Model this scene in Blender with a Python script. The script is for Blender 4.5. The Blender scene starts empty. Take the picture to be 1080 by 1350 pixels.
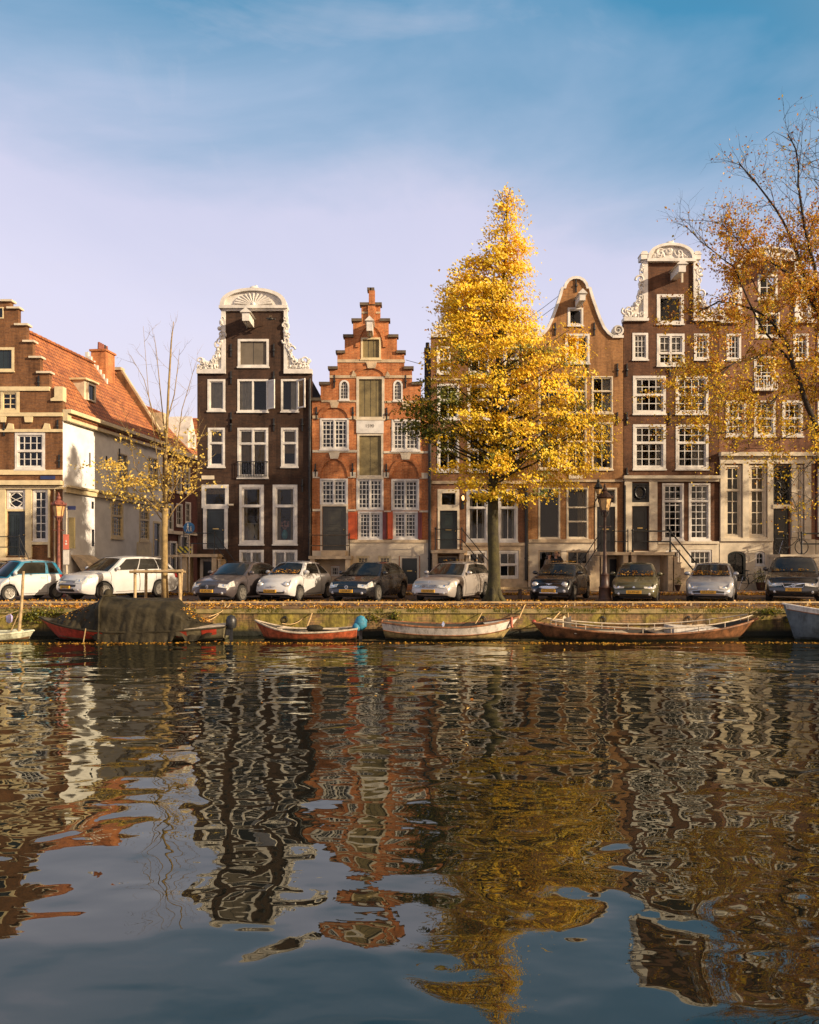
import bpy, bmesh, math, random
from mathutils import Vector, Matrix, geometry, noise
R = random.Random(11)
scene = bpy.context.scene
COL = scene.collection
Y0 = 37.0                       # facade row distance
SC = 1040.0 / Y0
EZ = 1.625                      # eye height over the street
WZ = -0.95                      # canal water level
def fx(p): return (p - 540) / SC
def fz(p): return EZ - (p - 735) / SC
def at(px, py, D): return Vector(((px - 540) * D / 1040.0, D, EZ - (py - 735) * D / 1040.0))
def lerp(a, b, t): return a + (b - a) * t
def interp(tab, x):
    if x <= tab[0][0]: return tab[0][1]
    for (a, va), (b, vb) in zip(tab, tab[1:]):
        if x <= b:
            t = (x - a) / (b - a) if b > a else 0
            return va + (vb - va) * t
    return tab[-1][1]

# ---------------------------------------------------------------- materials
def new_mat(name):
    m = bpy.data.materials.new(name); m.use_nodes = True
    nt = m.node_tree; nt.nodes.clear()
    out = nt.nodes.new('ShaderNodeOutputMaterial')
    return m, nt, out
def nd(nt, typ, ins=None, **attrs):
    n = nt.nodes.new(typ)
    for k, v in attrs.items(): setattr(n, k, v)
    for k, v in (ins or {}).items():
        s = n.inputs[k]
        if isinstance(v, bpy.types.NodeSocket): nt.links.new(v, s)
        else: s.default_value = v
    return n
def c4(c): return (c[0], c[1], c[2], 1.0)
def ramp(nt, fac, stops):
    r = nt.nodes.new('ShaderNodeValToRGB'); nt.links.new(fac, r.inputs[0])
    e = r.color_ramp.elements
    while len(e) < len(stops): e.new(0.5)
    for i, (p, c) in enumerate(stops):
        e[i].position = p; e[i].color = c4(c) if len(c) == 3 else c
    return r.outputs[0]
def mixc(nt, fac, a, b, mode='MIX'):
    n = nt.nodes.new('ShaderNodeMix'); n.data_type = 'RGBA'; n.blend_type = mode
    for i, v in ((0, fac), (6, a), (7, b)):
        if isinstance(v, bpy.types.NodeSocket): nt.links.new(v, n.inputs[i])
        else: n.inputs[i].default_value = v if i == 0 else c4(v)
    return n.outputs[2]
def paint(name, c, rough=0.5, var=0.12, scale=3.0, metal=0.0, coat=0.0, bump=0.0, spec=0.5, c2=None):
    m, nt, out = new_mat(name)
    tc = nd(nt, 'ShaderNodeTexCoord')
    n = nd(nt, 'ShaderNodeTexNoise', {'Vector': tc.outputs['Object'], 'Scale': scale, 'Detail': 6.0, 'Roughness': 0.65})
    dark = c2 or tuple(v * (1 - 2 * var) for v in c)
    lite = tuple(min(1, v * (1 + var)) for v in c)
    col = ramp(nt, n.outputs[0], [(0.3, dark), (0.62, lite)])
    p = nd(nt, 'ShaderNodeBsdfPrincipled', {'Base Color': col, 'Roughness': rough, 'Metallic': metal, 'Coat Weight': coat, 'Specular IOR Level': spec})
    p.inputs['Coat Roughness'].default_value = 0.06
    if bump:
        n2 = nd(nt, 'ShaderNodeTexNoise', {'Vector': tc.outputs['Object'], 'Scale': scale * 8, 'Detail': 4.0})
        b = nd(nt, 'ShaderNodeBump', {'Height': n2.outputs[0], 'Strength': bump, 'Distance': 0.02})
        nt.links.new(b.outputs[0], p.inputs['Normal'])
    nt.links.new(p.outputs[0], out.inputs[0])
    return m
def brick(name, c1, c2, mort, stain=(0.4, 0.4, 0.4), stain_amt=0.5, bw=0.22, rh=0.07):
    m, nt, out = new_mat(name)
    tc = nd(nt, 'ShaderNodeTexCoord')
    sx = nd(nt, 'ShaderNodeSeparateXYZ', {0: tc.outputs['Object']})
    add = nd(nt, 'ShaderNodeMath', {0: sx.outputs[0], 1: sx.outputs[1]}, operation='ADD')
    cb = nd(nt, 'ShaderNodeCombineXYZ', {0: add.outputs[0], 1: sx.outputs[2], 2: 0.0})
    bt = nd(nt, 'ShaderNodeTexBrick', {'Vector': cb.outputs[0], 'Color1': c4(c1), 'Color2': c4(c2), 'Mortar': c4(mort), 'Scale': 1.0,
            'Mortar Size': 0.007, 'Brick Width': bw, 'Row Height': rh, 'Bias': -0.1})
    n1 = nd(nt, 'ShaderNodeTexNoise', {'Vector': tc.outputs['Object'], 'Scale': 0.9, 'Detail': 8.0, 'Roughness': 0.7})
    n2 = nd(nt, 'ShaderNodeTexNoise', {'Vector': cb.outputs[0], 'Scale': 11.0, 'Detail': 5.0, 'Roughness': 0.8})
    f1 = ramp(nt, n1.outputs[0], [(0.35, stain), (0.65, (1.25, 1.2, 1.15))])
    col = mixc(nt, stain_amt, bt.outputs[0], f1, 'MULTIPLY')
    f2 = ramp(nt, n2.outputs[0], [(0.3, (0.55, 0.55, 0.55)), (0.7, (1.4, 1.4, 1.4))])
    col = mixc(nt, 0.75, col, f2, 'MULTIPLY')
    vs_ = nd(nt, 'ShaderNodeVectorMath', {0: cb.outputs[0], 1: (2.6, 0.22, 1.0)}, operation='MULTIPLY')
    n3 = nd(nt, 'ShaderNodeTexNoise', {'Vector': vs_.outputs[0], 'Scale': 1.0, 'Detail': 7.0, 'Roughness': 0.7})
    f3 = ramp(nt, n3.outputs[0], [(0.36, (0.45, 0.43, 0.42)), (0.5, (1, 1, 1)), (0.72, (1.3, 1.25, 1.15))])
    col = mixc(nt, 0.7, col, f3, 'MULTIPLY')
    b = nd(nt, 'ShaderNodeBump', {'Height': n2.outputs[0], 'Strength': 0.35, 'Distance': 0.02})
    p = nd(nt, 'ShaderNodeBsdfPrincipled', {'Base Color': col, 'Roughness': 0.85, 'Normal': b.outputs[0], 'Specular IOR Level': 0.25})
    nt.links.new(p.outputs[0], out.inputs[0])
    return m
def tiles_mat(name, c1, c2):
    m, nt, out = new_mat(name)
    tc = nd(nt, 'ShaderNodeTexCoord')
    sx = nd(nt, 'ShaderNodeSeparateXYZ', {0: tc.outputs['Object']})
    v1 = nd(nt, 'ShaderNodeCombineXYZ', {0: sx.outputs[1], 1: sx.outputs[2], 2: 0.0})
    bt = nd(nt, 'ShaderNodeTexBrick', {'Vector': v1.outputs[0], 'Color1': c4(c1), 'Color2': c4(c2), 'Mortar': c4((0.10, 0.025, 0.01)), 'Scale': 1.0,
            'Mortar Size': 0.028, 'Mortar Smooth': 0.6, 'Brick Width': 0.26, 'Row Height': 0.24, 'Bias': -0.25})
    n1 = nd(nt, 'ShaderNodeTexNoise', {'Vector': tc.outputs['Object'], 'Scale': 1.3, 'Detail': 8.0, 'Roughness': 0.7})
    f1 = ramp(nt, n1.outputs[0], [(0.33, (0.42, 0.36, 0.32)), (0.5, (0.95, 0.95, 0.95)), (0.68, (1.45, 1.4, 1.3))])
    col = mixc(nt, 0.85, bt.outputs[0], f1, 'MULTIPLY')
    n4 = nd(nt, 'ShaderNodeTexNoise', {'Vector': tc.outputs['Object'], 'Scale': 9.0, 'Detail': 4.0, 'Roughness': 0.8})
    f4 = ramp(nt, n4.outputs[0], [(0.3, (0.5, 0.45, 0.42)), (0.7, (1.35, 1.3, 1.25))])
    col = mixc(nt, 0.8, col, f4, 'MULTIPLY')
    w = nd(nt, 'ShaderNodeTexWave', {'Vector': tc.outputs['Object'], 'Scale': 3.84, 'Distortion': 0.6, 'Detail': 1.0}, wave_type='BANDS', bands_direction='Y')
    w2 = nd(nt, 'ShaderNodeTexWave', {'Vector': tc.outputs['Object'], 'Scale': 2.08 * 2, 'Distortion': 0.3}, wave_type='BANDS', bands_direction='Z', wave_profile='SAW')
    mx = nd(nt, 'ShaderNodeMath', {0: w.outputs[1], 1: w2.outputs[1]}, operation='ADD')
    b = nd(nt, 'ShaderNodeBump', {'Height': mx.outputs[0], 'Strength': 0.8, 'Distance': 0.05})
    p = nd(nt, 'ShaderNodeBsdfPrincipled', {'Base Color': col, 'Roughness': 0.75, 'Normal': b.outputs[0]})
    nt.links.new(p.outputs[0], out.inputs[0])
    return m
def glass_mat(name, tint=(0.75, 0.78, 0.76), refl=1.0):
    m, nt, out = new_mat(name)
    tc = nd(nt, 'ShaderNodeTexCoord')
    n = nd(nt, 'ShaderNodeTexNoise', {'Vector': tc.outputs['Object'], 'Scale': 2.2, 'Detail': 2.0})
    b = nd(nt, 'ShaderNodeBump', {'Height': n.outputs[0], 'Strength': 0.25, 'Distance': 0.03})
    fr = nd(nt, 'ShaderNodeFresnel', {'IOR': 1.5, 'Normal': b.outputs[0]})
    f = nd(nt, 'ShaderNodeMath', {0: fr.outputs[0], 1: refl}, operation='MULTIPLY', use_clamp=True)
    t = nd(nt, 'ShaderNodeBsdfTransparent', {'Color': c4(tint)})
    g = nd(nt, 'ShaderNodeBsdfGlossy', {'Roughness': 0.03, 'Normal': b.outputs[0]})
    mx = nd(nt, 'ShaderNodeMixShader', {0: f.outputs[0], 1: t.outputs[0], 2: g.outputs[0]})
    nt.links.new(mx.outputs[0], out.inputs[0])
    return m
def leaf_mat(name, stops, trans=0.45):
    m, nt, out = new_mat(name)
    g = nd(nt, 'ShaderNodeNewGeometry')
    col = ramp(nt, g.outputs['Random Per Island'], stops)
    tc = nd(nt, 'ShaderNodeTexCoord')
    n = nd(nt, 'ShaderNodeTexNoise', {'Vector': tc.outputs['Object'], 'Scale': 0.7, 'Detail': 3.0})
    f = ramp(nt, n.outputs[0], [(0.35, (0.75, 0.8, 0.8)), (0.65, (1.15, 1.1, 1.0))])
    col = mixc(nt, 0.8, col, f, 'MULTIPLY')
    d = nd(nt, 'ShaderNodeBsdfDiffuse', {'Color': col})
    t = nd(nt, 'ShaderNodeBsdfTranslucent', {'Color': col})
    gl = nd(nt, 'ShaderNodeBsdfGlossy', {'Roughness': 0.45, 'Color': (1, 1, 1, 1)})
    mx = nd(nt, 'ShaderNodeMixShader', {0: trans, 1: d.outputs[0], 2: t.outputs[0]})
    m2 = nd(nt, 'ShaderNodeMixShader', {0: 0.03, 1: mx.outputs[0], 2: gl.outputs[0]})
    nt.links.new(m2.outputs[0], out.inputs[0])
    return m

M = {}
M['brick_black'] = brick('brick_black', (0.068, 0.036, 0.022), (0.042, 0.025, 0.018), (0.06, 0.04, 0.03), (0.55, 0.5, 0.45), 0.7)
M['brick_orange'] = brick('brick_orange', (0.52, 0.19, 0.066), (0.38, 0.125, 0.045), (0.46, 0.26, 0.13), (0.6, 0.5, 0.45), 0.65)
M['brick_brown'] = brick('brick_brown', (0.25, 0.115, 0.055), (0.19, 0.085, 0.045), (0.22, 0.14, 0.085), (0.6, 0.55, 0.5), 0.6)
M['brick_tan'] = brick('brick_tan', (0.33, 0.165, 0.062), (0.26, 0.125, 0.05), (0.28, 0.17, 0.09), (0.65, 0.6, 0.55), 0.55)
M['brick_umber'] = brick('brick_umber', (0.14, 0.064, 0.032), (0.095, 0.045, 0.026), (0.115, 0.07, 0.045), (0.5, 0.45, 0.42), 0.75)
M['brick_corner'] = brick('brick_corner', (0.23, 0.105, 0.042), (0.15, 0.07, 0.035), (0.17, 0.11, 0.065), (0.5, 0.45, 0.42), 0.75)
M['brick_rosy'] = brick('brick_rosy', (0.25, 0.12, 0.07), (0.19, 0.09, 0.055), (0.2, 0.13, 0.09), (0.55, 0.5, 0.48), 0.65)
M['brick_red'] = brick('brick_red', (0.12, 0.035, 0.026), (0.085, 0.028, 0.022), (0.1, 0.06, 0.05), (0.6, 0.5, 0.5), 0.6)
M['white'] = paint('white_paint', (0.64, 0.60, 0.54), 0.5, 0.14, 2.2)
M['cream'] = paint('cream_paint', (0.64, 0.52, 0.30), 0.5, 0.10, 3.0)
M['ivory'] = paint('ivory_paint', (0.60, 0.51, 0.37), 0.55, 0.14, 1.6)
M['stone'] = paint('sandstone', (0.50, 0.38, 0.24), 0.85, 0.18, 2.5, bump=0.4)
M['plaster'] = paint('pale_plaster', (0.60, 0.50, 0.36), 0.85, 0.14, 1.2, bump=0.3)
M['white_wall'] = paint('whitewash', (0.76, 0.745, 0.73), 0.85, 0.10, 0.9, bump=0.25)
M['cap'] = paint('weathered_capstone', (0.115, 0.085, 0.055), 0.9, 0.25, 5.0, bump=0.4)
M['door_green'] = paint('bottle_green_gloss', (0.014, 0.022, 0.02), 0.25, 0.1, 3.0)
M['door_black'] = paint('black_gloss', (0.012, 0.013, 0.014), 0.3, 0.1, 3.0)
M['door_olive'] = paint('dark_olive_gloss', (0.055, 0.05, 0.032), 0.35, 0.15, 3.0)
M['shutter'] = paint('olive_boards', (0.19, 0.145, 0.06), 0.7, 0.22, 2.0, bump=0.3)
M['shutter_grey'] = paint('umber_boards', (0.13, 0.105, 0.075), 0.7, 0.15, 2.0)
M['shutter_red'] = paint('red_shutter', (0.62, 0.10, 0.02), 0.5, 0.12, 3.0)
M['shutter_red_shade'] = paint('shaded_red_shutter', (0.13, 0.02, 0.02), 0.5, 0.12, 3.0)  # same red shutters, shade on the edge-on leaves put into the colour
M['iron'] = paint('black_iron', (0.014, 0.014, 0.014), 0.5, 0.2, 6.0)
M['brass'] = paint('brass', (0.6, 0.42, 0.16), 0.3, 0.1, 6.0, metal=1.0)
M['chrome'] = paint('chrome', (0.75, 0.75, 0.75), 0.18, 0.03, 6.0, metal=1.0)
M['curtain'] = paint('net_curtain', (0.62, 0.56, 0.46), 0.9, 0.1, 5.0)
M['drape'] = paint('ochre_drape', (0.32, 0.22, 0.10), 0.9, 0.15, 5.0)
M['panel_pale'] = paint('pale_panel', (0.50, 0.46, 0.42), 0.5, 0.05, 3.0)
M['glass'] = glass_mat('window_glass', (0.74, 0.75, 0.72), 1.0)
M['lamp_glass'] = paint('lantern_glass', (0.62, 0.40, 0.17), 0.15, 0.15, 5.0)
M['tiles'] = tiles_mat('orange_pantiles', (0.56, 0.205, 0.06), (0.34, 0.10, 0.032))
M['slate'] = paint('dark_roof', (0.05, 0.04, 0.038), 0.8, 0.2, 3.0)
M['red_stone'] = paint('rust_red_paint', (0.20, 0.06, 0.038), 0.5, 0.3, 8.0)

# ---------------------------------------------------------------- mesh collector
class Frame:
    """local (u along the wall, d into the wall, z up) -> world"""
    def __init__(s, o, u, n): s.o, s.u, s.n = Vector(o), Vector(u).normalized(), Vector(n).normalized()
    def __call__(s, v): return s.o + s.u * v[0] + s.n * v[1] + Vector((0, 0, v[2]))
FRONT = Frame((0, Y0, 0), (1, 0, 0), (0, 1, 0))
ORG = {}
class MB:
    def __init__(s, F=None): s.v, s.f, s.F = [], [], F
    def add(s, vs, fs):
        o = len(s.v)
        s.v += [s.F(v) if s.F else Vector(v) for v in vs]
        s.f += [[i + o for i in f] for f in fs]
        return s
    def box(s, x0, x1, y0, y1, z0, z1):
        if x0 > x1: x0, x1 = x1, x0
        if y0 > y1: y0, y1 = y1, y0
        if z0 > z1: z0, z1 = z1, z0
        return s.add([(x0, y0, z0), (x1, y0, z0), (x1, y1, z0), (x0, y1, z0), (x0, y0, z1), (x1, y0, z1), (x1, y1, z1), (x0, y1, z1)],
              [(0, 3, 2, 1), (4, 5, 6, 7), (0, 1, 5, 4), (1, 2, 6, 5), (2, 3, 7, 6), (3, 0, 4, 7)])
    def bar(s, p, q, w, h=None):
        return s.tube([p, q], [w, w], 4)
    def prism(s, poly, y0, y1):
        n = len(poly)
        vs = [(x, y0, z) for x, z in poly] + [(x, y1, z) for x, z in poly]
        tri = geometry.tessellate_polygon([[Vector((x, z, 0)) for x, z in poly]])
        fs = [list(t) for t in tri] + [[i + n for i in reversed(t)] for t in tri]
        fs += [[i, (i + 1) % n, (i + 1) % n + n, i + n] for i in range(n)]
        return s.add(vs, fs)
    def ring(s, outer, inner, y0, y1):
        n = len(outer)
        vs = [(x, y0, z) for x, z in outer] + [(x, y0, z) for x, z in inner] + [(x, y1, z) for x, z in outer] + [(x, y1, z) for x, z in inner]
        fs = []
        for i in range(n):
            j = (i + 1) % n
            fs += [[i, j, j + n, i + n], [i + 2 * n, i + 3 * n, j + 3 * n, j + 2 * n], [i, i + 2 * n, j + 2 * n, j], [i + n, j + n, j + 3 * n, i + 3 * n]]
        return s.add(vs, fs)
    def tube(s, pts, rad, n=6, cap=True):
        pts = [Vector(p) for p in pts]
        if not isinstance(rad, (list, tuple)): rad = [rad] * len(pts)
        vs, fs = [], []
        ref = None
        for i, p in enumerate(pts):
            t = (pts[min(i + 1, len(pts) - 1)] - pts[max(i - 1, 0)])
            if t.length < 1e-9: t = Vector((0, 0, 1))
            t.normalize()
            if ref is None or abs(ref.dot(t)) > 0.95:
                ref = Vector((1, 0, 0)) if abs(t.x) < 0.8 else Vector((0, 1, 0))
            a = (ref - t * ref.dot(t)).normalized(); b = t.cross(a); ref = a
            for k in range(n):
                an = 2 * math.pi * (k + 0.5) / n
                vs.append(p + (a * math.cos(an) + b * math.sin(an)) * rad[i])
        for i in range(len(pts) - 1):
            for k in range(n):
                k2 = (k + 1) % n
                fs.append([i * n + k, i * n + k2, (i + 1) * n + k2, (i + 1) * n + k])
        if cap:
            fs.append(list(range(n))[::-1]); fs.append([(len(pts) - 1) * n + k for k in range(n)])
        return s.add(vs, fs)
    def lathe(s, prof, c=(0, 0, 0), n=12, axis='z', sq=False):
        vs, fs = [], []
        for r, h in prof:
            for k in range(n):
                an = 2 * math.pi * (k + (0.5 if sq else 0)) / n
                x, y = r * math.cos(an), r * math.sin(an)
                if axis == 'z': q = (c[0] + x, c[1] + y, c[2] + h)
                elif axis == 'y': q = (c[0] + x, c[1] + h, c[2] + y)
                else: q = (c[0] + h, c[1] + x, c[2] + y)
                vs.append(q)
        m = len(prof)
        for i in range(m - 1):
            for k in range(n):
                fs.append([i * n + k, i * n + (k + 1) % n, (i + 1) * n + (k + 1) % n, (i + 1) * n + k])
        fs.append(list(range(n))[::-1]); fs.append([(m - 1) * n + k for k in range(n)])
        return s.add(vs, fs)
    def ball(s, c, rx, ry=None, rz=None, n=8, m=6):
        ry = ry or rx; rz = rz or rx
        prof = [(max(1e-4, math.sin(math.pi * i / m)), -math.cos(math.pi * i / m)) for i in range(m + 1)]
        vs = [(c[0] + rx * r * math.cos(2 * math.pi * k / n), c[1] + ry * r * math.sin(2 * math.pi * k / n), c[2] + rz * h) for r, h in prof for k in range(n)]
        fs = [[i * n + k, i * n + (k + 1) % n, (i + 1) * n + (k + 1) % n, (i + 1) * n + k] for i in range(m) for k in range(n)]
        return s.add(vs, fs)
    def grid(s, fn, nu, nv):
        vs = [fn(i / nu, j / nv) for i in range(nu + 1) for j in range(nv + 1)]
        fs = [[i * (nv + 1) + j, (i + 1) * (nv + 1) + j, (i + 1) * (nv + 1) + j + 1, i * (nv + 1) + j + 1] for i in range(nu) for j in range(nv)]
        return s.add(vs, fs)
    def build(s, name, mat, parent=None, smooth=None, recalc=True, weld=False, **tags):
        me = bpy.data.meshes.new(name)
        org = ORG.get(parent.name, Vector()) if parent else tags.pop('org', Vector())
        me.from_pydata([v - org for v in s.v], [], s.f)
        if recalc or weld:
            bm = bmesh.new(); bm.from_mesh(me)
            if weld: bmesh.ops.remove_doubles(bm, verts=bm.verts, dist=0.0008)
            bmesh.ops.recalc_face_normals(bm, faces=bm.faces)
            bm.to_mesh(me); bm.free()
        if smooth is not None:
            me.shade_smooth()
            if smooth < 180: me.set_sharp_from_angle(angle=math.radians(smooth))
        me.materials.append(mat if not isinstance(mat, str) else M[mat])
        o = bpy.data.objects.new(name, me); COL.objects.link(o)
        if parent: o.parent = parent; ORG[o.name] = org
        else: o.location = org; ORG[o.name] = org
        tagit(o, **tags)
        return o
def tagit(o, label=None, cat=None, group=None, kind=None):
    if label: o['label'] = label
    if cat: o['category'] = cat
    if group: o['group'] = group
    if kind: o['kind'] = kind
    return o
def thing(name, label, cat, loc=(0, 0, 0), rz=0.0, group=None, world=False):
    """Empty at the base; world=True: its parts are given in world coordinates"""
    o = bpy.data.objects.new(name, None); COL.objects.link(o)
    o.location = loc; o.rotation_euler = (0, 0, rz); o.empty_display_size = 0.3
    ORG[o.name] = Vector(loc) if world else Vector()
    return tagit(o, label, cat, group)
def text(name, body, size, mat, parent, loc, rot, depth=0.002):
    cu = bpy.data.curves.new(name, 'FONT'); cu.body = body; cu.size = size; cu.extrude = depth
    cu.align_x = 'CENTER'; cu.align_y = 'CENTER'
    cu.materials.append(M[mat] if isinstance(mat, str) else mat)
    tmp = bpy.data.objects.new(name + '_curve', cu); COL.objects.link(tmp)
    bpy.context.view_layer.update()
    me = bpy.data.meshes.new_from_object(tmp.evaluated_get(bpy.context.evaluated_depsgraph_get())); me.name = name
    bpy.data.objects.remove(tmp); bpy.data.curves.remove(cu)
    o = bpy.data.objects.new(name, me); COL.objects.link(o)
    o.parent = parent; o.location = Vector(loc) - ORG.get(parent.name, Vector()); o.rotation_euler = rot
    return o

# ---------------------------------------------------------------- walls with openings, windows, doors
def inside(p, poly):
    x, y = p; r = False; n = len(poly)
    for i in range(n):
        x1, y1 = poly[i]; x2, y2 = poly[(i + 1) % n]
        if (y1 > y) != (y2 > y) and x < (x2 - x1) * (y - y1) / (y2 - y1) + x1: r = not r
    return r
def shape(x0, z0, x1, z1, arch=0.0, ins=0.0):
    """outline of an opening, optionally with an arched head of height `arch`"""
    x0 += ins; x1 -= ins; z0 += ins; z1 -= ins
    if arch <= 0: return [(x0, z0), (x1, z0), (x1, z1), (x0, z1)]
    zs = z1 - arch; cx = (x0 + x1) / 2; hw = (x1 - x0) / 2
    return [(x0, z0), (x1, z0)] + [(cx + hw * math.cos(a), zs + arch * math.sin(a)) for a in [math.pi * k / 10 for k in range(11)]]
def wall_mesh(F, outline, holes, d0, thick):
    vs, ed = [], []
    for loop in [outline] + holes:
        o = len(vs); n = len(loop)
        vs += [Vector(p) for p in loop]; ed += [(o + i, o + (i + 1) % n) for i in range(n)]
    r = geometry.delaunay_2d_cdt(vs, ed, [], 0, 1e-5)
    pv, pf = r[0], r[2]
    tris = []
    for f in pf:
        c = sum((pv[i] for i in f), Vector((0, 0))) / len(f)
        if inside(c, outline) and not any(inside(c, h) for h in holes): tris.append(list(f))
    mb = MB(F); n = len(pv)
    mb.add([(p.x, d0, p.y) for p in pv] + [(p.x, d0 + thick, p.y) for p in pv],
           tris + [[i + n for i in reversed(t)] for t in tris])
    for loop in [outline] + holes:
        m = len(loop)
        mb.add([(x, d0, z) for x, z in loop] + [(x, d0 + thick, z) for x, z in loop],
               [[i, (i + 1) % m, (i + 1) % m + m, i + m] for i in range(m)])
    return mb
def window(h, F, r, g=(2, 2), thick=(), trans=(), mat='white', fw=0.075, cur=None, arch=0.0, sill=True, d=0.0, bar=0.028, backing=None, sashfw=0.045, head=None):
    """one window: frame > pane, sash, sill, curtain.  r = (u0, z0, u1, z1)"""
    u0, z0, u1, z1 = r
    out = shape(u0, z0, u1, z1, arch); inn = shape(u0, z0, u1, z1, arch, fw)
    fr = MB(F).ring(out, inn, d - 0.022, d + 0.12)
    a0, a1, b0, b1 = u0 + fw, u1 - fw, z0 + fw, z1 - fw
    for t in thick: c = lerp(a0, a1, t); fr.box(c - fw * 0.42, c + fw * 0.42, d - 0.016, d + 0.11, b0 - 0.01, b1 + 0.01)
    for t in trans: c = lerp(b0, b1, t); fr.box(a0 - 0.01, a1 + 0.01, d - 0.018, d + 0.115, c - fw * 0.42, c + fw * 0.42)
    f = fr.build('window', mat, h)
    pane = shape(u0, z0, u1, z1, arch, fw * 0.6)
    if backing:
        MB(F).prism(pane, d + 0.06, d + 0.08).build('shutter_board', backing, f)
        nb = max(2, g[0]); mb = MB(F)
        for i in range(1, nb):
            c = lerp(a0, a1, i / nb); mb.box(c - 0.008, c + 0.008, d + 0.054, d + 0.07, b0 + 0.002, b1 - 0.002)
        mb.build('board_joint', 'iron', f)
    else:
        n = len(pane)
        MB(F).add([(x, d + 0.075, z) for x, z in pane], [list(range(n))]).build('pane', 'glass', f, recalc=False)
        sb = MB(F)
        xs = [0.0] + list(thick) + [1.0]; zs = [0.0] + list(trans) + [1.0]
        if sashfw:
            for i in range(len(xs) - 1):
                for j in range(len(zs) - 1):
                    p0, p1 = lerp(a0, a1, xs[i]), lerp(a0, a1, xs[i + 1]); q0, q1 = lerp(b0, b1, zs[j]), lerp(b0, b1, zs[j + 1])
                    if arch and j == len(zs) - 2: continue
                    w = sashfw + (fw * 0.4 if thick or trans else 0) * 0.5
                    sb.ring(shape(p0 - .004, q0 - .004, p1 + .004, q1 + .004), shape(p0, q0, p1, q1, 0, w), d + 0.03, d + 0.1)
        for i in range(1, g[0]):
            t = i / g[0]
            if any(abs(t - k) < 0.02 for k in thick): continue
            c = lerp(a0, a1, t); sb.box(c - bar / 2, c + bar / 2, d + 0.045, d + 0.095, b0 - 0.004, b1 + 0.004)
        for j in range(1, g[1]):
            t = j / g[1]
            if any(abs(t - k) < 0.02 for k in trans): continue
            c = lerp(b0, b1, t); sb.box(a0 - 0.004, a1 + 0.004, d + 0.048, d + 0.092, c - bar / 2, c + bar / 2)
        if sb.v: sb.build('sash', mat, f)
    if sill:
        MB(F).box(u0 - 0.03, u1 + 0.03, d - 0.075, d + 0.05, z0 - 0.055, z0 + 0.012).build('sill', mat, f)
    if cur:
        spans = {'full': [(0, 1)], 'left': [(0, 0.48)], 'right': [(0.55, 1)], 'sides': [(0, 0.24), (0.78, 1)]}[cur[0]]
        hh = cur[2] if len(cur) > 2 else 1.0
        for (s0, s1) in spans:
            ph = R.random() * 6
            zt = b1 + 0.02; zb = lerp(b1, b0, hh)
            MB(F).grid(lambda i, j: (lerp(a0, a1, lerp(s0, s1, i)), d + 0.17 + 0.02 * math.sin(i * (s1 - s0) * 55 + ph) + 0.008 * math.sin(j * 5 + i * 9), lerp(zt, zb, j)), 48, 4).build('curtain', cur[1], f, smooth=180, recalc=False)
    return f
def door(h, F, r, mat='door_green', frame=None, fw=0.1, panels=((0.08, 0.46), (0.54, 0.92)), double=False, d=0.02, plate=True):
    u0, z0, u1, z1 = r
    par = h
    if frame:
        par_f = MB(F).ring(shape(u0 - fw, z0 - 0.01, u1 + fw, z1 + fw), shape(u0, z0 + 0.0, u1, z1), d - 0.05, d + 0.12).build('door_frame', frame, h)
    lf = MB(F).box(u0 - 0.004, u1 + 0.004, d + 0.06, d + 0.11, z0 - 0.004, z1 + 0.004)
    cols = [(0.07, 0.46), (0.54, 0.93)] if double else [(0.14, 0.86)]
    for a, b in cols:
        for p, q in panels:
            xa, xb, za, zb = lerp(u0, u1, a), lerp(u0, u1, b), lerp(z0, z1, p), lerp(z0, z1, q)
            lf.ring(shape(xa, za, xb, zb), shape(xa, za, xb, zb, 0, 0.035), d + 0.035, d + 0.065)
            lf.box(xa + 0.1, xb - 0.1, d + 0.045, d + 0.064, za + 0.1, zb - 0.1)
    o = lf.build('door', mat, h)
    w = u1 - u0
    MB(F).ball((u0 + w * 0.9, d + 0.02, lerp(z0, z1, 0.47)), 0.035).build('handle', 'brass', o, smooth=180)
    if plate:
        MB(F).box(u0 + w * 0.33, u0 + w * 0.67, d + 0.02, d + 0.07, lerp(z0, z1, 0.49), lerp(z0, z1, 0.49) + 0.05).build('letter_slot', 'brass', o)
    return o
def strip(h, name, mat, px, proud=0.05, F=FRONT, d1=0.1):
    """straight trim from a photo rectangle on the facade plane"""
    x0, y0, x1, y1 = px
    return MB(F).box(fx(x0), fx(x1), -proud, d1, fz(y1), fz(y0)).build(name, mat, h)
def rect(px): return (fx(px[0]), fz(px[3]), fx(px[2]), fz(px[1]))
def poly_px(pts): return [(fx(x), fz(y)) for x, y in pts]
def anchors(h, pts, F=FRONT):
    for x, y in pts:
        MB(F).box(fx(x) - 0.03, fx(x) + 0.03, -0.06, 0.05, fz(y) - 0.3, fz(y) + 0.3).ball((fx(x), -0.06, fz(y)), 0.07, 0.05, 0.07).build('wall_anchor', 'iron', h)
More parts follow.
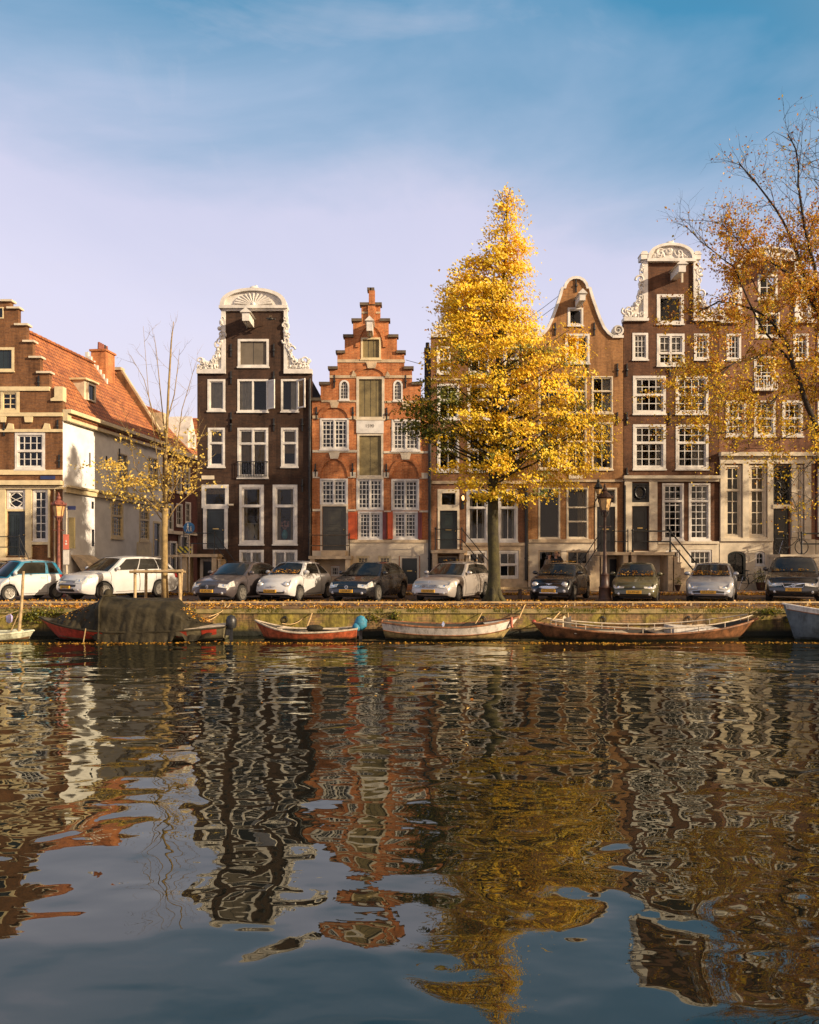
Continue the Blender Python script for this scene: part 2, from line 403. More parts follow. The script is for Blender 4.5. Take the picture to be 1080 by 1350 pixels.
def shell(h, x0, x1, z_eave, zr, mat, roof='slate', depth=11.0, y0=None):
    """side walls, back wall and a roof with its ridge running back from the street"""
    y0 = Y0 + 0.285 if y0 is None else y0; y1 = y0 + depth; xc = (x0 + x1) / 2
    mb = MB()
    mb.box(x0 + 0.004, x0 + 0.28, y0, y1, 0.0, z_eave).box(x1 - 0.28, x1 - 0.004, y0, y1, 0.0, z_eave)
    mb.prism([(x0 + 0.285, 0), (x1 - 0.285, 0), (x1 - 0.285, z_eave), (xc, zr - 0.1), (x0 + 0.285, z_eave)], y1 - 0.3, y1 - 0.01)
    mb.build('side_wall', mat, h)
    MB().box(x0 + 0.3, x1 - 0.3, y0 + 1.9, y0 + 2.0, 0.12, z_eave - 0.05).build('room_shade_sheet', M.setdefault('painted_room_shade', paint('painted_room_shade', (0.035, 0.03, 0.025), 0.9, 0.2, 2.0)), h)  # dark sheet added inside so the panes read as shaded rooms
    rf = MB()
    rf.prism([(x0 + 0.005, z_eave + 0.005), (xc, zr), (x1 - 0.005, z_eave + 0.005), (x1 - 0.3, z_eave - 0.03), (xc, zr - 0.18), (x0 + 0.3, z_eave - 0.03)], y0 + 0.02, y1 + 0.2)
    rf.build('roof', roof, h)
def scrolls(h, curve, F, mat='white', seed=1, r0=0.16):
    """carved claw piece: volutes and leaf lumps along a curve, on a backing slab"""
    rr = random.Random(seed); mb = MB(F)
    n = len(curve)
    for i in range(n * 5):
        t = i / (n * 5 - 1) * (n - 1); k = min(int(t), n - 2); f = t - k
        x = lerp(curve[k][0], curve[k + 1][0], f); z = lerp(curve[k][1], curve[k + 1][1], f)
        r = r0 * rr.uniform(0.5, 1.15)
        x += rr.uniform(-0.5, 0.5) * r; z += rr.uniform(-0.4, 0.4) * r
        if i % 3 == 0:
            pts = []; s = rr.choice((-1, 1)); a0 = rr.random() * 6
            for q in range(14):
                a = a0 + s * q * 0.55; rad = r * (1 - q / 16)
                pts.append((x + rad * math.cos(a), -0.05 - 0.006 * q, z + rad * math.sin(a)))
            mb.tube(pts, [r * 0.3 * (1 - q / 20) for q in range(14)], 6)
        else:
            mb.ball((x, -0.02, z), r * rr.uniform(0.4, 0.7), 0.1, r * rr.uniform(0.45, 0.95), 7, 5)
    return mb.build('scroll_carving', mat, h, smooth=50)
def hoist(h, x, ytop, w=9, hh=17, out=1.1, mat='white', F=FRONT):
    cx, zt = fx(x), fz(ytop); bw = w / SC / 2; bh = hh / SC
    b = MB(F).box(cx - bw * 0.75, cx + bw * 0.75, -out, 0.3, zt - bh, zt - 0.12)
    b.prism([(cx - bw * 1.25, zt - 0.12), (cx + bw * 1.25, zt - 0.12), (cx, zt + 0.1)], -out - 0.06, 0.02)
    o = b.build('hoist_beam', mat, h)
    MB(F).tube([(cx, -out + 0.12, zt - bh), (cx, -out + 0.12, zt - bh - 0.16), (cx + 0.05, -out + 0.12, zt - bh - 0.25), (cx, -out + 0.12, zt - bh - 0.32)], 0.018, 5).build('hook', 'iron', o)
    return o
def railing(h, pts, rails=(1.0, 0.5), posts=None, r=0.022, height=0.95, mat='iron'):
    """handrail along foot points (world), posts at given indices"""
    mb = MB()
    for t in rails: mb.tube([Vector(p) + Vector((0, 0, height * t)) for p in pts], r, 6)
    o = mb.build('railing', mat, h)
    for i in (posts if posts is not None else range(len(pts))):
        p = Vector(pts[i])
        MB().lathe([(r * 1.6, 0), (r * 1.6, 0.06), (r * 1.1, 0.1), (r * 1.1, height), (r * 1.8, height + 0.03), (r * 1.2, height + 0.08), (0.004, height + 0.1)], p, 8).build('post', mat, o)
    return o
def stoop(h, x0, x1, ztop, out=1.25, mat='stone', steps_to=None, n=6, y=Y0):
    """landing with an open-fronted base and steps running down along the street"""
    mb = MB().box(x0 - 0.06, x1 + 0.06, y - out - 0.05, y - 0.01, ztop - 0.14, ztop)
    mb.box(x0, x0 + 0.22, y - out, y - 0.012, 0.1, ztop - 0.142).box(x1 - 0.22, x1, y - out, y - 0.012, 0.1, ztop - 0.142)
    mb.build('landing', mat, h)
    if steps_to is not None:
        sg = 1 if steps_to > x1 else -1
        xa = x1 + 0.063 if sg > 0 else x0 - 0.063
        st = MB()
        for i in range(n):
            a = lerp(xa, steps_to, i / n); b = lerp(xa, steps_to, (i + 1) / n)
            z = lerp(ztop, 0.1, (i + 1) / (n + 1))
            st.box(a, b - 0.002 * sg, y - out + 0.02, y - 0.014, 0.1, z)
            st.box(a - 0.0 * sg, b + 0.03 * sg, y - out - 0.02, y - 0.016, z + 0.001, z + 0.045)
        st.build('steps', mat, h)
def downpipe(h, px, y_top, y_bot=775, r=0.055, mat='iron'):
    x = fx(px); mb = MB().tube([(x, Y0 - 0.1, fz(y_bot)), (x, Y0 - 0.1, fz(y_top))], r, 8)
    z = fz(y_bot) + 1
    while z < fz(y_top): mb.lathe([(r * 1.35, 0), (r * 1.35, 0.06)], (x, Y0 - 0.1, z), 8); z += 1.8
    return mb.build('downpipe', mat, h)
def house(name, label, x0, x1): return thing(name, label, 'house', ((fx(x0) + fx(x1)) / 2, Y0, 0.1), world=True)
def facade(h, outline, mat, openings, thick=0.28, wall='wall'):
    holes = []
    for o in openings:
        u0, z0, u1, z1 = rect(o[0]) if not isinstance(o, dict) else o['r']
        holes.append(shape(u0, z0, u1, z1, o[1] if len(o) > 1 else 0.0, 0.004))
    return wall_mesh(FRONT, poly_px(outline), holes, 0.0, thick).build(wall, mat, h)
def pediment(h, x0, x1, ybase, yapex, mat='white', shell_fan=True, thick=0.32):
    """segmental pediment with hood moulding and shell"""
    xa, xb, zb, za = fx(x0), fx(x1), fz(ybase), fz(yapex)
    cx = (xa + xb) / 2; hw = (xb - xa) / 2; hz = za - zb
    arc = [(cx + hw * math.cos(math.pi * k / 24), zb + hz * math.sin(math.pi * k / 24) ** 0.8) for k in range(25)]
    MB(FRONT).prism([(cx + (x - cx) * 0.9, zb + (z - zb) * 0.88) for x, z in arc], -0.06, thick).build('pediment', mat, h)
    inner = [(cx + (x - cx) * 0.87, zb + (z - zb) * 0.84) for x, z in arc]
    mb = MB(FRONT)
    n = len(arc)
    vs = []
    for d in (-0.2, thick + 0.02):
        vs += [(x, d, z) for x, z in arc] + [(x, d, z) for x, z in inner]
    fs = []
    for i in range(n - 1):
        fs += [[i, i + 1, n + i + 1, n + i], [2 * n + i, 3 * n + i, 3 * n + i + 1, 2 * n + i + 1], [i, 2 * n + i, 2 * n + i + 1, i + 1], [n + i, n + i + 1, 3 * n + i + 1, 3 * n + i]]
    fs += [[0, n, 3 * n, 2 * n], [n - 1, 3 * n - 1, 4 * n - 1, 2 * n - 1]]
    mb.add(vs, fs).build('hood_moulding', mat, h)
    MB(FRONT).box(xa - 0.04, xb + 0.04, -0.22, thick + 0.03, zb - 0.12, zb + 0.015).build('cornice', mat, h)
    if shell_fan:
        sb = MB(FRONT)
        for k in range(13):
            a = math.pi * (0.06 + 0.88 * k / 12)
            rx, rz = hw * 0.58, hz * 0.66
            sb.tube([(cx + 0.06 * math.cos(a), -0.1, zb + 0.05), (cx + rx * 0.6 * math.cos(a), -0.12, zb + 0.05 + rz * 0.6 * math.sin(a)), (cx + rx * math.cos(a), -0.08, zb + 0.05 + rz * math.sin(a))], [0.02, 0.05, 0.065], 6)
        sb.ball((cx, -0.1, zb + 0.08), 0.12, 0.1, 0.12)
        sb.build('shell_ornament', mat, h, smooth=60)
    fin = MB(FRONT).ball((cx, 0.05, za + 0.06), 0.22, 0.12, 0.1).ball((cx - 0.12, 0.05, za + 0.02), 0.16, 0.1, 0.08).ball((cx + 0.1, 0.05, za + 0.12), 0.08)
    fin.build('finial', mat, h, smooth=180)
# ================================================================ HOUSE: black neck gable
def lintel_win(h, px, **k): return window(h, FRONT, rect(px), **k)

h = house('canal_house', 'dark brown almost black brick neck-gable house with white scrolled shoulders and open casements', 260, 411)
OUT = [(260.2, 779), (411, 779), (411, 490), (375, 490), (375, 405), (298, 405), (298, 490), (260.2, 490)]
W_ = [((313.6, 447, 354.6, 484),), ((273.8, 500, 297.2, 542),), ((313.2, 500, 353.7, 543),), ((370.6, 500, 393.7, 542.7),),
      ((274.3, 564, 296.7, 615.7),), ((313.2, 564, 353.7, 630),), ((370.6, 564, 393.2, 615.7),),
      ((266, 639, 301.6, 724),), ((315.7, 639, 348, 717.8),), ((359.7, 639, 392.2, 717.8),),
      ((315.7, 725, 348, 762),), ((359.7, 725, 392.2, 762),), ((263.8, 736, 291, 775),)]
facade(h, OUT, 'brick_black', W_)
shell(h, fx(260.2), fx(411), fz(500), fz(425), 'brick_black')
window(h, FRONT, rect(W_[0][0]), g=(2, 1), backing='shutter_grey', fw=0.11)
window(h, FRONT, rect(W_[1][0]), g=(1, 1), fw=0.10, cur=('full', 'curtain'))
w = window(h, FRONT, rect(W_[2][0]), g=(1, 1), thick=(0.5,), fw=0.09, cur=('left', 'curtain'), sashfw=0)
def casement(par, xh, y0, y1, ang, wpx, glazed=True):
    z0, z1 = fz(y1), fz(y0); wd = wpx / SC
    F2 = Frame((fx(xh), Y0 - 0.03, 0), (math.cos(ang), -math.sin(ang), 0), (math.sin(ang), math.cos(ang), 0))
    c = MB(F2).ring(shape(0, z0, wd, z1), shape(0, z0, wd, z1, 0, 0.07), -0.025, 0.025).build('open_casement', 'white', par)
    MB(F2).add([(0.06, 0, z0 + 0.06), (wd - 0.06, 0, z0 + 0.06), (wd - 0.06, 0, z1 - 0.06), (0.06, 0, z1 - 0.06)], [[0, 1, 2, 3]]).build('casement_pane', 'glass' if glazed else 'panel_pale', par, recalc=False)
casement(w, 352, 502, 540, math.radians(38), 15, False)
w = window(h, FRONT, rect(W_[3][0]), g=(1, 1), fw=0.09, sashfw=0, cur=('right', 'curtain'))
casement(w, 392.5, 501, 539, math.radians(42), 15)
for i, g_ in ((4, 1), (6, 1)): window(h, FRONT, rect(W_[i][0]), g=(1, 1), trans=(0.62,), fw=0.095, cur=('full', 'drape', 0.66))
w = window(h, FRONT, rect(W_[5][0]), g=(2, 1), thick=(0.5,), trans=(0.7,), fw=0.1, cur=('full', 'drape', 0.7), sill=True)
# french balcony rail
rb = MB(FRONT)
for z in (fz(609), fz(628)): rb.box(fx(314), fx(353), -0.16, -0.13, z - 0.02, z + 0.02)
for k in range(12):
    x = lerp(fx(314.5), fx(352.5), k / 11); rb.box(x - 0.012, x + 0.012, -0.155, -0.135, fz(628), fz(609))
for x in (314, 353): rb.box(fx(x) - 0.02, fx(x) + 0.02, -0.16, 0.05, fz(609) - 0.02, fz(609) + 0.02)
rb.build('balcony_rail', 'iron', h)
# door bay with transom light
window(h, FRONT, (fx(266), fz(670), fx(301.6), fz(639)), g=(1, 1), fw=0.16, sill=False, sashfw=0.03, cur=('full', 'drape', 0.35))
door(h, FRONT, (fx(272.5), fz(723.5), fx(296), fz(671)), 'door_green', 'white', 0.16)
for i in (8, 9): window(h, FRONT, rect(W_[i][0]), g=(1, 1), trans=(0.66,), fw=0.14, cur=('sides', 'drape'), sashfw=0.04)
for i in (10, 11): window(h, FRONT, rect(W_[i][0]), g=(1, 1), thick=(0.5,), fw=0.11, cur=('full', 'panel_pale'), sill=False, sashfw=0.02)
door(h, FRONT, (fx(268), fz(775), fx(287), fz(740)), 'door_black', 'white', 0.14, plate=False)
stoop(h, fx(249), fx(293), fz(730.5), 1.1, steps_to=fx(312), n=5)
zl = fz(730.5)
railing(h, [(fx(251), Y0 - 1.05, zl), (fx(290), Y0 - 1.05, zl), (fx(318), Y0 - 1.05, 0.42)], posts=[0, 1, 2])
for x0, x1 in ((292.3, 297.8), (374.6, 379.4)): strip(h, 'gable_edge', 'white', (x0, 404, x1, 491), 0.08)
strip(h, 'frieze', 'white', (293, 404.6, 379, 410.5), 0.1)
pediment(h, 291, 378.5, 404.5, 381)
for x0, x1 in ((260, 298), (374.6, 411.5)): strip(h, 'shoulder_moulding', 'white', (x0, 487, x1, 493), 0.12, d1=0.3)
cl = poly_px([(293.5, 420), (291, 440), (290, 455), (288, 466), (284, 474), (278, 480), (270, 479), (264, 475)])
cr = poly_px([(378, 420), (379, 440), (380, 455), (382, 466), (387, 474), (393, 480), (401, 479), (407, 475)])
for c, xe, sd in ((cl, 292, 3), (cr, 379.5, 4)):
    MB(FRONT).prism([(fx(xe), fz(488))] + [(fx(xe), c[0][1])] + [(x, z) for x, z in c[1:]] + [(c[-1][0], fz(488))], -0.0, 0.2).build('scroll_slab', 'white', h)
    scrolls(h, c, FRONT, seed=sd, r0=0.19)
for q, sx in ((263, -1), (407, 1)):
    scrolls(h, poly_px([(q, 486), (q + 10 * -sx, 484), (q + 24 * -sx, 483)]), FRONT, seed=int(q), r0=0.15)
hoist(h, 330.5, 418, 12, 14, 1.1)
anchors(h, [(304.9, 462), (361.3, 462), (304.9, 498), (361.3, 498), (304.9, 560), (361.3, 560), (399, 560), (399, 640), (304.9, 552)])
MB(FRONT).box(fx(266), fx(282.6), -0.03, 0.02, fz(632), fz(627)).build('house_plaque', 'ivory', h)
MB(FRONT).tube([(fx(301), -0.02, fz(666)), (fx(303), -0.2, fz(666)), (fx(309), -0.2, fz(666))], 0.05, 8).build('wall_lamp', 'ivory', h)
downpipe(h, 408.8, 500, 745)
# small things standing in the lower windows
def window_thing(name, label, cat, px, py, build):
    t = thing(name, label, cat, (fx(px), Y0 + 0.35, fz(py)), 0); build(t); return t
def vase_b(t):
    MB().lathe([(0.05, 0), (0.13, 0.08), (0.16, 0.22), (0.12, 0.36), (0.07, 0.42), (0.09, 0.46)], (0, 0, 0), 12).build('vase', M['vase_blue'], t, smooth=60)
    f = MB(); rr = random.Random(5)
    for k in range(14):
        a = rr.random() * 6.3; e = (0.16 * math.cos(a), 0.1 * math.sin(a), 0.6 + rr.random() * 0.25)
        f.tube([(0, 0, 0.42), e], 0.008, 4); f.ball(e, 0.055, n=6, m=4)
    f.build('flowers', M['flower_pink'], t)
M['vase_blue'] = paint('teal_glaze', (0.05, 0.30, 0.36), 0.2, 0.15, 8)
M['flower_pink'] = paint('pale_pink_petals', (0.5, 0.25, 0.2), 0.7, 0.2, 20)
M['linen'] = paint('beige_linen', (0.45, 0.38, 0.27), 0.9, 0.1, 6)
def chair_b(t):
    MB().grid(lambda i, j: ((i - 0.5) * lerp(0.42, 0.30, abs(2 * j - 1) ** 2), -0.03 * math.sin(math.pi * i), 0.05 + j * 0.7), 8, 10).build('backrest', 'linen', t, smooth=180, recalc=False)
    MB().box(-0.25, 0.25, -0.06, 0.06, 0.72, 0.78).build('top_rail', 'linen', t)
    MB().box(-0.22, 0.22, 0.0, 0.4, 0.0, 0.05).build('seat', 'linen', t)
window_thing('vase_of_flowers', 'teal vase of pale flowers inside the right ground-floor window of the dark brown house', 'vase', 374, 711, vase_b)
window_thing('dining_chair', 'beige linen chair with pointed top behind the ground-floor window of the dark brown house', 'chair', 328, 711, chair_b)
window_thing('dining_chair', 'plain-backed beige chair beside the first one in the window of the dark brown house', 'chair', 339.5, 711, chair_b)

# ================================================================ HOUSE: orange step gable
h = house('canal_house', 'bright orange brick step-gable house with cream bands, olive loft doors and red shutters', 413, 565)
steps = [(411.6, 527), (422.8, 506), (434.5, 485.5), (444.8, 464.5), (454.5, 443.5), (465.5, 422.5), (476.5, 401.5), (486.3, 382)]
OUT = [(411.6, 779), (564.8, 779)]
mir = [(978 - x if x > 412 else 564.8, y) for x, y in steps]
for i, (x, y) in enumerate(mir):
    OUT.append((x, y))
    if i < len(mir) - 1: OUT.append((mir[i + 1][0], y))
for i in range(len(steps) - 1, -1, -1):
    x, y = steps[i]; OUT.append((x, y))
    if i > 0: OUT.append((x, steps[i - 1][1]))
OUT.append
W_ = [((476, 445, 502.5, 474),), ((447.6, 501, 460.6, 527.5), 0.22), ((518.6, 501, 531, 528.5), 0.22), ((470, 496.5, 507, 553),), ((471, 571.5, 505.5, 629.5),),
      ((422, 551.5, 460, 593),), ((516.5, 553, 554, 594.5),), ((422, 631, 458.8, 666.5),), ((470, 630, 505.8, 673),), ((516, 631.5, 552.8, 673),),
      ((472, 674.2, 504.5, 711.5),), ((518, 674.2, 551, 710.8),), ((425, 667.5, 456.5, 725.5),), ((470, 733, 487, 744),), ((499, 733, 516, 744),), ((530, 736, 550, 770),), ((436, 746, 448, 760),)]
facade(h, OUT, 'brick_orange', W_)
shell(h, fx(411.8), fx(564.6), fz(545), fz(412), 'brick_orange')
for (x, y), (xn, yn) in zip(steps, steps[1:] + [(489, 382)]):
    MB(FRONT).box(fx(x - 2), fx(xn + 0.8), -0.1, 0.36, fz(y + 1.5), fz(y - 2.2)).build('capstone', 'cap', h)
    MB(FRONT).box(fx(978 - xn - 0.8), fx(978 - x + 2 if x > 412 else 566.5), -0.1, 0.36, fz(y + 1.5), fz(y - 2.2)).build('capstone', 'cap', h)
# pilasters carrying the top steps
for r in ((486.5, 384, 494.5, 402), (485.5, 404, 495, 424)): strip(h, 'gable_pilaster', 'brick_orange', r, 0.12)
for r in ((476.5, 411, 485, 413.5), (495.4, 411, 501.5, 413.5)): strip(h, 'stone_band', 'stone', r, 0.03)
window(h, FRONT, rect(W_[0][0]), g=(3, 1), backing='shutter', fw=0.09, mat='cream')
window(h, FRONT, rect(W_[3][0]), g=(4, 1), backing='shutter', fw=0.12, mat='ivory')
window(h, FRONT, rect(W_[4][0]), g=(2, 1), backing='shutter', fw=0.10, mat='ivory', sill=False)
for i in (1, 2): window(h, FRONT, rect(W_[i][0]), g=(3, 5), fw=0.075, arch=0.22, cur=('full', 'curtain'), mat='white', bar=0.02)
for i, rows in ((5, 6), (6, 6), (7, 5), (8, 6), (9, 6), (10, 6), (11, 6)):
    window(h, FRONT, rect(W_[i][0]), g=(6, rows), thick=(0.5,), fw=0.085, mat='white', bar=0.034, sill=i in (5, 6, 10, 11), sashfw=0.05, cur=('full', 'curtain') if i == 6 else None)
door(h, FRONT, rect(W_[12][0]), 'door_olive', 'ivory', 0.09, plate=False)
for i in (13, 14): window(h, FRONT, rect(W_[i][0]), g=(3, 2), fw=0.07, mat='cream', sill=False, bar=0.02)
door(h, FRONT, rect(W_[15][0]), 'door_green', 'ivory', 0.1, plate=True)
window(h, FRONT, rect(W_[16][0]), g=(3, 2), fw=0.06, mat='white', sill=False)
# year stone
ys = MB(FRONT).box(fx(470), fx(506), -0.06, 0.1, fz(571.3), fz(553.2)).build('year_stone', 'white', h)
text('year_number', '1590', 0.21, 'cap', ys, (fx(487.5), Y0 - 0.064, fz(562)), (math.radians(90), 0, 0))
for r in ((470.5, 629.7, 505.5, 631.5),): strip(h, 'sill_board', 'ivory', r, 0.05)
# cream bands
for r in ((445, 474, 534, 478), (434.5, 495, 469.6, 498.5), (507.4, 495, 543.5, 498.5), (424, 527.6, 469.6, 530.4), (507.4, 528.6, 553.5, 531),
          (412.2, 593.4, 470.6, 596.6), (505.8, 594.8, 564.4, 597.8), (412.2, 671, 424, 674), (459.2, 671.5, 469.6, 674), (506.2, 673.2, 515.8, 675), (553, 673, 564.4, 675.4)):
    strip(h, 'stone_band', 'stone' if r[1] < 540 else 'ivory', r, 0.04)
# relieving arches with keystones and springers
def arch_band(cx, yspring, halfw, yapex, w=4.2):
    o, i = [], []
    for k in range(13):
        a = math.pi * k / 12
        hw, hz = halfw / SC, (yspring - yapex) / SC; b = w / SC
        o.append((fx(cx) + (hw + b) * math.cos(a), fz(yspring) + (hz + b) * math.sin(a))); i.append((fx(cx) + hw * math.cos(a), fz(yspring) + hz * math.sin(a)))
    mb = MB(FRONT)
    vs = [(x, -0.06, z) for x, z in o] + [(x, -0.06, z) for x, z in i] + [(x, 0.05, z) for x, z in o] + [(x, 0.05, z) for x, z in i]
    n = 13; fs = []
    for k in range(n - 1): fs += [[k, k + 1, n + k + 1, n + k], [k, 2 * n + k, 2 * n + k + 1, k + 1], [n + k, n + k + 1, 3 * n + k + 1, 3 * n + k]]
    mb.add(vs, fs).build('brick_arch', 'brick_orange', h, recalc=True)
for cx, ys_, hw, ya in ((441, 551, 17.5, 537.5), (535, 552.5, 17.5, 539), (440.5, 629, 17.5, 605.5), (534.5, 630, 17.5, 607), (488.5, 496, 17.5, 486), (489, 458, 16, 430)):
    arch_band(cx, ys_, hw, ya)
for x0, y0, x1, y1 in ((435, 530.5, 447, 538), (530, 531.2, 541, 539), (434, 597, 448, 605), (528, 598, 542, 606), (483, 478.3, 497, 486)):
    MB(FRONT).prism(poly_px([(x0 + 2, y1), (x1 - 2, y1), (x1, y0), (x0, y0)]), -0.09, 0.05).build('keystone', 'ivory' if y0 > 590 else 'stone', h)
for x0, y0, x1, y1 in ((412.3, 548, 421.5, 552), (459.6, 549, 469.6, 553), (506.8, 549, 516, 553), (412.3, 622, 421.6, 630.5), (459.2, 622.5, 469.6, 630), (506, 623, 516, 630), (553.2, 623.5, 564.3, 631)):
    strip(h, 'springer_block', 'ivory' if y0 > 600 else 'stone', (x0, y0, x1, y1), 0.05)
for pts in ([(463, 497), (466, 488.5), (470, 494), (469.6, 497)], [(507.6, 497), (511, 489.5), (515, 495.5), (514, 497)]):
    MB(FRONT).prism(poly_px(pts)[::-1], -0.07, 0.05).build('springer_block', 'stone', h)
hoist(h, 488.7, 428, 10, 16, 1.0)
anchors(h, [(441, 503), (535, 503), (417.3, 545), (465.5, 545), (510, 546), (556.5, 545), (416, 620), (465, 619), (509.5, 620)])
# shutters beside the cross windows
for x0, x1, mt in ((459.2, 471, 'shutter_red'), (511.2, 518, 'shutter_red'), (504.8, 509.8, 'shutter_red_shade'), (551.4, 556.4, 'shutter_red_shade')):
    sh = MB(FRONT).box(fx(x0), fx(x1), -0.09, -0.045, fz(710.5), fz(675.6)).ring(shape(fx(x0), fz(710.5), fx(x1), fz(675.6)), shape(fx(x0), fz(710.5), fx(x1), fz(675.6), 0, 0.05), -0.105, -0.085)
    sh.build('shutter', mt, h)
# rendered base wall
BS = [(412, 779), (564.5, 779), (564.5, 712.5), (458.8, 712.5), (458.8, 726), (412, 726)]
wall_mesh(FRONT, poly_px(BS), [shape(*rect(W_[i][0]), 0, -0.004) for i in (13, 14)] + [shape(fx(526), fz(778.2), fx(554), fz(733))] + [shape(*rect(W_[16][0]), 0, -0.02)], -0.05, 0.046).build('rendered_base', 'plaster', h)
strip(h, 'base_moulding', 'stone', (459, 711.8, 564.4, 715.5), 0.1, d1=-0.06)
stoop(h, fx(412.5), fx(464), fz(733), 1.1)
zl = fz(733)
railing(h, [(fx(412.5), Y0 - 1.05, zl), (fx(463), Y0 - 1.05, zl)], posts=[0, 1], mat='cap')
MB(FRONT).box(fx(425), fx(457), -0.5, 0.0, fz(732.8), fz(726)).build('doorstep', 'stone', h)
downpipe(h, 566.6, 560, 765, 0.075)

# ================================================================ HOUSE behind the yellow tree
h = house('canal_house', 'reddish brown neck-gable house half hidden behind the yellow tree, lit lamp by its door', 568, 696)
OUT = [(568.3, 779), (695.4, 779), (695.4, 440), (668, 440), (668, 385), (594, 385), (594, 440), (568.3, 440)]
W_ = [((602, 380 + 8, 616, 410),), ((624, 392, 648, 424),), ((576, 457, 594, 493),), ((618, 457, 645, 493),), ((664, 457, 684, 493),)]
for y0, y1 in ((506, 553), (569, 622)):
    for x0, x1 in ((576.5, 605.5), (616, 645), (656, 684)): W_.append(((x0, y0, x1, y1),))
gi = len(W_)
W_ += [((577, 645, 605.6, 671),), ((580, 673, 603, 724),), ((615, 645, 643.6, 714.5),), ((656.5, 645, 682.8, 714.5),), ((616, 726, 642.5, 762),), ((656, 726, 683.6, 763),), ((578, 735, 601, 775),)]
facade(h, OUT, 'brick_brown', W_)
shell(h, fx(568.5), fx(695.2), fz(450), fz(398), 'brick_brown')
for i in range(gi):
    window(h, FRONT, rect(W_[i][0]), g=(2, 2), trans=(0.55,), fw=0.09, cur=[None, ('sides', 'curtain'), None][i % 3])
window(h, FRONT, rect(W_[gi][0]), g=(1, 1), fw=0.17, mat='ivory', sill=False, sashfw=0.03)
door(h, FRONT, rect(W_[gi + 1][0]), 'door_green', 'ivory', 0.1)
for i in (gi + 2, gi + 3): window(h, FRONT, rect(W_[i][0]), g=(2, 1), trans=(0.66,), fw=0.1, cur=('sides', 'curtain'))
for i in (gi + 4, gi + 5): window(h, FRONT, rect(W_[i][0]), g=(2, 2), trans=(0.5,), fw=0.09, sill=False, cur=('right', 'drape'))
door(h, FRONT, rect(W_[gi + 6][0]), 'door_black', 'ivory', 0.08, plate=False)
for r in ((568.4, 438.5, 594, 445), (668, 438.5, 695.3, 445), (589.5, 384, 594.2, 440), (667.8, 384, 672.5, 440)): strip(h, 'gable_edge', 'white', r, 0.1, d1=0.3)
pediment(h, 588, 674, 384.5, 366)
for c, xe, sd in ((poly_px([(589, 402), (587, 414), (582, 425), (575, 432)]), 589.5, 8), (poly_px([(673, 402), (675, 414), (680, 425), (688, 432)]), 672.5, 9)):
    MB(FRONT).prism([(fx(xe), fz(438.5)), (fx(xe), c[0][1])] + c[1:] + [(c[-1][0], fz(438.5))], 0.0, 0.2).build('scroll_slab', 'white', h)
    scrolls(h, c, FRONT, seed=sd, r0=0.17)
for r in ((568.4, 499, 695.2, 501.5), (568.4, 634, 695.2, 638)): strip(h, 'stone_band', 'stone', r, 0.06)
wall_mesh(FRONT, poly_px([(568.4, 779), (695.3, 779), (695.3, 719), (608, 719), (608, 726), (568.4, 726)]), [shape(*rect(W_[i][0]), 0, -0.01) for i in (gi + 4, gi + 5)] + [shape(fx(575), fz(778.2), fx(604), fz(731.5))], -0.05, 0.046).build('rendered_base', 'stone', h)
strip(h, 'base_moulding', 'stone', (608, 715.6, 695.3, 719.4), 0.12, d1=-0.055)
stoop(h, fx(569.5), fx(610), fz(725.5), 1.2, steps_to=fx(640), n=6)
zl = fz(725.5)
railing(h, [(fx(573), Y0 - 1.15, zl), (fx(607), Y0 - 1.15, zl), (fx(641), Y0 - 1.15, 0.5)], posts=[0, 1, 2])
hoist(h, 632, 388, 9, 14, 1.0)
# wall lamp (lit)
m, nt, o_ = new_mat('lit_bulb'); e_ = nd(nt, 'ShaderNodeEmission', {'Color': c4((1, 0.55, 0.18)), 'Strength': 2.5}); nt.links.new(e_.outputs[0], o_.inputs[0]); M['bulb'] = m
wl = MB(FRONT).box(fx(608.4), fx(612), -0.05, 0.02, fz(671), fz(652)).tube([(fx(610.2), -0.05, fz(662)), (fx(610.2), -0.25, fz(664)), (fx(610.2), -0.25, fz(660))], 0.02, 5).build('wall_lamp', 'iron', h)
MB(FRONT).lathe([(0.04, 0), (0.075, 0.15), (0.02, 0.22)], (fx(610.2), -0.25, fz(660)), 8).build('bulb', 'bulb', wl, smooth=60)
downpipe(h, 693.8, 640, 765, 0.075)
ch = MB().box(fx(560.5), fx(567.5), Y0 + 0.8, Y0 + 1.6, fz(560), fz(455)).box(fx(560), fx(568), Y0 + 0.75, Y0 + 1.65, fz(455), fz(452.5)).lathe([(0.1, 0), (0.09, 0.35)], (fx(564.5), Y0 + 1.2, fz(452.6)), 8)
ch.build('chimney', 'slate', h)

# ================================================================ HOUSE: tan bell gable
h = house('canal_house', 'light tan brick bell-gable house with curved white coping, right of the yellow tree', 696, 822)
bell = [(822, 443.5), (808, 443.5), (802, 439), (796.5, 432), (791.5, 421), (787, 409), (782.5, 396), (780, 388), (778, 380), (774.6, 379.6), (773.3, 374.5), (769.6, 369.6), (764.5, 366.7), (759.5, 366)]
left = [(1519 - x, y) for x, y in bell][::-1][1:]
OUT = [(696.3, 779), (821.7, 779)] + [(821.7, 443.5)] + bell[1:] + left[:-1] + [(696.3, 443.5)]
W_ = [((748.5, 405.5, 769, 429.5),), ((745, 440, 777.5, 479.5),)]
for y0, y1 in ((496, 545), (557, 619)):
    for x0, x1 in ((710, 738), (745.5, 773.5), (780, 808)): W_.append(((x0, y0, x1, y1),))
gi = len(W_)
W_ += [((710, 643, 738.6, 710.5),), ((747, 643, 775.6, 710.5),), ((785, 643, 813.5, 666),), ((787, 668, 811, 727.5),), ((710, 726, 739.5, 770),), ((747, 726, 776, 745),), ((803.5, 737, 823 - 2, 775),)]
facade(h, OUT, 'brick_tan', W_)
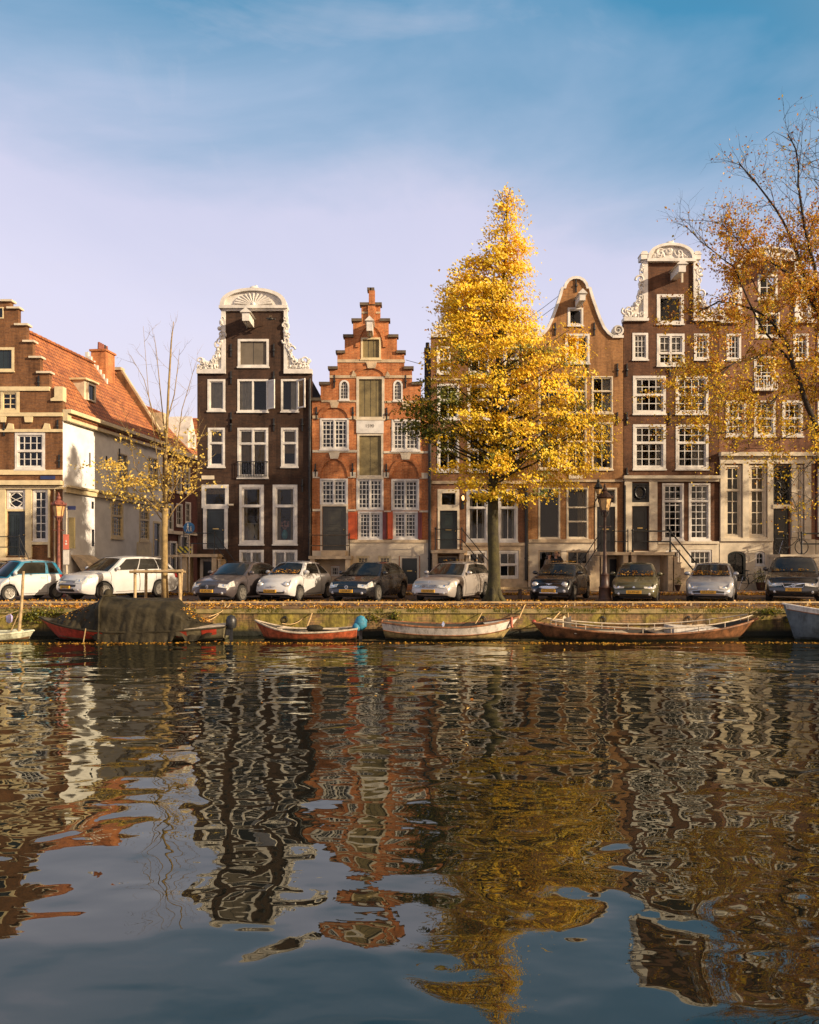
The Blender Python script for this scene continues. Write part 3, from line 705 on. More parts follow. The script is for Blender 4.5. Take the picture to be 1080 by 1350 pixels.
shell(h, fx(696.5), fx(821.5), fz(470), fz(400), 'brick_tan')
cp = [(x, y) for x, y in bell[1:]] + left[:-1]
pts = poly_px(cp); n = len(pts)
mb = MB(FRONT); vs = []
for i, (x, z) in enumerate(pts):
    a = Vector(pts[max(i - 1, 0)]); b = Vector(pts[min(i + 1, n - 1)]); t = (b - a).normalized(); nn = Vector((t.y, -t.x))
    if nn.dot(Vector((x, z)) - Vector((fx(759.5), fz(460)))) < 0: nn = -nn
    o_ = Vector((x, z)) + nn * 0.05; i_ = Vector((x, z)) - nn * 0.075
    vs += [(o_.x, -0.09, o_.y), (i_.x, -0.09, i_.y), (i_.x, 0.05, i_.y), (o_.x, 0.36, o_.y), (i_.x, 0.36, i_.y)]
fs = []
for i in range(n - 1):
    a = i * 5; b = a + 5
    fs += [[a, b, b + 1, a + 1], [a, a + 3, b + 3, b], [a + 1, b + 1, b + 2, a + 2], [a + 3, a + 4, b + 4, b + 3]]
mb.add(vs, fs).build('coping', 'white', h)
for cx, s in ((814.6, 1), (704.4, -1)):
    sp = []
    for k in range(30):
        a = -math.pi / 2 + s * k * 0.36; rad = 0.24 * (1 - k / 36)
        sp.append((fx(cx) + rad * math.cos(a), -0.06, fz(435.5) + rad * math.sin(a)))
    v = MB(FRONT).tube(sp, [0.06 * (1 - k / 50) for k in range(30)], 6).lathe([(0.25, 0.0), (0.25, 0.28)], (fx(cx), 0, fz(435.5)), 16, axis='y')
    v.box(fx(cx - 7.5), fx(cx + 7), -0.1, 0.35, fz(446), fz(442.4)).build('volute', 'white', h, smooth=50)
window(h, FRONT, rect(W_[0][0]), g=(1, 1), fw=0.085)
window(h, FRONT, rect(W_[1][0]), g=(1, 1), thick=(0.5,), fw=0.1)
for i in range(2, gi): window(h, FRONT, rect(W_[i][0]), g=(2, 1), trans=(0.6,), fw=0.055, cur=[('right', 'curtain'), None, None, ('sides', 'curtain')][i % 4], mat='ivory')
window(h, FRONT, rect(W_[gi][0]), g=(1, 1), fw=0.06, mat='ivory', cur=None, sashfw=0.03)
window(h, FRONT, rect(W_[gi + 1][0]), g=(1, 1), fw=0.06, mat='ivory', cur=('right', 'drape'), sashfw=0.03, trans=(0.33, 0.62))
window(h, FRONT, rect(W_[gi + 2][0]), g=(1, 1), fw=0.08, mat='ivory', sill=False)
door(h, FRONT, rect(W_[gi + 3][0]), 'door_black', 'ivory', 0.09)
window(h, FRONT, rect(W_[gi + 4][0]), g=(1, 1), fw=0.06, mat='stone', sill=False, sashfw=0)
window(h, FRONT, rect(W_[gi + 5][0]), g=(2, 1), fw=0.06, mat='stone', sill=False, sashfw=0.03)
door(h, FRONT, rect(W_[gi + 6][0]), 'door_black', 'ivory', 0.09, plate=False)
hoist(h, 762, 393, 10, 12, 1.0)
anchors(h, [(732, 434), (783.5, 434), (775, 487), (814, 488), (814, 552), (759.5, 377), (702, 488), (702, 552)])
for r in ((696.4, 632.5, 821.6, 635.5),): strip(h, 'stone_band', 'stone', r, 0.07)
MB(FRONT).box(fx(750), fx(768), -0.04, 0.02, fz(631), fz(626)).build('house_plaque', 'ivory', h)
wall_mesh(FRONT, poly_px([(696.4, 779), (821.6, 779), (821.6, 733), (783, 733), (783, 712), (696.4, 712)]), [shape(*rect(W_[gi + 4][0]), 0, -0.01), shape(*rect(W_[gi + 5][0]), 0, -0.01), shape(fx(801), fz(778.2), fx(821.4) + 0.0, fz(734.2))], -0.05, 0.046).build('rendered_base', 'plaster', h)
strip(h, 'base_moulding', 'stone', (696.6, 711, 782.5, 715.5), 0.12, d1=-0.055)
stoop(h, fx(784.5), fx(819), fz(728), 1.2, steps_to=fx(762), n=7)
zl = fz(728)
railing(h, [(fx(758), Y0 - 1.15, 0.42), (fx(785), Y0 - 1.15, zl), (fx(819), Y0 - 1.15, zl)], posts=[0, 1, 2])
bl = MB().tube([(fx(784), Y0 - 0.02, fz(668)), (fx(781), Y0 - 0.45, fz(663)), (fx(785.5), Y0 - 0.5, fz(655))], 0.03, 6).lathe([(0.06, 0), (0.17, 0.3), (0.19, 0.33), (0.22, 0.36), (0.12, 0.5), (0.05, 0.62), (0.07, 0.66), (0.01, 0.78)], (fx(785.5), Y0 - 0.5, fz(654)), 8)
wl = bl.build('wall_lantern', 'iron', h)
MB().lathe([(0.075, 0.04), (0.165, 0.27)], (fx(785.5), Y0 - 0.512, fz(654)), 8).build('lantern_glass', 'lamp_glass', wl)

# ================================================================ HOUSE: tall brown neck gable
h = house('canal_house', 'tall umber brick neck-gable house with many-paned white sash windows and cream ground floor', 822, 948)
OUT = [(822.3, 779), (947.6, 779), (947.6, 422), (916, 422), (916, 344), (852, 344), (852, 422), (822.3, 422)]
W_ = [((866, 388, 901.5, 427.5),), ((833.8, 439, 854.5, 474.5),), ((866, 440, 902.5, 482.5),), ((915, 440, 934.8, 474.5),),
      ((834.5, 495.5, 877.8, 546),), ((890.8, 495.5, 934, 546),), ((834.5, 559.5, 877.8, 618.8),), ((890.8, 559.5, 934, 618.8),),
      ((833, 637, 855, 662),), ((834, 667.5, 854.5, 725),), ((873, 637, 901.5, 712.5),), ((908, 637, 936.5, 712.5),), ((878, 725, 896, 762),), ((908, 725, 938, 746),)]
facade(h, OUT, 'brick_umber', W_)
shell(h, fx(822.5), fx(947.4), fz(435), fz(362), 'brick_umber', depth=12)
window(h, FRONT, rect(W_[0][0]), g=(1, 1), fw=0.13)
for i in (1, 3): window(h, FRONT, rect(W_[i][0]), g=(3, 4), fw=0.1, cur=('full', 'curtain'))
window(h, FRONT, rect(W_[2][0]), g=(4, 4), fw=0.11, thick=(0.5,), trans=(0.38,), cur=('full', 'curtain', 0.62))
for i, rw in ((4, 4), (5, 4), (6, 5), (7, 5)): window(h, FRONT, rect(W_[i][0]), g=(4, rw), trans=(0.5 if rw == 4 else 0.6,), fw=0.12, bar=0.034, cur=[('sides', 'curtain'), ('right', 'curtain'), ('left', 'curtain'), ('right', 'curtain')][i - 4] if i != 6 else ('sides', 'curtain'))
f = window(h, FRONT, rect(W_[8][0]), g=(1, 1), fw=0.06, mat='door_black', sill=False)
wr = MB(FRONT)
wr.tube([(fx(844) + 0.24 * math.cos(a * 0.3), -0.0, fz(649.5) + 0.27 * math.sin(a * 0.3)) for a in range(22)], 0.05, 6).build('wreath', 'door_black', f)
door(h, FRONT, rect(W_[9][0]), 'door_black', None)
for i in (10, 11): window(h, FRONT, rect(W_[i][0]), g=(3, 8), trans=(0.7,), fw=0.09, bar=0.034, cur=('right', 'curtain') if i == 11 else None)
for i in (12, 13): window(h, FRONT, rect(W_[i][0]), g=(4 if i == 13 else 2, 2), fw=0.08, sill=False, cur=('full', 'curtain'))
strip(h, 'cornice', 'ivory', (821.4, 627.5, 948.6, 631.5), 0.26, d1=-0.002)
strip(h, 'frieze', 'ivory', (822.8, 631.6, 947.2, 635), 0.12, d1=-0.002)
for r in ((823, 635.2, 832.6, 726), (855.4, 635.2, 866, 726)): strip(h, 'pilaster', 'ivory', r, 0.1, d1=-0.002)
strip(h, 'transom_beam', 'ivory', (832.8, 662.4, 855.2, 667.2), 0.09, d1=0.05)
wall_mesh(FRONT, poly_px([(822.5, 779), (947.4, 779), (947.4, 713.4), (866.4, 713.4), (866.4, 726.4), (822.5, 726.4)]), [shape(*rect(W_[12][0]), 0, -0.01), shape(*rect(W_[13][0]), 0, -0.01)], -0.05, 0.046).build('rendered_base', 'ivory', h)
strip(h, 'base_moulding', 'ivory', (866.6, 713.8, 947.2, 717), 0.12, d1=-0.055)
for r in ((847.8, 343, 853.6, 421), (913.6, 343, 918.8, 421)): strip(h, 'gable_edge', 'white', r, 0.1, d1=0.3)
for r in ((821.6, 419.6, 854.5, 424), (913.4, 419.6, 948, 424)): strip(h, 'shoulder_moulding', 'white', r, 0.15, d1=0.31)
pediment(h, 853, 915, 343, 322, shell_fan=False)
for x in (848.5, 918): MB(FRONT).box(fx(x - 4.5), fx(x + 4.5), -0.18, 0.33, fz(343.5), fz(337)).prism(poly_px([(x - 5.5, 337.2), (x + 5.5, 337.2), (x + 3, 333), (x - 3, 333)]), -0.2, 0.34).build('corner_block', 'white', h)
scrolls(h, poly_px([(862, 341), (872, 336), (883, 331), (894, 336), (905, 341)]), FRONT, seed=21, r0=0.2)
for c, xe, sd in ((poly_px([(847, 350), (846, 368), (845, 385), (842, 398), (836, 408), (828, 412), (824, 410)]), 848.5, 12), (poly_px([(919, 350), (920, 368), (921, 385), (924, 398), (930, 408), (938, 412), (944, 410)]), 917.5, 13)):
    MB(FRONT).prism([(fx(xe), fz(419.6)), (fx(xe), c[0][1])] + c[1:] + [(c[-1][0], fz(419.6))], 0.0, 0.2).build('scroll_slab', 'white', h)
    scrolls(h, c, FRONT, seed=sd, r0=0.2)
    scrolls(h, [(c[-1][0], fz(418)), (lerp(c[-1][0], fx(xe), 0.5), fz(417)), (fx(xe), fz(414))], FRONT, seed=sd + 20, r0=0.15)
hoist(h, 888.5, 357, 12, 13, 1.15)
MB(FRONT).box(fx(888), fx(890.2), -1.1, -1.02, fz(383), fz(369)).build('hoist_rod', 'ivory', h)
anchors(h, [(826.5, 488), (883, 488), (826.5, 552), (883, 552), (826.5, 625)])
stoop(h, fx(823.5), fx(876), fz(728), 1.2, steps_to=fx(904), n=6)
zl = fz(728)
railing(h, [(fx(825), Y0 - 1.15, zl), (fx(873), Y0 - 1.15, zl), (fx(906), Y0 - 1.15, 0.42)], posts=[0, 1, 2], r=0.035)
downpipe(h, 820.6 + 2.6, 640, 728, 0.05)

# ================================================================ HOUSE behind the right-hand tree
h = house('canal_house', 'rosy brown neck-gable house with white stone ground floor, behind the tree with orange leaves', 948, 1075)
OUT = [(948.2, 779), (1074.6, 779), (1074.6, 425), (1047, 425), (1047, 343), (977, 343), (977, 425), (948.2, 425)]
W_ = [((999, 362, 1025, 395),), ((996, 412, 1028, 445),), ((958, 440, 977, 475),), ((994, 470, 1022.5, 512),), ((1046, 440, 1066, 475),),
      ((957, 528, 984, 575.5),), ((994, 528, 1022.3, 575.5),), ((1031, 528, 1058.5, 575.5),),
      ((955, 613, 977.4, 708.5),), ((987, 613, 1010, 708.5),), ((1019, 613, 1041.5, 665),), ((1019.5, 671, 1040.5, 731),), ((1048.5, 613, 1058.5, 708.5),), ((959, 727, 982.5, 766), 0.22), ((995.5, 727, 1007.8, 745), 0.14)]
facade(h, OUT, 'brick_rosy', W_)
shell(h, fx(948.4), fx(1074.4), fz(440), fz(360), 'brick_rosy', depth=12)
for i in range(2): window(h, FRONT, rect(W_[i][0]), g=(2, 2), fw=0.1)
for i in (2, 3, 4): window(h, FRONT, rect(W_[i][0]), g=(3, 4), fw=0.1, cur=('sides', 'curtain'))
for i in (5, 6, 7): window(h, FRONT, rect(W_[i][0]), g=(3, 4), trans=(0.5,), fw=0.11, bar=0.034, cur=('sides', 'curtain'))
for i, gx in ((8, 2), (9, 2), (12, 1)): window(h, FRONT, rect(W_[i][0]), g=(gx, 6), trans=(0.66,), fw=0.1, mat='ivory', bar=0.04, cur=('full', 'drape') if i == 9 else None)
f = window(h, FRONT, rect(W_[10][0]), g=(1, 1), fw=0.06, mat='door_black', sill=False)
gr = MB(FRONT)
for q in range(2):
    for k in range(3):
        cx, cz = fx(1025.5 + 9 * q), fz(655 - 14 * k); gr.tube([(cx + 0.15 * math.cos(a * 0.5), 0.03, cz + 0.2 * math.sin(a * 0.5)) for a in range(14)], 0.02, 5)
gr.build('iron_tracery', 'iron', f)
door(h, FRONT, rect(W_[11][0]), 'door_black', None)
window(h, FRONT, rect(W_[13][0]), g=(2, 3), fw=0.09, mat='door_green', arch=0.22, sill=False)
window(h, FRONT, rect(W_[14][0]), g=(2, 2), fw=0.08, arch=0.14)
# stone ground floor with pilasters
strip(h, 'cornice', 'ivory', (947.6, 597, 1075.4, 602), 0.32, d1=-0.002)
strip(h, 'frieze', 'ivory', (948.6, 602.2, 1074.2, 611.5), 0.12, d1=-0.002)
for x0, x1 in ((948.8, 954.2), (978.2, 986.2), (1010.8, 1018.2), (1042.3, 1047.8), (1059.4, 1068)): strip(h, 'pilaster', 'ivory', (x0, 611.7, x1, 711), 0.12, d1=-0.002)
strip(h, 'transom_beam', 'ivory', (1017, 665.4, 1043.5, 670.6), 0.16, d1=0.04)
wall_mesh(FRONT, poly_px([(948.4, 779), (1074.4, 779), (1074.4, 711.2), (1042, 711.2), (1042, 731.5), (1018.4, 731.5), (1018.4, 711.2), (948.4, 711.2)]),
          [shape(*rect(W_[13][0]), 0.22, -0.01), shape(*rect(W_[14][0]), 0.14, -0.01)], -0.06, 0.056).build('stone_base', 'ivory', h)
for y in (727, 745, 762): pass
strip(h, 'base_moulding', 'ivory', (948.6, 709.5, 1018, 713.5), 0.16, d1=-0.064)
pediment(h, 975, 1049, 342.5, 327)
for r in ((971.6, 342, 977.4, 424), (1046.6, 342, 1052, 424)): strip(h, 'gable_edge', 'white', r, 0.1, d1=0.3)
for r in ((947.8, 421.6, 978, 426.5), (1046.2, 421.6, 1075, 426.5)): strip(h, 'shoulder_moulding', 'white', r, 0.15, d1=0.31)
for c, xe, sd in ((poly_px([(971, 350), (970, 372), (967, 392), (961, 407), (953, 413)]), 972, 32), (poly_px([(1053, 350), (1054, 372), (1057, 392), (1063, 407), (1071, 413)]), 1051.5, 33)):
    MB(FRONT).prism([(fx(xe), fz(421.6)), (fx(xe), c[0][1])] + c[1:] + [(c[-1][0], fz(421.6))], 0.0, 0.2).build('scroll_slab', 'white', h)
    scrolls(h, c, FRONT, seed=sd, r0=0.2)
hoist(h, 1012, 350, 10, 13, 1.1)
rb = MB(FRONT)
for z in (fz(497), fz(513)): rb.box(fx(993), fx(1023.5), -0.22, -0.16, z - 0.03, z + 0.03)
for k in range(9): x = lerp(fx(994), fx(1022.5), k / 8); rb.lathe([(0.02, 0), (0.035, 0.2), (0.02, 0.4), (0.02, 0.56)], (x, -0.19, fz(513)), 6)
rb.box(fx(993), fx(1023.5), -0.24, 0.0, fz(516), fz(513.4)).build('balcony_rail', 'white', h)
stoop(h, fx(1014), fx(1062), fz(731), 1.2, mat='ivory')
zl = fz(731)
railing(h, [(fx(1041), Y0 - 1.15, zl), (fx(1074), Y0 - 1.15, zl)], posts=[0, 1], r=0.035)

# ================================================================ HOUSE at the right edge
h = house('canal_house', 'wine-brown brick house cut off by the right edge, with white sash windows', 1075, 1200)
OUT = [(1075.4, 779), (1199, 779), (1199, 400), (1075.4, 400)]
W_ = [((1078 + i * 40, y0, 1104 + i * 40, y1),) for y0, y1 in ((440, 490), (525, 580), (618, 706)) for i in range(3)]
facade(h, OUT, 'brick_red', W_)
shell(h, fx(1075.6), fx(1198.8), fz(402), fz(340), 'brick_red', depth=12)
for o_ in W_: window(h, FRONT, rect(o_[0]), g=(3, 4), trans=(0.5,), fw=0.1)
strip(h, 'cornice', 'ivory', (1075.6, 598, 1199, 608), 0.25, d1=-0.002)
strip(h, 'cornice', 'white', (1075.6, 396, 1199, 402), 0.3)
wall_mesh(FRONT, poly_px([(1075.6, 779), (1198.8, 779), (1198.8, 712), (1075.6, 712)]), [], -0.05, 0.046).build('stone_base', 'ivory', h)
# ================================================================ CORNER HOUSE with the white side wall
h = house('corner_house', 'brown brick step-gable corner house with cream bands, whitewashed side wall and orange tiled roof', -89, 83)
st = [(82.8, 512), (65, 491), (53, 471), (43, 450), (35, 428), (24, 406), (14, 396.5)]
OUT = [(-88.8, 779), (82.8, 779), (82.8, 512)]
def stair(lst):
    o = []
    for i in range(1, len(lst)): o += [(lst[i][0], lst[i - 1][1]), lst[i]]
    return o
rt = stair(st)
lf_ = [(-6 - x, y) for x, y in rt][::-1]
OUT += rt + lf_ + [(-88.8, 512)]
W_ = [((-11, 458, 19, 489.5),), ((-36, 513.5, 26, 544),), ((20, 570, 59.5, 619),), ((-66, 570, -27, 619),), ((9.5, 646, 34, 672),), ((10, 674, 33.5, 732.5),), ((43.5, 645.5, 63.5, 713.5),), ((-40, 645, -8, 713),), ((-11, 405, 5, 420),)]
facade(h, OUT, 'brick_corner', W_)
FS = Frame((fx(83) - 0.0, Y0, 0), (0.1123, 0.9937, 0), (-0.9937, 0.1123, 0))
def su(px):
    """distance along the side wall for a photo column"""
    k = (px - 540) / 1040.0; X0 = fx(83); D = (X0 - 0.113 * Y0) / (k - 0.113); return (D - Y0) / 0.9937, D
def srect(x0, y0, x1, y1):
    u0, D0 = su(x0); u1, D1 = su(x1); Dm = (D0 + D1) / 2
    return (u0, EZ - (y1 - 735) * Dm / 1040, u1, EZ - (y0 - 735) * Dm / 1040)
ZE = 8.55
UL = su(216)[0]
SW = [srect(155, 598, 168.5, 648), srect(195.5, 603, 208.5, 643), srect(146.5, 661, 162.5, 710), srect(183.5, 667, 197, 714), srect(203, 690, 211, 733)]
wall_mesh(FS, [(0.005, 0.02), (UL, 0.02), (UL, ZE), (0.005, ZE)], [shape(*r, 0, 0.004) for r in SW], 0.0, 0.3).build('whitewashed_wall', 'white_wall', h)
for r in SW[:2]: window(h, FS, r, g=(4, 6), fw=0.07, mat='ivory', bar=0.03)
for r in SW[2:4]: window(h, FS, r, g=(4, 8), trans=(0.62,), fw=0.12, mat='cream', bar=0.035)
door(h, FS, SW[4], 'door_green', 'cream', 0.12)
# cream surround along the far end of the side wall
zb = EZ + (735 - 640) * Y0 / 1040
MB(FS).box(0.0, UL, -0.16, -0.002, zb - 0.32, zb - 0.08).box(0.0, UL, -0.26, -0.165, zb - 0.08, zb + 0.02).build('string_course', 'cream', h)
for r in SW[3:5]: MB(FS).box(r[0] - 0.28, r[2] + 0.25, -0.035, -0.002, 0.0, r[1] - 0.06).build('apron_panel', 'cream', h)
MB(FS).box(-0.02, UL + 0.05, -0.42, -0.002, ZE - 0.16, ZE + 0.02).box(-0.02, UL + 0.05, -0.24, -0.003, ZE - 0.5, ZE - 0.162).build('eaves_cornice', 'cream', h)
# iron ties and niches on the white wall
for px, y in ((118, 606), (140, 610), (157, 600)):
    u, D = su(px); z = EZ - (y - 735) * D / 1040; MB(FS).box(u - 0.03, u + 0.03, -0.05, 0.05, z - 0.35, z + 0.35).build('wall_anchor', 'iron', h)
for px, y, hh in ((122, 666, 0.18), (122.5, 709, 0.42)):
    u, D = su(px); z = EZ - (y - 735) * D / 1040; MB(FS).box(u - 0.1, u + 0.1, -0.02, 0.05, z - hh, z + hh).build('air_slot', 'iron', h)
# arched cellar hood at the foot of the wall
ua, _ = su(93); ub, _ = su(116)
hd = MB(FS); seg = 10
vs = []
for u in (ua, ub):
    for k in range(seg + 1):
        a = math.pi / 2 * k / seg; vs.append((u, -1.2 * math.cos(a), 0.1 + 1.65 * math.sin(a)))
fs = [[k, k + 1, seg + 2 + k, seg + 1 + k] for k in range(seg)] + [list(range(seg + 1)), list(range(seg + 1, 2 * seg + 2))]
hd.add(vs, fs).build('cellar_hood', 'stone', h, smooth=50)
FA = Frame(FS((ub + 0.02, -0.75, 0)), (1, 0, 0), (0, 1, 0))
MB(FA).ring(shape(-0.45, 0.1, 0.35, 1.55, 0.4), shape(-0.27, 0.1, 0.17, 1.35, 0.25), -0.06, 0.25).build('cellar_arch', 'cream', h)
# side / back walls, roof
MB(FS).box(0.3, UL, 5.85, 6.1, 0.0, ZE).build('side_wall', 'brick_corner', h)
RID = 3.05; ZR = 12.75
def roof_sheet(F, u0, u1, ze, zr, rd, over=0.3, name='roof', par=None):
    mb = MB(F)
    sl = (zr - ze) / rd
    sec = [(-over, ze - over * sl + 0.12), (rd, zr + 0.12), (2 * rd + over, ze - over * sl + 0.12), (2 * rd + over, ze - over * sl), (rd, zr), (-over, ze - over * sl)]
    n = 6; vs = [(u, d, z) for u in (u0, u1) for d, z in sec]
    mb.add(vs, [list(range(6))[::-1], [6 + i for i in range(6)]] + [[i, (i + 1) % 6, (i + 1) % 6 + 6, i + 6] for i in range(6)])
    o = mb.build(name, 'tiles', par)
    rl = MB(F)
    k = int((u1 - u0) / 0.4)
    for i in range(k):
        a = u0 + (u1 - u0) * i / k; rl.tube([(a, rd, zr + 0.12), (a + (u1 - u0) / k * 0.96, rd, zr + 0.13)], [0.12, 0.14], 8)
    rl.build('ridge_tiles', 'tiles', o)
    return o
rf = roof_sheet(FS, 0.32, UL - 0.16, ZE, ZR, RID, 0.25, 'roof', h)
sl = (ZR - ZE) / RID
def on_roof(px, py):
    """point of the right-hand roof slope seen at a photo position"""
    best = None
    for k in range(2000):
        D = 37 + k * 0.01
        p = at(px, py, D); q = p - FS.o; d = q.dot(FS.n); z = p.z
        e = z - (ZE + sl * d + 0.12)
        if best is None or abs(e) < best[0]: best = (abs(e), q.dot(FS.u), d, z)
    return best[1:]
# brick chimney with white flashing
u, d, z = on_roof(138, 494)
cb = MB(FS).box(u - 0.55, u + 0.55, d - 0.35, d + 0.55, z - 1.2, z + 1.25).box(u - 0.62, u + 0.62, d - 0.42, d + 0.62, z + 1.25, z + 1.36)
c_ = cb.build('chimney', 'brick_orange', rf)
for k in range(5): MB(FS).lathe([(0.09, 0), (0.075, 0.42)], (u - 0.45 + 0.22 * k, d + 0.1, z + 1.37), 8).build('chimney_pot', 'red_stone' if k != 3 else 'iron', c_)
for k in range(7):
    dd = d - 0.5 + k * 0.19; MB(FS).box(u - 0.7, u - 0.555, dd, dd + 0.18, ZE + sl * dd - 0.05, ZE + sl * dd + 0.42).build('flashing', 'white', c_)
# roof dormer
u, d, z = on_roof(118, 528)
dm = MB(FS).box(u - 0.55, u + 0.55, d - 0.02, d + 1.5, z - 0.25, z + 0.95).build('dormer', 'ivory', rf)
MB(FS).box(u - 0.68, u + 0.68, d - 0.18, d + 1.6, z + 0.951, z + 1.05).build('dormer_cap', 'cream', dm)
window(rf, FS, (u - 0.4, z - 0.05, u + 0.4, z + 0.85), g=(2, 1), fw=0.08, d=d - 0.13, sill=False, mat='ivory', backing='door_green')
# raised end gable
MB(FS).prism([(0, 0), (0, 0), (0, 0)], 0, 0) if False else None
mb = MB(FS)
sec = [(-0.05, 0.05), (-0.05, ZE + 0.3), (RID - 0.3, ZR + 0.4), (RID + 0.3, ZR + 0.4), (2 * RID + 0.05, ZE + 0.3), (2 * RID + 0.05, 0.05)]
vs = [(u, d, z) for u in (UL - 0.14, UL + 0.16) for d, z in sec]
mb.add(vs, [list(range(6))[::-1], [6 + i for i in range(6)]] + [[i, (i + 1) % 6, (i + 1) % 6 + 6, i + 6] for i in range(6)]).build('end_gable', 'brick_corner', h)
cpm = MB(FS)
for (a, b) in ((sec[1], sec[2]), (sec[4], sec[3])): cpm.tube([(UL + 0.01, a[0], a[1]), (UL + 0.01, b[0], b[1])], 0.15, 4)
cpm.box(UL - 0.25, UL + 0.26, RID - 0.42, RID + 0.42, ZR + 0.35, ZR + 0.52).build('gable_coping', 'stone', h)
# front gable trim
def fstep(x0, x1, y):
    MB(FRONT).box(fx(x0), fx(x1), -0.11, 0.36, fz(y + 1.4), fz(y - 1.2)).build('capstone', 'ivory', h)
for i in range(1, len(st)):
    xa = st[i][0] - 2 if i < 6 else -18; xb = st[i][0] + 3
    inner = st[i + 1][0] - 4 if i < 6 else 2
    fstep(inner, xb, st[i][1]); fstep(-6 - xb, -6 - inner, st[i][1])
for r in ((-88.5, 510, 66, 515.5), (-88.5, 544.2, 82.9, 549), (-88.5, 566, 82.9, 569.8), (-88.5, 619.5, 82.9, 626), (-88.5, 634, 83.5, 640)):
    strip(h, 'stone_band', 'cream', r, 0.07 if r[1] < 630 else 0.3)
for s in (1, -1):
    X = lambda x: x if s > 0 else -6 - x
    MB(FRONT).prism(poly_px([(X(73), 510), (X(84), 510), (X(84), 529), (X(68), 529), (X(68), 526), (X(73), 524)][::s]), -0.1, 0.3).build('shoulder_block', 'cream', h)
window(h, FRONT, rect(W_[0][0]), g=(4, 1), backing='door_green', fw=0.12, mat='cream')
window(h, FRONT, rect(W_[1][0]), g=(6, 3), thick=(0.36, 0.64), fw=0.14, mat='cream', bar=0.035)
for i in (2, 3): window(h, FRONT, rect(W_[i][0]), g=(4, 4), trans=(0.5,), fw=0.12, mat='white', bar=0.035)
f = window(h, FRONT, rect(W_[4][0]), g=(1, 1), fw=0.11, mat='white', sill=False)
tr = MB(FRONT); cx, cz = fx(21.8), fz(659)
for s in (1, -1):
    tr.tube([(cx + s * 0.34 * math.sin(math.pi * t / 12), 0.02, cz - 0.38 + 0.76 * t / 12) for t in range(13)], 0.026, 5)
    tr.tube([(cx - 0.34, 0.025, cz + s * 0.16), (cx, 0.025, cz - s * 0.02), (cx + 0.34, 0.025, cz - s * 0.16)], 0.022, 5)
tr.build('fanlight_tracery', 'white', f)
door(h, FRONT, rect(W_[5][0]), 'door_green', 'cream', 0.1, double=True, panels=((0.06, 0.34), (0.4, 0.92)), plate=False)
for i in (6, 7): window(h, FRONT, rect(W_[i][0]), g=(2 if i == 6 else 4, 6), fw=0.09, mat='white', bar=0.04)
window(h, FRONT, rect(W_[8][0]), g=(1, 1), backing='door_black', fw=0.05, mat='cream', sill=False)
for r in ((0, 641, 8.6, 735), (34.6, 641, 42.8, 735), (64.2, 641, 66.6, 735), (42.9, 714.5, 64.1, 718)): strip(h, 'timber_post', 'cream', r, 0.09, d1=-0.002)
strip(h, 'beam', 'cream', (-88.5, 641, 83.2, 645), 0.12, d1=-0.002)
for x0, x1 in ((33, 44), (1, 9)):
    MB(FRONT).prism(poly_px([(x0 + 1, 557), (x1 - 1, 557), (x1, 549.4), (x0, 549.4)]), -0.09, 0.05).build('keystone', 'cream', h)
for x in (14, 62, -6):
    MB(FRONT).prism(poly_px([(x - 5, 565.8), (x + 5, 565.8), (x + 4, 559), (x - 2, 558)]), -0.08, 0.05).build('springer_block', 'cream', h)
anchors(h, [(51.5, 504), (76.5, 562), (6, 566), (78.5, 608)])
ns = MB(FRONT).box(fx(54), fx(73), -0.05, 0.01, fz(632), fz(627.4)).build('street_name_plate', M.setdefault('sign_navy', paint('navy_enamel', (0.02, 0.03, 0.10), 0.3)), h)
stoop(h, fx(-4), fx(41), fz(735), 1.1, steps_to=fx(56), n=4)
zl = fz(735)
railing(h, [(fx(1), Y0 - 1.05, zl), (fx(40), Y0 - 1.05, zl), (fx(56), Y0 - 1.05, 0.3)], posts=[0, 1, 2])
MB(FRONT).tube([(fx(73), -0.06, fz(775)), (fx(73), -0.06, fz(640))], 0.04, 6).build('downpipe', 'stone', h)

# ================================================================ HOUSE down the side street
h = thing('side_street_house', 'dark red brick house with orange tiled roof down the side street behind the small tree', 'house', FS((UL + 0.2, 3, 0.1)), world=True)
U0, U1 = UL + 0.18, UL + 7.0
R3 = [srect(222, 612, 229, 648), srect(233, 614, 240, 650), srect(244, 616, 251, 650), srect(222, 664, 229, 700), srect(233, 664, 241, 694), srect(245, 662, 252, 690)]
wall_mesh(FS, [(U0, 0.0), (U1, 0.0), (U1, ZE - 0.1), (U0, ZE - 0.1)], [shape(*r, 0, 0.004) for r in R3], 0.03, 0.3).build('wall', 'brick_red', h)
for r in R3: window(h, FS, r, g=(2, 3), fw=0.1, d=0.03)
zc = EZ + (735 - 700) * 49.5 / 1040
MB(FS).box(U0, U1, -0.2, 0.027, zc - 0.2, zc).build('shop_cornice', 'ivory', h)
door(h, FS, srect(222, 716, 229, 755), 'door_green', 'white', 0.12, d=-0.12)
door(h, FS, srect(236, 708, 244, 752), 'door_black', 'white', 0.1, d=-0.12)
MB(FS).box(U0, U1, -0.3, 0.027, ZE - 0.4, ZE - 0.1).build('eaves_cornice', 'ivory', h)
MB(FS).box(U0, U1, 5.8, 6.05, 0, ZE).box(U1 - 0.25, U1, 0.34, 5.79, 0, ZE).build('back_wall', 'brick_red', h)
rf2 = roof_sheet(FS, U0 + 0.02, U1, ZE - 0.05, 11.5, RID, 0.2, 'roof', h)
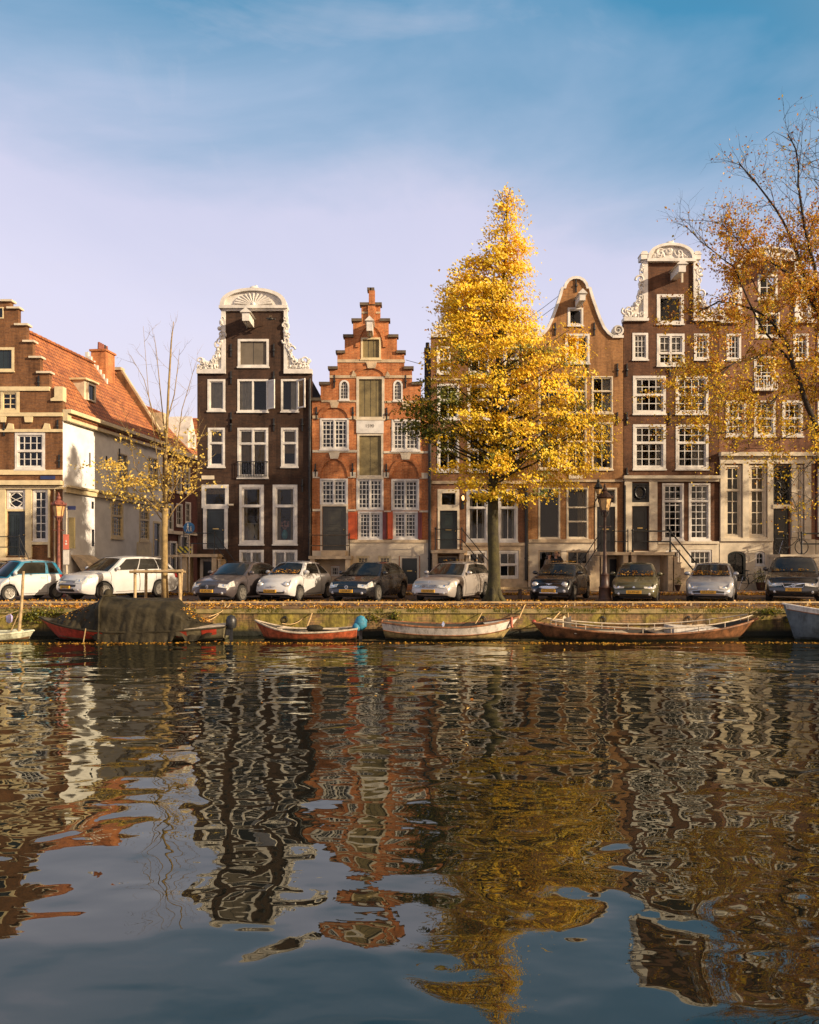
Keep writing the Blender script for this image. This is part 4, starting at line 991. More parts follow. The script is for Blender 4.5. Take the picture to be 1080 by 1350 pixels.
for px, py in ((195 + 38, 560),):
    u, d, z = on_roof(px, py)
    u = min(max(u, U0 + 1), U1 - 1); d = 0.35; z = ZE + 0.35
    mb = MB(FS); sec = [(-0.7, 0), (0.7, 0), (0.7, 0.9), (0, 2.3), (-0.7, 0.9)]
    vs = [(u + a, dd, z + b) for dd in (d, d + 1.6) for a, b in sec]
    dm = mb.add(vs, [[0, 1, 2, 3, 4], [9, 8, 7, 6, 5]] + [[i, (i + 1) % 5, (i + 1) % 5 + 5, i + 5] for i in range(5)]).build('dormer', 'white', rf2)
    window(rf2, FS, (u - 0.35, z + 0.1, u + 0.35, z + 1.1), g=(2, 2), fw=0.08, d=d - 0.13, sill=False)
u = U0 + 0.25
MB(FS).box(u - 0.1, u + 0.5, 0.2, 1.4, ZE - 0.02, ZE + 2.0).build('gable_stub', 'stone', h)
# far block that closes the side street
h = thing('far_house', 'dim brown brick house closing the far end of the side street', 'house', (-11.5, 68, 0.1), world=True)
FB = Frame((-20, 68, 0), (1, 0, 0), (0, 1, 0))
hl = [shape(1.2 + 2.4 * i, 1.6 + 3 * j, 2.3 + 2.4 * i, 3.3 + 3 * j, 0, 0.004) for i in range(6) for j in range(3)]
wall_mesh(FB, [(0, 0), (16, 0), (16, 10.4), (0, 10.4)], hl, 0, 0.3).build('wall', 'brick_brown', h)
for i in range(6):
    for j in range(3): window(h, FB, (1.2 + 2.4 * i, 1.6 + 3 * j, 2.3 + 2.4 * i, 3.3 + 3 * j), g=(2, 3), fw=0.1)
MB(FB).prism([(0, 0), (16, 0), (16, 10.4), (8, 14.5), (0, 10.4)], 6, 6.3).box(0, 0.3, 0.31, 6, 0, 10.4).box(15.7, 16, 0.31, 6, 0, 10.4).build('side_wall', 'brick_brown', h)
mb = MB(FB); sec = [(-0.4, 10.3), (3.1, 14.2), (6.6, 10.3), (3.1, 14.0)]
mb.add([(u, d, z) for u in (-0.2, 16.2) for d, z in sec], [[0, 1, 2, 3], [7, 6, 5, 4]] + [[i, (i + 1) % 4, (i + 1) % 4 + 4, i + 4] for i in range(4)]).build('roof', 'tiles', h)
# ================================================================ SETTING
QY = 26.0
def ground_mat():
    m, nt, out = new_mat('street_setts')
    tc = nd(nt, 'ShaderNodeTexCoord')
    bt = nd(nt, 'ShaderNodeTexBrick', {'Vector': tc.outputs['Object'], 'Color1': c4((0.15, 0.085, 0.055)), 'Color2': c4((0.10, 0.062, 0.045)), 'Mortar': c4((0.05, 0.04, 0.03)), 'Scale': 1.0, 'Mortar Size': 0.008, 'Brick Width': 0.21, 'Row Height': 0.1})
    n = nd(nt, 'ShaderNodeTexNoise', {'Vector': tc.outputs['Object'], 'Scale': 0.6, 'Detail': 8.0, 'Roughness': 0.7})
    f = ramp(nt, n.outputs[0], [(0.35, (0.6, 0.6, 0.6)), (0.65, (1.3, 1.25, 1.2))])
    col = mixc(nt, 0.8, bt.outputs[0], f, 'MULTIPLY')
    b = nd(nt, 'ShaderNodeBump', {'Height': bt.outputs['Fac'], 'Strength': 0.5, 'Distance': -0.01})
    p = nd(nt, 'ShaderNodeBsdfPrincipled', {'Base Color': col, 'Roughness': 0.75, 'Normal': b.outputs[0]})
    nt.links.new(p.outputs[0], out.inputs[0]); return m
M['setts'] = ground_mat()
M['soil'] = paint('leafy_soil', (0.16, 0.09, 0.035), 0.95, 0.3, 6.0, bump=0.6)
MB().add([(-900, QY + 0.4, -0.002), (900, QY + 0.4, -0.002), (900, 900, -0.002), (-900, 900, -0.002)], [[0, 1, 2, 3]]).build('street', 'setts', kind='structure')
MB().add([(-160, QY + 0.02, -0.07), (160, QY + 0.02, -0.07), (160, QY + 0.405, 0.0), (-160, QY + 0.405, 0.0)], [[0, 1, 2, 3]]).build('quay_verge', 'soil', kind='structure')
MB().box(fx(84) + 0.5, 60, 34.0, Y0 - 0.005, -0.05, 0.1).build('pavement', 'setts', kind='structure')
MB().box(-60, fx(84) - 0.8, 34.0, Y0 - 0.005, -0.05, 0.1).build('pavement', 'setts', kind='structure')
MB().box(-160, 160, -60, 1.2, -0.3, -0.02).build('near_quay', 'setts', kind='structure')

def water_mat():
    m, nt, out = new_mat('canal_water')
    tc = nd(nt, 'ShaderNodeTexCoord')
    mp = nd(nt, 'ShaderNodeMapping', {'Vector': tc.outputs['Object'], 'Scale': (0.62, 1.0, 1.0)})
    mp2 = nd(nt, 'ShaderNodeMapping', {'Vector': tc.outputs['Object'], 'Scale': (0.75, 1.0, 1.0), 'Rotation': (0, 0, 0.35)})
    a = nd(nt, 'ShaderNodeTexNoise', {'Vector': mp.outputs[0], 'Scale': 0.72, 'Detail': 1.5, 'Roughness': 0.45, 'Distortion': 0.3})
    b = nd(nt, 'ShaderNodeTexNoise', {'Vector': mp2.outputs[0], 'Scale': 1.7, 'Detail': 0.6, 'Roughness': 0.4, 'Distortion': 0.7})
    c = nd(nt, 'ShaderNodeTexNoise', {'Vector': mp.outputs[0], 'Scale': 6.5, 'Detail': 1.0, 'Roughness': 0.4})
    # ripples are livelier towards the far quay, the near water lies calm
    sx = nd(nt, 'ShaderNodeSeparateXYZ', {0: tc.outputs['Object']})
    cal = nd(nt, 'ShaderNodeMapRange', {0: sx.outputs[1], 1: 4.0, 2: 11.0, 3: 0.72, 4: 1.0})
    g = nd(nt, 'ShaderNodeTexNoise', {'Vector': mp.outputs[0], 'Scale': 0.16, 'Detail': 2.0})
    gm = nd(nt, 'ShaderNodeMapRange', {0: g.outputs[0], 1: 0.35, 2: 0.65, 3: 0.5, 4: 1.2})
    cg = nd(nt, 'ShaderNodeMath', {0: cal.outputs[0], 1: gm.outputs[0]}, operation='MULTIPLY')
    ha = nd(nt, 'ShaderNodeMath', {0: a.outputs[0], 1: 0.066}, operation='MULTIPLY')
    hb = nd(nt, 'ShaderNodeMath', {0: b.outputs[0], 1: 0.031}, operation='MULTIPLY')
    hc = nd(nt, 'ShaderNodeMath', {0: c.outputs[0], 1: 0.0025}, operation='MULTIPLY')
    s2 = nd(nt, 'ShaderNodeMath', {0: hb.outputs[0], 1: hc.outputs[0]}, operation='ADD')
    s2 = nd(nt, 'ShaderNodeMath', {0: s2.outputs[0], 1: cg.outputs[0]}, operation='MULTIPLY')
    sm = nd(nt, 'ShaderNodeMath', {0: ha.outputs[0], 1: s2.outputs[0]}, operation='ADD')
    bp = nd(nt, 'ShaderNodeBump', {'Height': sm.outputs[0], 'Strength': 1.0, 'Distance': 1.0})
    fr = nd(nt, 'ShaderNodeFresnel', {'IOR': 2.02, 'Normal': bp.outputs[0]})
    d = nd(nt, 'ShaderNodeBsdfDiffuse', {'Color': c4((0.008, 0.009, 0.007))})
    gl = nd(nt, 'ShaderNodeBsdfGlossy', {'Color': c4((0.94, 0.95, 0.84)), 'Roughness': 0.012, 'Normal': bp.outputs[0]})
    mx = nd(nt, 'ShaderNodeMixShader', {0: fr.outputs[0], 1: d.outputs[0], 2: gl.outputs[0]})
    nt.links.new(mx.outputs[0], out.inputs[0]); return m
M['water'] = water_mat()
MB().add([(-160, 1.0, WZ), (160, 1.0, WZ), (160, QY + 0.1, WZ), (-160, QY + 0.1, WZ)], [[0, 1, 2, 3]]).build('water', 'water', kind='structure')

def moss_wall():
    m, nt, out = new_mat('mossy_quay_brick')
    tc = nd(nt, 'ShaderNodeTexCoord')
    sx = nd(nt, 'ShaderNodeSeparateXYZ', {0: tc.outputs['Object']})
    cb = nd(nt, 'ShaderNodeCombineXYZ', {0: sx.outputs[0], 1: sx.outputs[2]})
    bt = nd(nt, 'ShaderNodeTexBrick', {'Vector': cb.outputs[0], 'Color1': c4((0.32, 0.19, 0.08)), 'Color2': c4((0.22, 0.13, 0.065)), 'Mortar': c4((0.13, 0.1, 0.06)), 'Scale': 1.0, 'Mortar Size': 0.008, 'Brick Width': 0.22, 'Row Height': 0.075})
    n = nd(nt, 'ShaderNodeTexNoise', {'Vector': tc.outputs['Object'], 'Scale': 1.1, 'Detail': 9.0, 'Roughness': 0.72})
    k = nd(nt, 'ShaderNodeMath', {0: n.outputs[0], 1: sx.outputs[2]}, operation='ADD')
    f = ramp(nt, n.outputs[0], [(0.44, (0, 0, 0)), (0.56, (1, 1, 1))])
    col = mixc(nt, f, bt.outputs[0], (0.26, 0.205, 0.04))
    n2 = nd(nt, 'ShaderNodeTexNoise', {'Vector': tc.outputs['Object'], 'Scale': 7.0, 'Detail': 6.0})
    f2 = ramp(nt, n2.outputs[0], [(0.3, (0.5, 0.5, 0.45)), (0.7, (1.35, 1.3, 1.2))])
    col = mixc(nt, 0.8, col, f2, 'MULTIPLY')
    vs_ = nd(nt, 'ShaderNodeVectorMath', {0: cb.outputs[0], 1: (3.0, 0.35, 1.0)}, operation='MULTIPLY')
    n3 = nd(nt, 'ShaderNodeTexNoise', {'Vector': vs_.outputs[0], 'Scale': 1.0, 'Detail': 6.0, 'Roughness': 0.7})
    f3 = ramp(nt, n3.outputs[0], [(0.38, (0.3, 0.28, 0.24)), (0.52, (1, 1, 1)), (0.7, (1.3, 1.25, 1.1))])
    col = mixc(nt, 0.85, col, f3, 'MULTIPLY')
    wl = nd(nt, 'ShaderNodeMapRange', {0: sx.outputs[2], 1: -0.82, 2: -0.66, 3: 0.0, 4: 1.0})
    col = mixc(nt, wl.outputs[0], (0.016, 0.017, 0.011), col)
    b = nd(nt, 'ShaderNodeBump', {'Height': n2.outputs[0], 'Strength': 0.8, 'Distance': 0.04})
    p = nd(nt, 'ShaderNodeBsdfPrincipled', {'Base Color': col, 'Roughness': 0.9, 'Normal': b.outputs[0]})
    nt.links.new(p.outputs[0], out.inputs[0]); return m
M['moss_wall'] = moss_wall()
M['coping'] = paint('mossy_coping', (0.27, 0.20, 0.085), 0.9, 0.3, 3.0, bump=0.5, c2=(0.12, 0.11, 0.03))
qw = MB().box(-160, 160, QY, QY + 0.6, WZ - 0.8, -0.2).build('quay_wall', 'moss_wall')
tagit(qw, 'mossy brick quay wall rising from the canal below the parked cars', 'quay wall')
cp_ = MB()
x = -40.0
while x < 45:
    wd = R.uniform(1.1, 1.7); cp_.box(x, x + wd - 0.012, QY - 0.05 + R.uniform(-0.01, 0.01), QY + 0.34, -0.21, -0.075 + R.uniform(-0.008, 0.008)); x += wd
cp_.build('coping', 'coping', qw)
for k in range(11):
    x = -17 + k * 3.3 + R.uniform(-.4, .4)
    MB().tube([(x + 0.09 * math.cos(a * 0.5236), QY - 0.03, -0.42 + 0.09 * math.sin(a * 0.5236)) for a in range(13)], 0.014, 5).box(x - 0.03, x + 0.03, QY - 0.05, QY + 0.02, -0.36, -0.30).build('mooring_ring', 'iron', qw)
qr = thing('quay_railing', 'low rusty steel rail on short posts along the edge of the quay', 'railing', (0, QY + 0.42, 0))
M['rust_rail'] = paint('weathered_rail', (0.46, 0.33, 0.17), 0.6, 0.25, 4.0)
MB().box(-30, 30, -0.025, 0.025, 0.105, 0.155).build('rail', 'rust_rail', qr)
for k in range(31): MB().box(-30 + k * 1.95 + 0.4, -30 + k * 1.95 + 0.45, -0.02, 0.02, -0.06, 0.104).build('post', 'rust_rail', qr)

# ---------------------------------------------------------------- leaves
M['leaf_yellow'] = leaf_mat('linden_leaf', [(0.0, (0.42, 0.34, 0.02)), (0.15, (0.78, 0.53, 0.02)), (0.55, (0.93, 0.63, 0.025)), (0.85, (0.95, 0.70, 0.07)), (1.0, (0.66, 0.30, 0.012))], 0.3)
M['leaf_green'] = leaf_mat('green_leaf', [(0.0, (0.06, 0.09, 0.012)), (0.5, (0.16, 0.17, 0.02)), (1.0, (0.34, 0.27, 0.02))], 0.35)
M['leaf_pale'] = leaf_mat('pale_yellow_leaf', [(0.0, (0.80, 0.56, 0.10)), (0.6, (0.86, 0.64, 0.16)), (1.0, (0.66, 0.40, 0.05))], 0.4)
M['leaf_rust'] = leaf_mat('rusty_leaf', [(0.0, (0.22, 0.08, 0.02)), (0.35, (0.52, 0.20, 0.025)), (0.7, (0.70, 0.36, 0.03)), (1.0, (0.40, 0.34, 0.05))], 0.4)
M['leaf_litter'] = leaf_mat('fallen_leaf', [(0.0, (0.28, 0.10, 0.02)), (0.5, (0.50, 0.24, 0.03)), (1.0, (0.66, 0.40, 0.06))], 0.1)
M['bark_moss'] = paint('mossy_bark', (0.055, 0.046, 0.014), 0.95, 0.3, 3.0, bump=0.9, c2=(0.018, 0.014, 0.011))
M['bark_pale'] = paint('young_bark', (0.27, 0.185, 0.075), 0.9, 0.25, 6.0, bump=0.5)
M['bark_dark'] = paint('dark_bark', (0.030, 0.022, 0.016), 0.95, 0.3, 6.0, bump=0.8)
def add_leaf(V, Fc, c, s, nrm, rr, curl=0.25):
    t = Vector((rr.uniform(-1, 1), rr.uniform(-1, 1), rr.uniform(-1, 1)))
    a = nrm.cross(t)
    if a.length < 1e-4: return
    a.normalize(); b = nrm.cross(a).normalized()
    L, Wd = s, s * rr.uniform(0.55, 0.8)
    o = len(V)
    V += [c - a * L * 0.5, c + b * Wd * 0.5 + nrm * s * curl * 0.4, c + a * L * 0.55 - nrm * s * curl * 0.5, c - b * Wd * 0.5 + nrm * s * curl * 0.4]
    Fc.append((o, o + 1, o + 2)); Fc.append((o, o + 2, o + 3))
def leaf_obj(name, V, Fc, mat, parent=None, org=Vector(), **tags):
    me = bpy.data.meshes.new(name); me.from_pydata([v - org for v in V], [], Fc); me.materials.append(M[mat])
    o = bpy.data.objects.new(name, me); COL.objects.link(o)
    if parent: o.parent = parent
    else: o.location = org
    return tagit(o, **tags)
def rnorm(rr, up=0.6):
    v = Vector((rr.gauss(0, 1), rr.gauss(0, 1), rr.gauss(0, 1) + up)); return v.normalized() if v.length > 0.01 else Vector((0, 0, 1))

# ---- the big yellow linden
DT = 28.4
T0 = at(651, 735 + EZ * 1040 / DT, DT)
EXT = [(246, 667, 669), (255, 662, 676), (264, 655, 688), (282, 648, 694), (300, 640, 699), (330, 626, 705), (350, 606, 706), (365, 588, 705), (385, 580, 706), (400, 577, 708), (430, 568, 713),
       (442, 566, 722), (455, 566, 742), (470, 566, 752), (485, 563, 768), (500, 558, 778), (520, 556, 798), (545, 552, 809), (565, 556, 814), (585, 566, 809), (605, 574, 797), (620, 578, 780), (638, 590, 762), (652, 606, 748), (660, 622, 735)]
tree = thing('linden_tree', 'tall linden in full yellow leaf on the quay between the silver and black cars', 'tree', T0, world=True)
rr = random.Random(4)
PXM = 1040 / DT
tk = MB()
tp = [T0 + Vector((0, 0, -0.05)), T0 + Vector((0, 0, 0.35)), T0 + Vector((0.02, 0, 1.2)), at(650, 700, DT), at(650, 660, DT), at(651, 600, DT), at(655, 520, DT), at(660, 440, DT), at(665, 360, DT), at(668, 300, DT), at(668, 258, DT)]
tk.tube(tp, [0.42, 0.26, 0.21, 0.20, 0.19, 0.16, 0.13, 0.095, 0.06, 0.035, 0.012], 12)
for s in range(6):
    a = s * 1.05 + 0.3; tk.tube([T0 + Vector((0.5 * math.cos(a), 0.5 * math.sin(a), -0.03)), T0 + Vector((0.24 * math.cos(a), 0.24 * math.sin(a), 0.22)), T0 + Vector((0.16 * math.cos(a), 0.16 * math.sin(a), 0.6))], [0.06, 0.12, 0.08], 6)
ztr = [p.z for p in tp]
def trunk_at(z):
    for i in range(len(tp) - 1):
        if z <= tp[i + 1].z:
            return tp[i].lerp(tp[i + 1], max(0, (z - tp[i].z) / (tp[i + 1].z - tp[i].z)))
    return tp[-1].copy()
V, Fc, V2, F2_ = [], [], [], []
lobe = at(752, 452, DT)
clumps = []
tot = [(y, max(6, b - a)) for y, a, b in EXT]
while len(clumps) < 800:
    y = rr.uniform(250, 660)
    l = interp([(e[0], e[1]) for e in EXT], y); r_ = interp([(e[0], e[2]) for e in EXT], y)
    if rr.random() > (r_ - l) / 250 * (1.7 if y < 460 else 1.0): continue
    cx = (l + r_) / 2; hw = (r_ - l) / 2
    rad = rr.random() ** 0.42; an = rr.uniform(0, 2 * math.pi)
    hw = max(1.5, hw - (8 if y < 470 else 3)); x = cx + hw * rad * math.cos(an); dpt = min(hw, 95) / PXM * 0.95 * rad * math.sin(an)
    p = at(x, y, DT); p.y += dpt
    clumps.append((p, rad, x, y))
for k in range(16):    # the small upright spray on the right shoulder
    y = rr.uniform(428, 480); x = 757 + rr.uniform(-12, 12) * (y - 415) / 60
    p = at(x, y, DT); p.y += rr.uniform(-0.3, 0.3); clumps.append((p, 0.9, x, y))
for k in range(26):   # dark green low spray over the orange house
    x = rr.uniform(535, 575); y = 545 + (x - 555) * 0.2 + rr.uniform(-26, 24) + (10 if x < 548 else 0)
    p = at(x, y, DT); p.y += rr.uniform(-0.5, 0.9); clumps.append((p, 0.95, x, y))
for i, (p, rad, x, y) in enumerate(clumps):
    base = trunk_at(max(3.9, p.z - 0.35 * (Vector((p.x, p.y, 0)) - Vector((tp[0].x, tp[0].y, 0))).length - 0.5))
    out = Vector((p.x - base.x, p.y - base.y, 0)); ol = out.length
    od = out.normalized() if ol > 0.05 else Vector((1, 0, 0))
    if i % (6 if y < 590 else 16) == 0 and ol > 0.3:
        mid = base.lerp(p, 0.5) + Vector((0, 0, -0.12 * ol * 0.4)); tk.tube([base, mid, p], [0.018 + 0.012 * ol, 0.012 + 0.007 * ol, 0.006], 5)
    small = y < 330
    n_l = 36 if small else 58
    sx_, sy_, sz_ = (0.30, 0.28, 0.20) if small else (0.43, 0.38, 0.17)
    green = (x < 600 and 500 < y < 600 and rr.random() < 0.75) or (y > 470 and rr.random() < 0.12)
    for q in range(n_l):
        g = Vector((rr.gauss(0, 0.5), rr.gauss(0, 0.5), rr.gauss(0, 0.5)))
        c = p + od * g.x * sx_ * 1.25 + od.cross(Vector((0, 0, 1))) * g.y * sy_ + Vector((0, 0, g.z * sz_ - 0.10 * max(0, g.x)))
        nn = (Vector((0.62, -0.45, 0.55)) * 1.35 + od * 0.45 + rnorm(rr, 0) * 0.8).normalized()
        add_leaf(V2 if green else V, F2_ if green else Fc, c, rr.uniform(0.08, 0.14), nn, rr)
for k in range(120):   # wisps at the very top and edges
    y = rr.uniform(246, 300); l = interp([(e[0], e[1]) for e in EXT], y); r_ = interp([(e[0], e[2]) for e in EXT], y)
    c = at(rr.uniform(l - 4, r_ + 4), y, DT); c.y += rr.uniform(-0.4, 0.4); add_leaf(V, Fc, c, 0.1, rnorm(rr), rr)
for k in range(14):
    y = rr.uniform(250, 300); l = interp([(e[0], e[1]) for e in EXT], y + 8); r_ = interp([(e[0], e[2]) for e in EXT], y + 8)
    e = at(rr.uniform(l, r_), y - 4, DT); tk.tube([trunk_at(e.z - 0.9), e], [0.015, 0.005], 4)
tko = tk.build('trunk', 'bark_moss', tree, smooth=180)
leaf_obj('crown', V, Fc, 'leaf_yellow', tree, ORG[tree.name])
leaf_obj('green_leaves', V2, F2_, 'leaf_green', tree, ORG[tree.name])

# ---- the young sparse tree on the left
DS = 28.3
S0 = at(218, 735 + EZ * 1040 / DS, DS)
tree = thing('young_tree', 'young thin tree with sparse pale yellow leaves and bare upright twigs beside the white car', 'tree', S0, world=True)
rr = random.Random(9); tk = MB(); V, Fc = [], []
P = lambda x, y, dd=0.0: at(x, y, DS + dd)
tk.tube([S0, P(217, 760), P(217, 700), P(218, 670)], [0.125, 0.115, 0.108, 0.105], 10)
limbs = [[(218, 670), (219, 600), (222, 520), (226, 450), (229, 424)], [(217, 690), (196, 662), (172, 640), (150, 632)], [(217, 680), (200, 650), (178, 615), (168, 560), (160, 530)],
         [(218, 690), (232, 668), (252, 650), (268, 638)], [(218, 672), (236, 630), (254, 600), (272, 560)], [(218, 660), (207, 600), (196, 520), (189, 430)], [(219, 640), (232, 600), (240, 540), (252, 500), (258, 478)],
         [(218, 680), (190, 655), (160, 648), (132, 606)], [(219, 610), (206, 560), (190, 500), (172, 468)], [(219, 590), (212, 520), (206, 460), (203, 440)], [(219, 640), (235, 640), (248, 628), (285, 598)], [(218, 650), (225, 610), (235, 575), (240, 545)], [(218, 655), (198, 610), (180, 590), (150, 540)], [(219, 560), (230, 520), (235, 480), (237, 460)]]
def poly3(pts, dd):
    return [P(x, y, dd * i / (len(pts) - 1)) for i, (x, y) in enumerate(pts)]
def twig(p, d, L, r, depth, leafy):
    q = p; pts = [p]; n = 4
    for k in range(n):
        d = (d + Vector((rr.uniform(-.25, .25), rr.uniform(-.25, .25), rr.uniform(-.12, .22)))).normalized(); q = q + d * L / n; pts.append(q)
        if depth and rr.random() < 0.65: twig(q, (d + rnorm(rr, 0.3) * 0.9).normalized(), L * 0.55, r * 0.6, depth - 1, leafy)
        pz = 735 - (q.z - EZ) * 1040 / DS
        dens = leafy * (0.0 if pz < 525 else 0.12 if pz < 565 else 0.22 if pz < 600 else 0.3)
        m = int(dens * 4.0 + rr.random() * dens * 2)
        for j in range(m): add_leaf(V, Fc, q + rnorm(rr, 0) * rr.uniform(0.02, 0.16), rr.uniform(0.075, 0.13), rnorm(rr), rr)
    tk.tube(pts, [r * (1 - 0.75 * k / n) for k in range(n + 1)], 4)
for li, lm in enumerate(limbs):
    pts = poly3(lm, rr.uniform(-1.2, 1.2))
    n = len(pts); r0 = 0.025 if li else 0.07
    tk.tube(pts, [r0 * (1 - 0.82 * k / (n - 1)) for k in range(n)], 6)
    for k in range(n - 1):
        for j in range(2):
            t = rr.random(); q = pts[k].lerp(pts[k + 1], t); d = (pts[k + 1] - pts[k]).normalized()
            twig(q, (d * 0.9 + rnorm(rr, 0.4) * 0.8).normalized(), rr.uniform(0.55, 1.0), 0.007, 1, 1.0)
for cx, cy, sx2, sy2, n in ((168, 634, 30, 9, 270), (146, 614, 26, 8, 170), (196, 636, 18, 10, 130), (176, 655, 24, 6, 70), (228, 612, 12, 14, 60), (255, 578, 16, 18, 50), (222, 592, 12, 14, 50), (250, 648, 18, 6, 40), (152, 650, 18, 4, 50), (200, 612, 14, 8, 40), (240, 600, 10, 10, 30)):
    for k in range(n):
        c = P(rr.gauss(cx, sx2 * .6), rr.gauss(cy, sy2 * .6), rr.gauss(0, .5)); add_leaf(V, Fc, c, rr.uniform(0.08, 0.14), rnorm(rr), rr)
tk.build('trunk', 'bark_pale', tree, smooth=180)
leaf_obj('crown', V, Fc, 'leaf_pale', tree, ORG[tree.name])
# wooden guard round it
M['stake'] = paint('grey_stake_wood', (0.38, 0.27, 0.14), 0.85, 0.25, 5.0, bump=0.4)
tg = thing('tree_guard', 'rough timber stakes with a cross rail guarding the young tree', 'tree guard', (S0.x, S0.y, 0))
for x, y in ((-0.95, -0.35), (-0.72, 0.45), (0.62, 0.45), (0.58, -0.35), (0.5, 0.1)):
    pass
for x, y, lean in ((-0.98, -0.3, 0.0), (-0.82, 0.35, 0.02), (0.42, 0.4, 0.06), (0.62, -0.3, -0.03)):
    MB().tube([(x, y, -0.05), (x + lean, y, 1.2)], [0.055, 0.05], 8).build('stake', 'stake', tg, smooth=50)
MB().tube([(-1.15, -0.37, 1.12), (0.75, -0.37, 1.15)], 0.05, 6).build('cross_rail', 'stake', tg)
MB().tube([(-1.0, 0.42, 1.1), (0.6, 0.46, 1.1)], 0.045, 6).build('cross_rail', 'stake', tg)

# ---- the big half-bare tree at the right edge
DR = 27.6
G0 = Vector(((1136 - 540) * DR / 1040, DR, 0))
tree = thing('autumn_tree', 'large dark-limbed tree leaning in from the right edge with rusty leaves, bare on top', 'tree', G0, world=True)
rr = random.Random(21); tk = MB(); V, Fc, V2, F2_ = [], [], [], []
Q = lambda x, y, dd=0.0: at(x, y, DR + dd)
tk.tube([G0 + Vector((0, 0, -0.05)), G0 + Vector((0, 0, 0.6)), Q(1132, 700), Q(1124, 640)], [0.5, 0.36, 0.31, 0.29], 12)
big = [([(1124, 640), (1100, 600), (1076, 560), (1056, 510), (1046, 480), (1036, 452), (1022, 428), (1000, 412), (975, 402), (948, 396), (918, 412)], 0.20, -0.6),
       ([(1124, 640), (1118, 560), (1104, 480), (1085, 425), (1064, 372), (1051, 332), (1040, 308), (1023, 274), (998, 243), (974, 214)], 0.20, 0.9),
       ([(1118, 560), (1108, 470), (1086, 400), (1076, 373), (1070, 334), (1061, 299), (1053, 243), (1050, 197), (1038, 176)], 0.17, -0.9),
       ([(1085, 425), (1052, 366), (1018, 347), (985, 331), (962, 306), (944, 292)], 0.09, -1.2),
       ([(1046, 480), (1010, 440), (985, 395), (966, 352), (940, 332), (922, 318)], 0.08, -1.5),
       ([(1036, 452), (1000, 470), (968, 478), (940, 505), (925, 530)], 0.07, -1.4),
       ([(1056, 510), (1030, 520), (1000, 545), (975, 568), (950, 572)], 0.07, -1.8),
       ([(1022, 428), (1000, 385), (985, 360), (955, 345)], 0.06, 0.6),
       ([(1104, 480), (1092, 380), (1090, 300), (1085, 220), (1092, 165)], 0.12, 0.3),
       ([(1124, 640), (1150, 560), (1180, 470), (1195, 380), (1200, 280)], 0.2, 0.5),
       ([(1150, 560), (1200, 520), (1250, 470)], 0.12, -0.8), ([(1180, 470), (1220, 400), (1240, 320)], 0.12, 0.8),
       ([(1100, 600), (1075, 605), (1055, 625), (1035, 650)], 0.05, -1.6), ([(1076, 560), (1040, 575), (1005, 590), (965, 590)], 0.05, 0.8),
       ([(1124, 640), (1110, 610), (1090, 640), (1078, 655)], 0.04, -1.2)]
def dens_at(px, py):
    d = interp([(150, 0.05), (230, 0.10), (270, 0.22), (310, 0.55), (360, 0.95), (400, 1.1), (510, 1.1), (540, 0.55), (590, 0.6), (612, 0.16), (680, 0.14)], py)
    if px < 935: d *= interp([(300, 0.1), (380, 0.35), (420, 0.8), (560, 1.0)], py)
    return d
def rtwig(p, d, L, r, depth):
    q = p; pts = [p]; n = 4
    for k in range(n):
        d = (d + Vector((rr.uniform(-.35, .35), rr.uniform(-.35, .35), rr.uniform(-.22, .28)))).normalized(); q = q + d * L / n; pts.append(q)
        if depth and rr.random() < 0.85: rtwig(q, (d + rnorm(rr, 0.25) * 0.95).normalized(), L * 0.62, r * 0.55, depth - 1)
        if depth <= 1:
            px = 540 + q.x / q.y * 1040; py = 735 - (q.z - EZ) * 1040 / q.y
            dn = dens_at(px, py); m = int(dn * 5.6 + rr.random())
            if py < 280 and rr.random() > 0.5: m = 0
            for j in range(m):
                yl = rr.random() < interp([(300, 0.08), (420, 0.3), (560, 0.65)], py)
                add_leaf(V2 if yl else V, F2_ if yl else Fc, q + rnorm(rr, -0.3) * rr.uniform(0.02, 0.22), rr.uniform(0.055, 0.115), rnorm(rr, 0.3), rr)
    tk.tube(pts, [r * (1 - 0.7 * k / n) for k in range(n + 1)], 4 if r < 0.02 else 5, cap=False)
for lm, r0, dd in big:
    n = len(lm); r0 *= 0.60
    pts = [Q(x, y, dd * i / (n - 1)) for i, (x, y) in enumerate(lm)]
    sm = []
    for k in range(n - 1):
        for t in (0, 0.5): sm.append(pts[k].lerp(pts[k + 1], t) + Vector((rr.uniform(-.04, .04), 0, rr.uniform(-.04, .04))) * (1 if k else 0))
    sm.append(pts[-1]); m = len(sm)
    tk.tube(sm, [r0 * (1 - 0.85 * (k / (m - 1)) ** 0.8) for k in range(m)], 8)
    for k in range(2, m - 1):
        ln = (sm[k + 1] - sm[k]).length
        for j in range(max(1, int(ln * 4.2))):
            t = rr.random(); q = sm[k].lerp(sm[k + 1], t); d = (sm[k + 1] - sm[k]).normalized()
            rtwig(q, (d * 0.7 + rnorm(rr, 0.35) * 0.9).normalized(), rr.uniform(0.8, 1.6) * (1.1 if k < m * 0.7 else 0.9), 0.013, 2)
tk.build('trunk', 'bark_dark', tree, smooth=180)
leaf_obj('crown', V, Fc, 'leaf_rust', tree, ORG[tree.name])
leaf_obj('yellow_leaves', V2, F2_, 'leaf_yellow', tree, ORG[tree.name])
for dx, sc, rz, lab in ((11.5, 0.92, 0.5, 'next half-bare quay tree beyond the right edge of the view'), (22.5, 1.0, -0.7, 'farthest half-bare quay tree, well beyond the right edge of the view')):
    c = tree.copy(); COL.objects.link(c); c.location.x += dx; c.rotation_euler.z = rz; c.scale = (sc,) * 3; c['label'] = lab
    for ch in list(tree.children):
        k = ch.copy(); COL.objects.link(k); k.parent = c
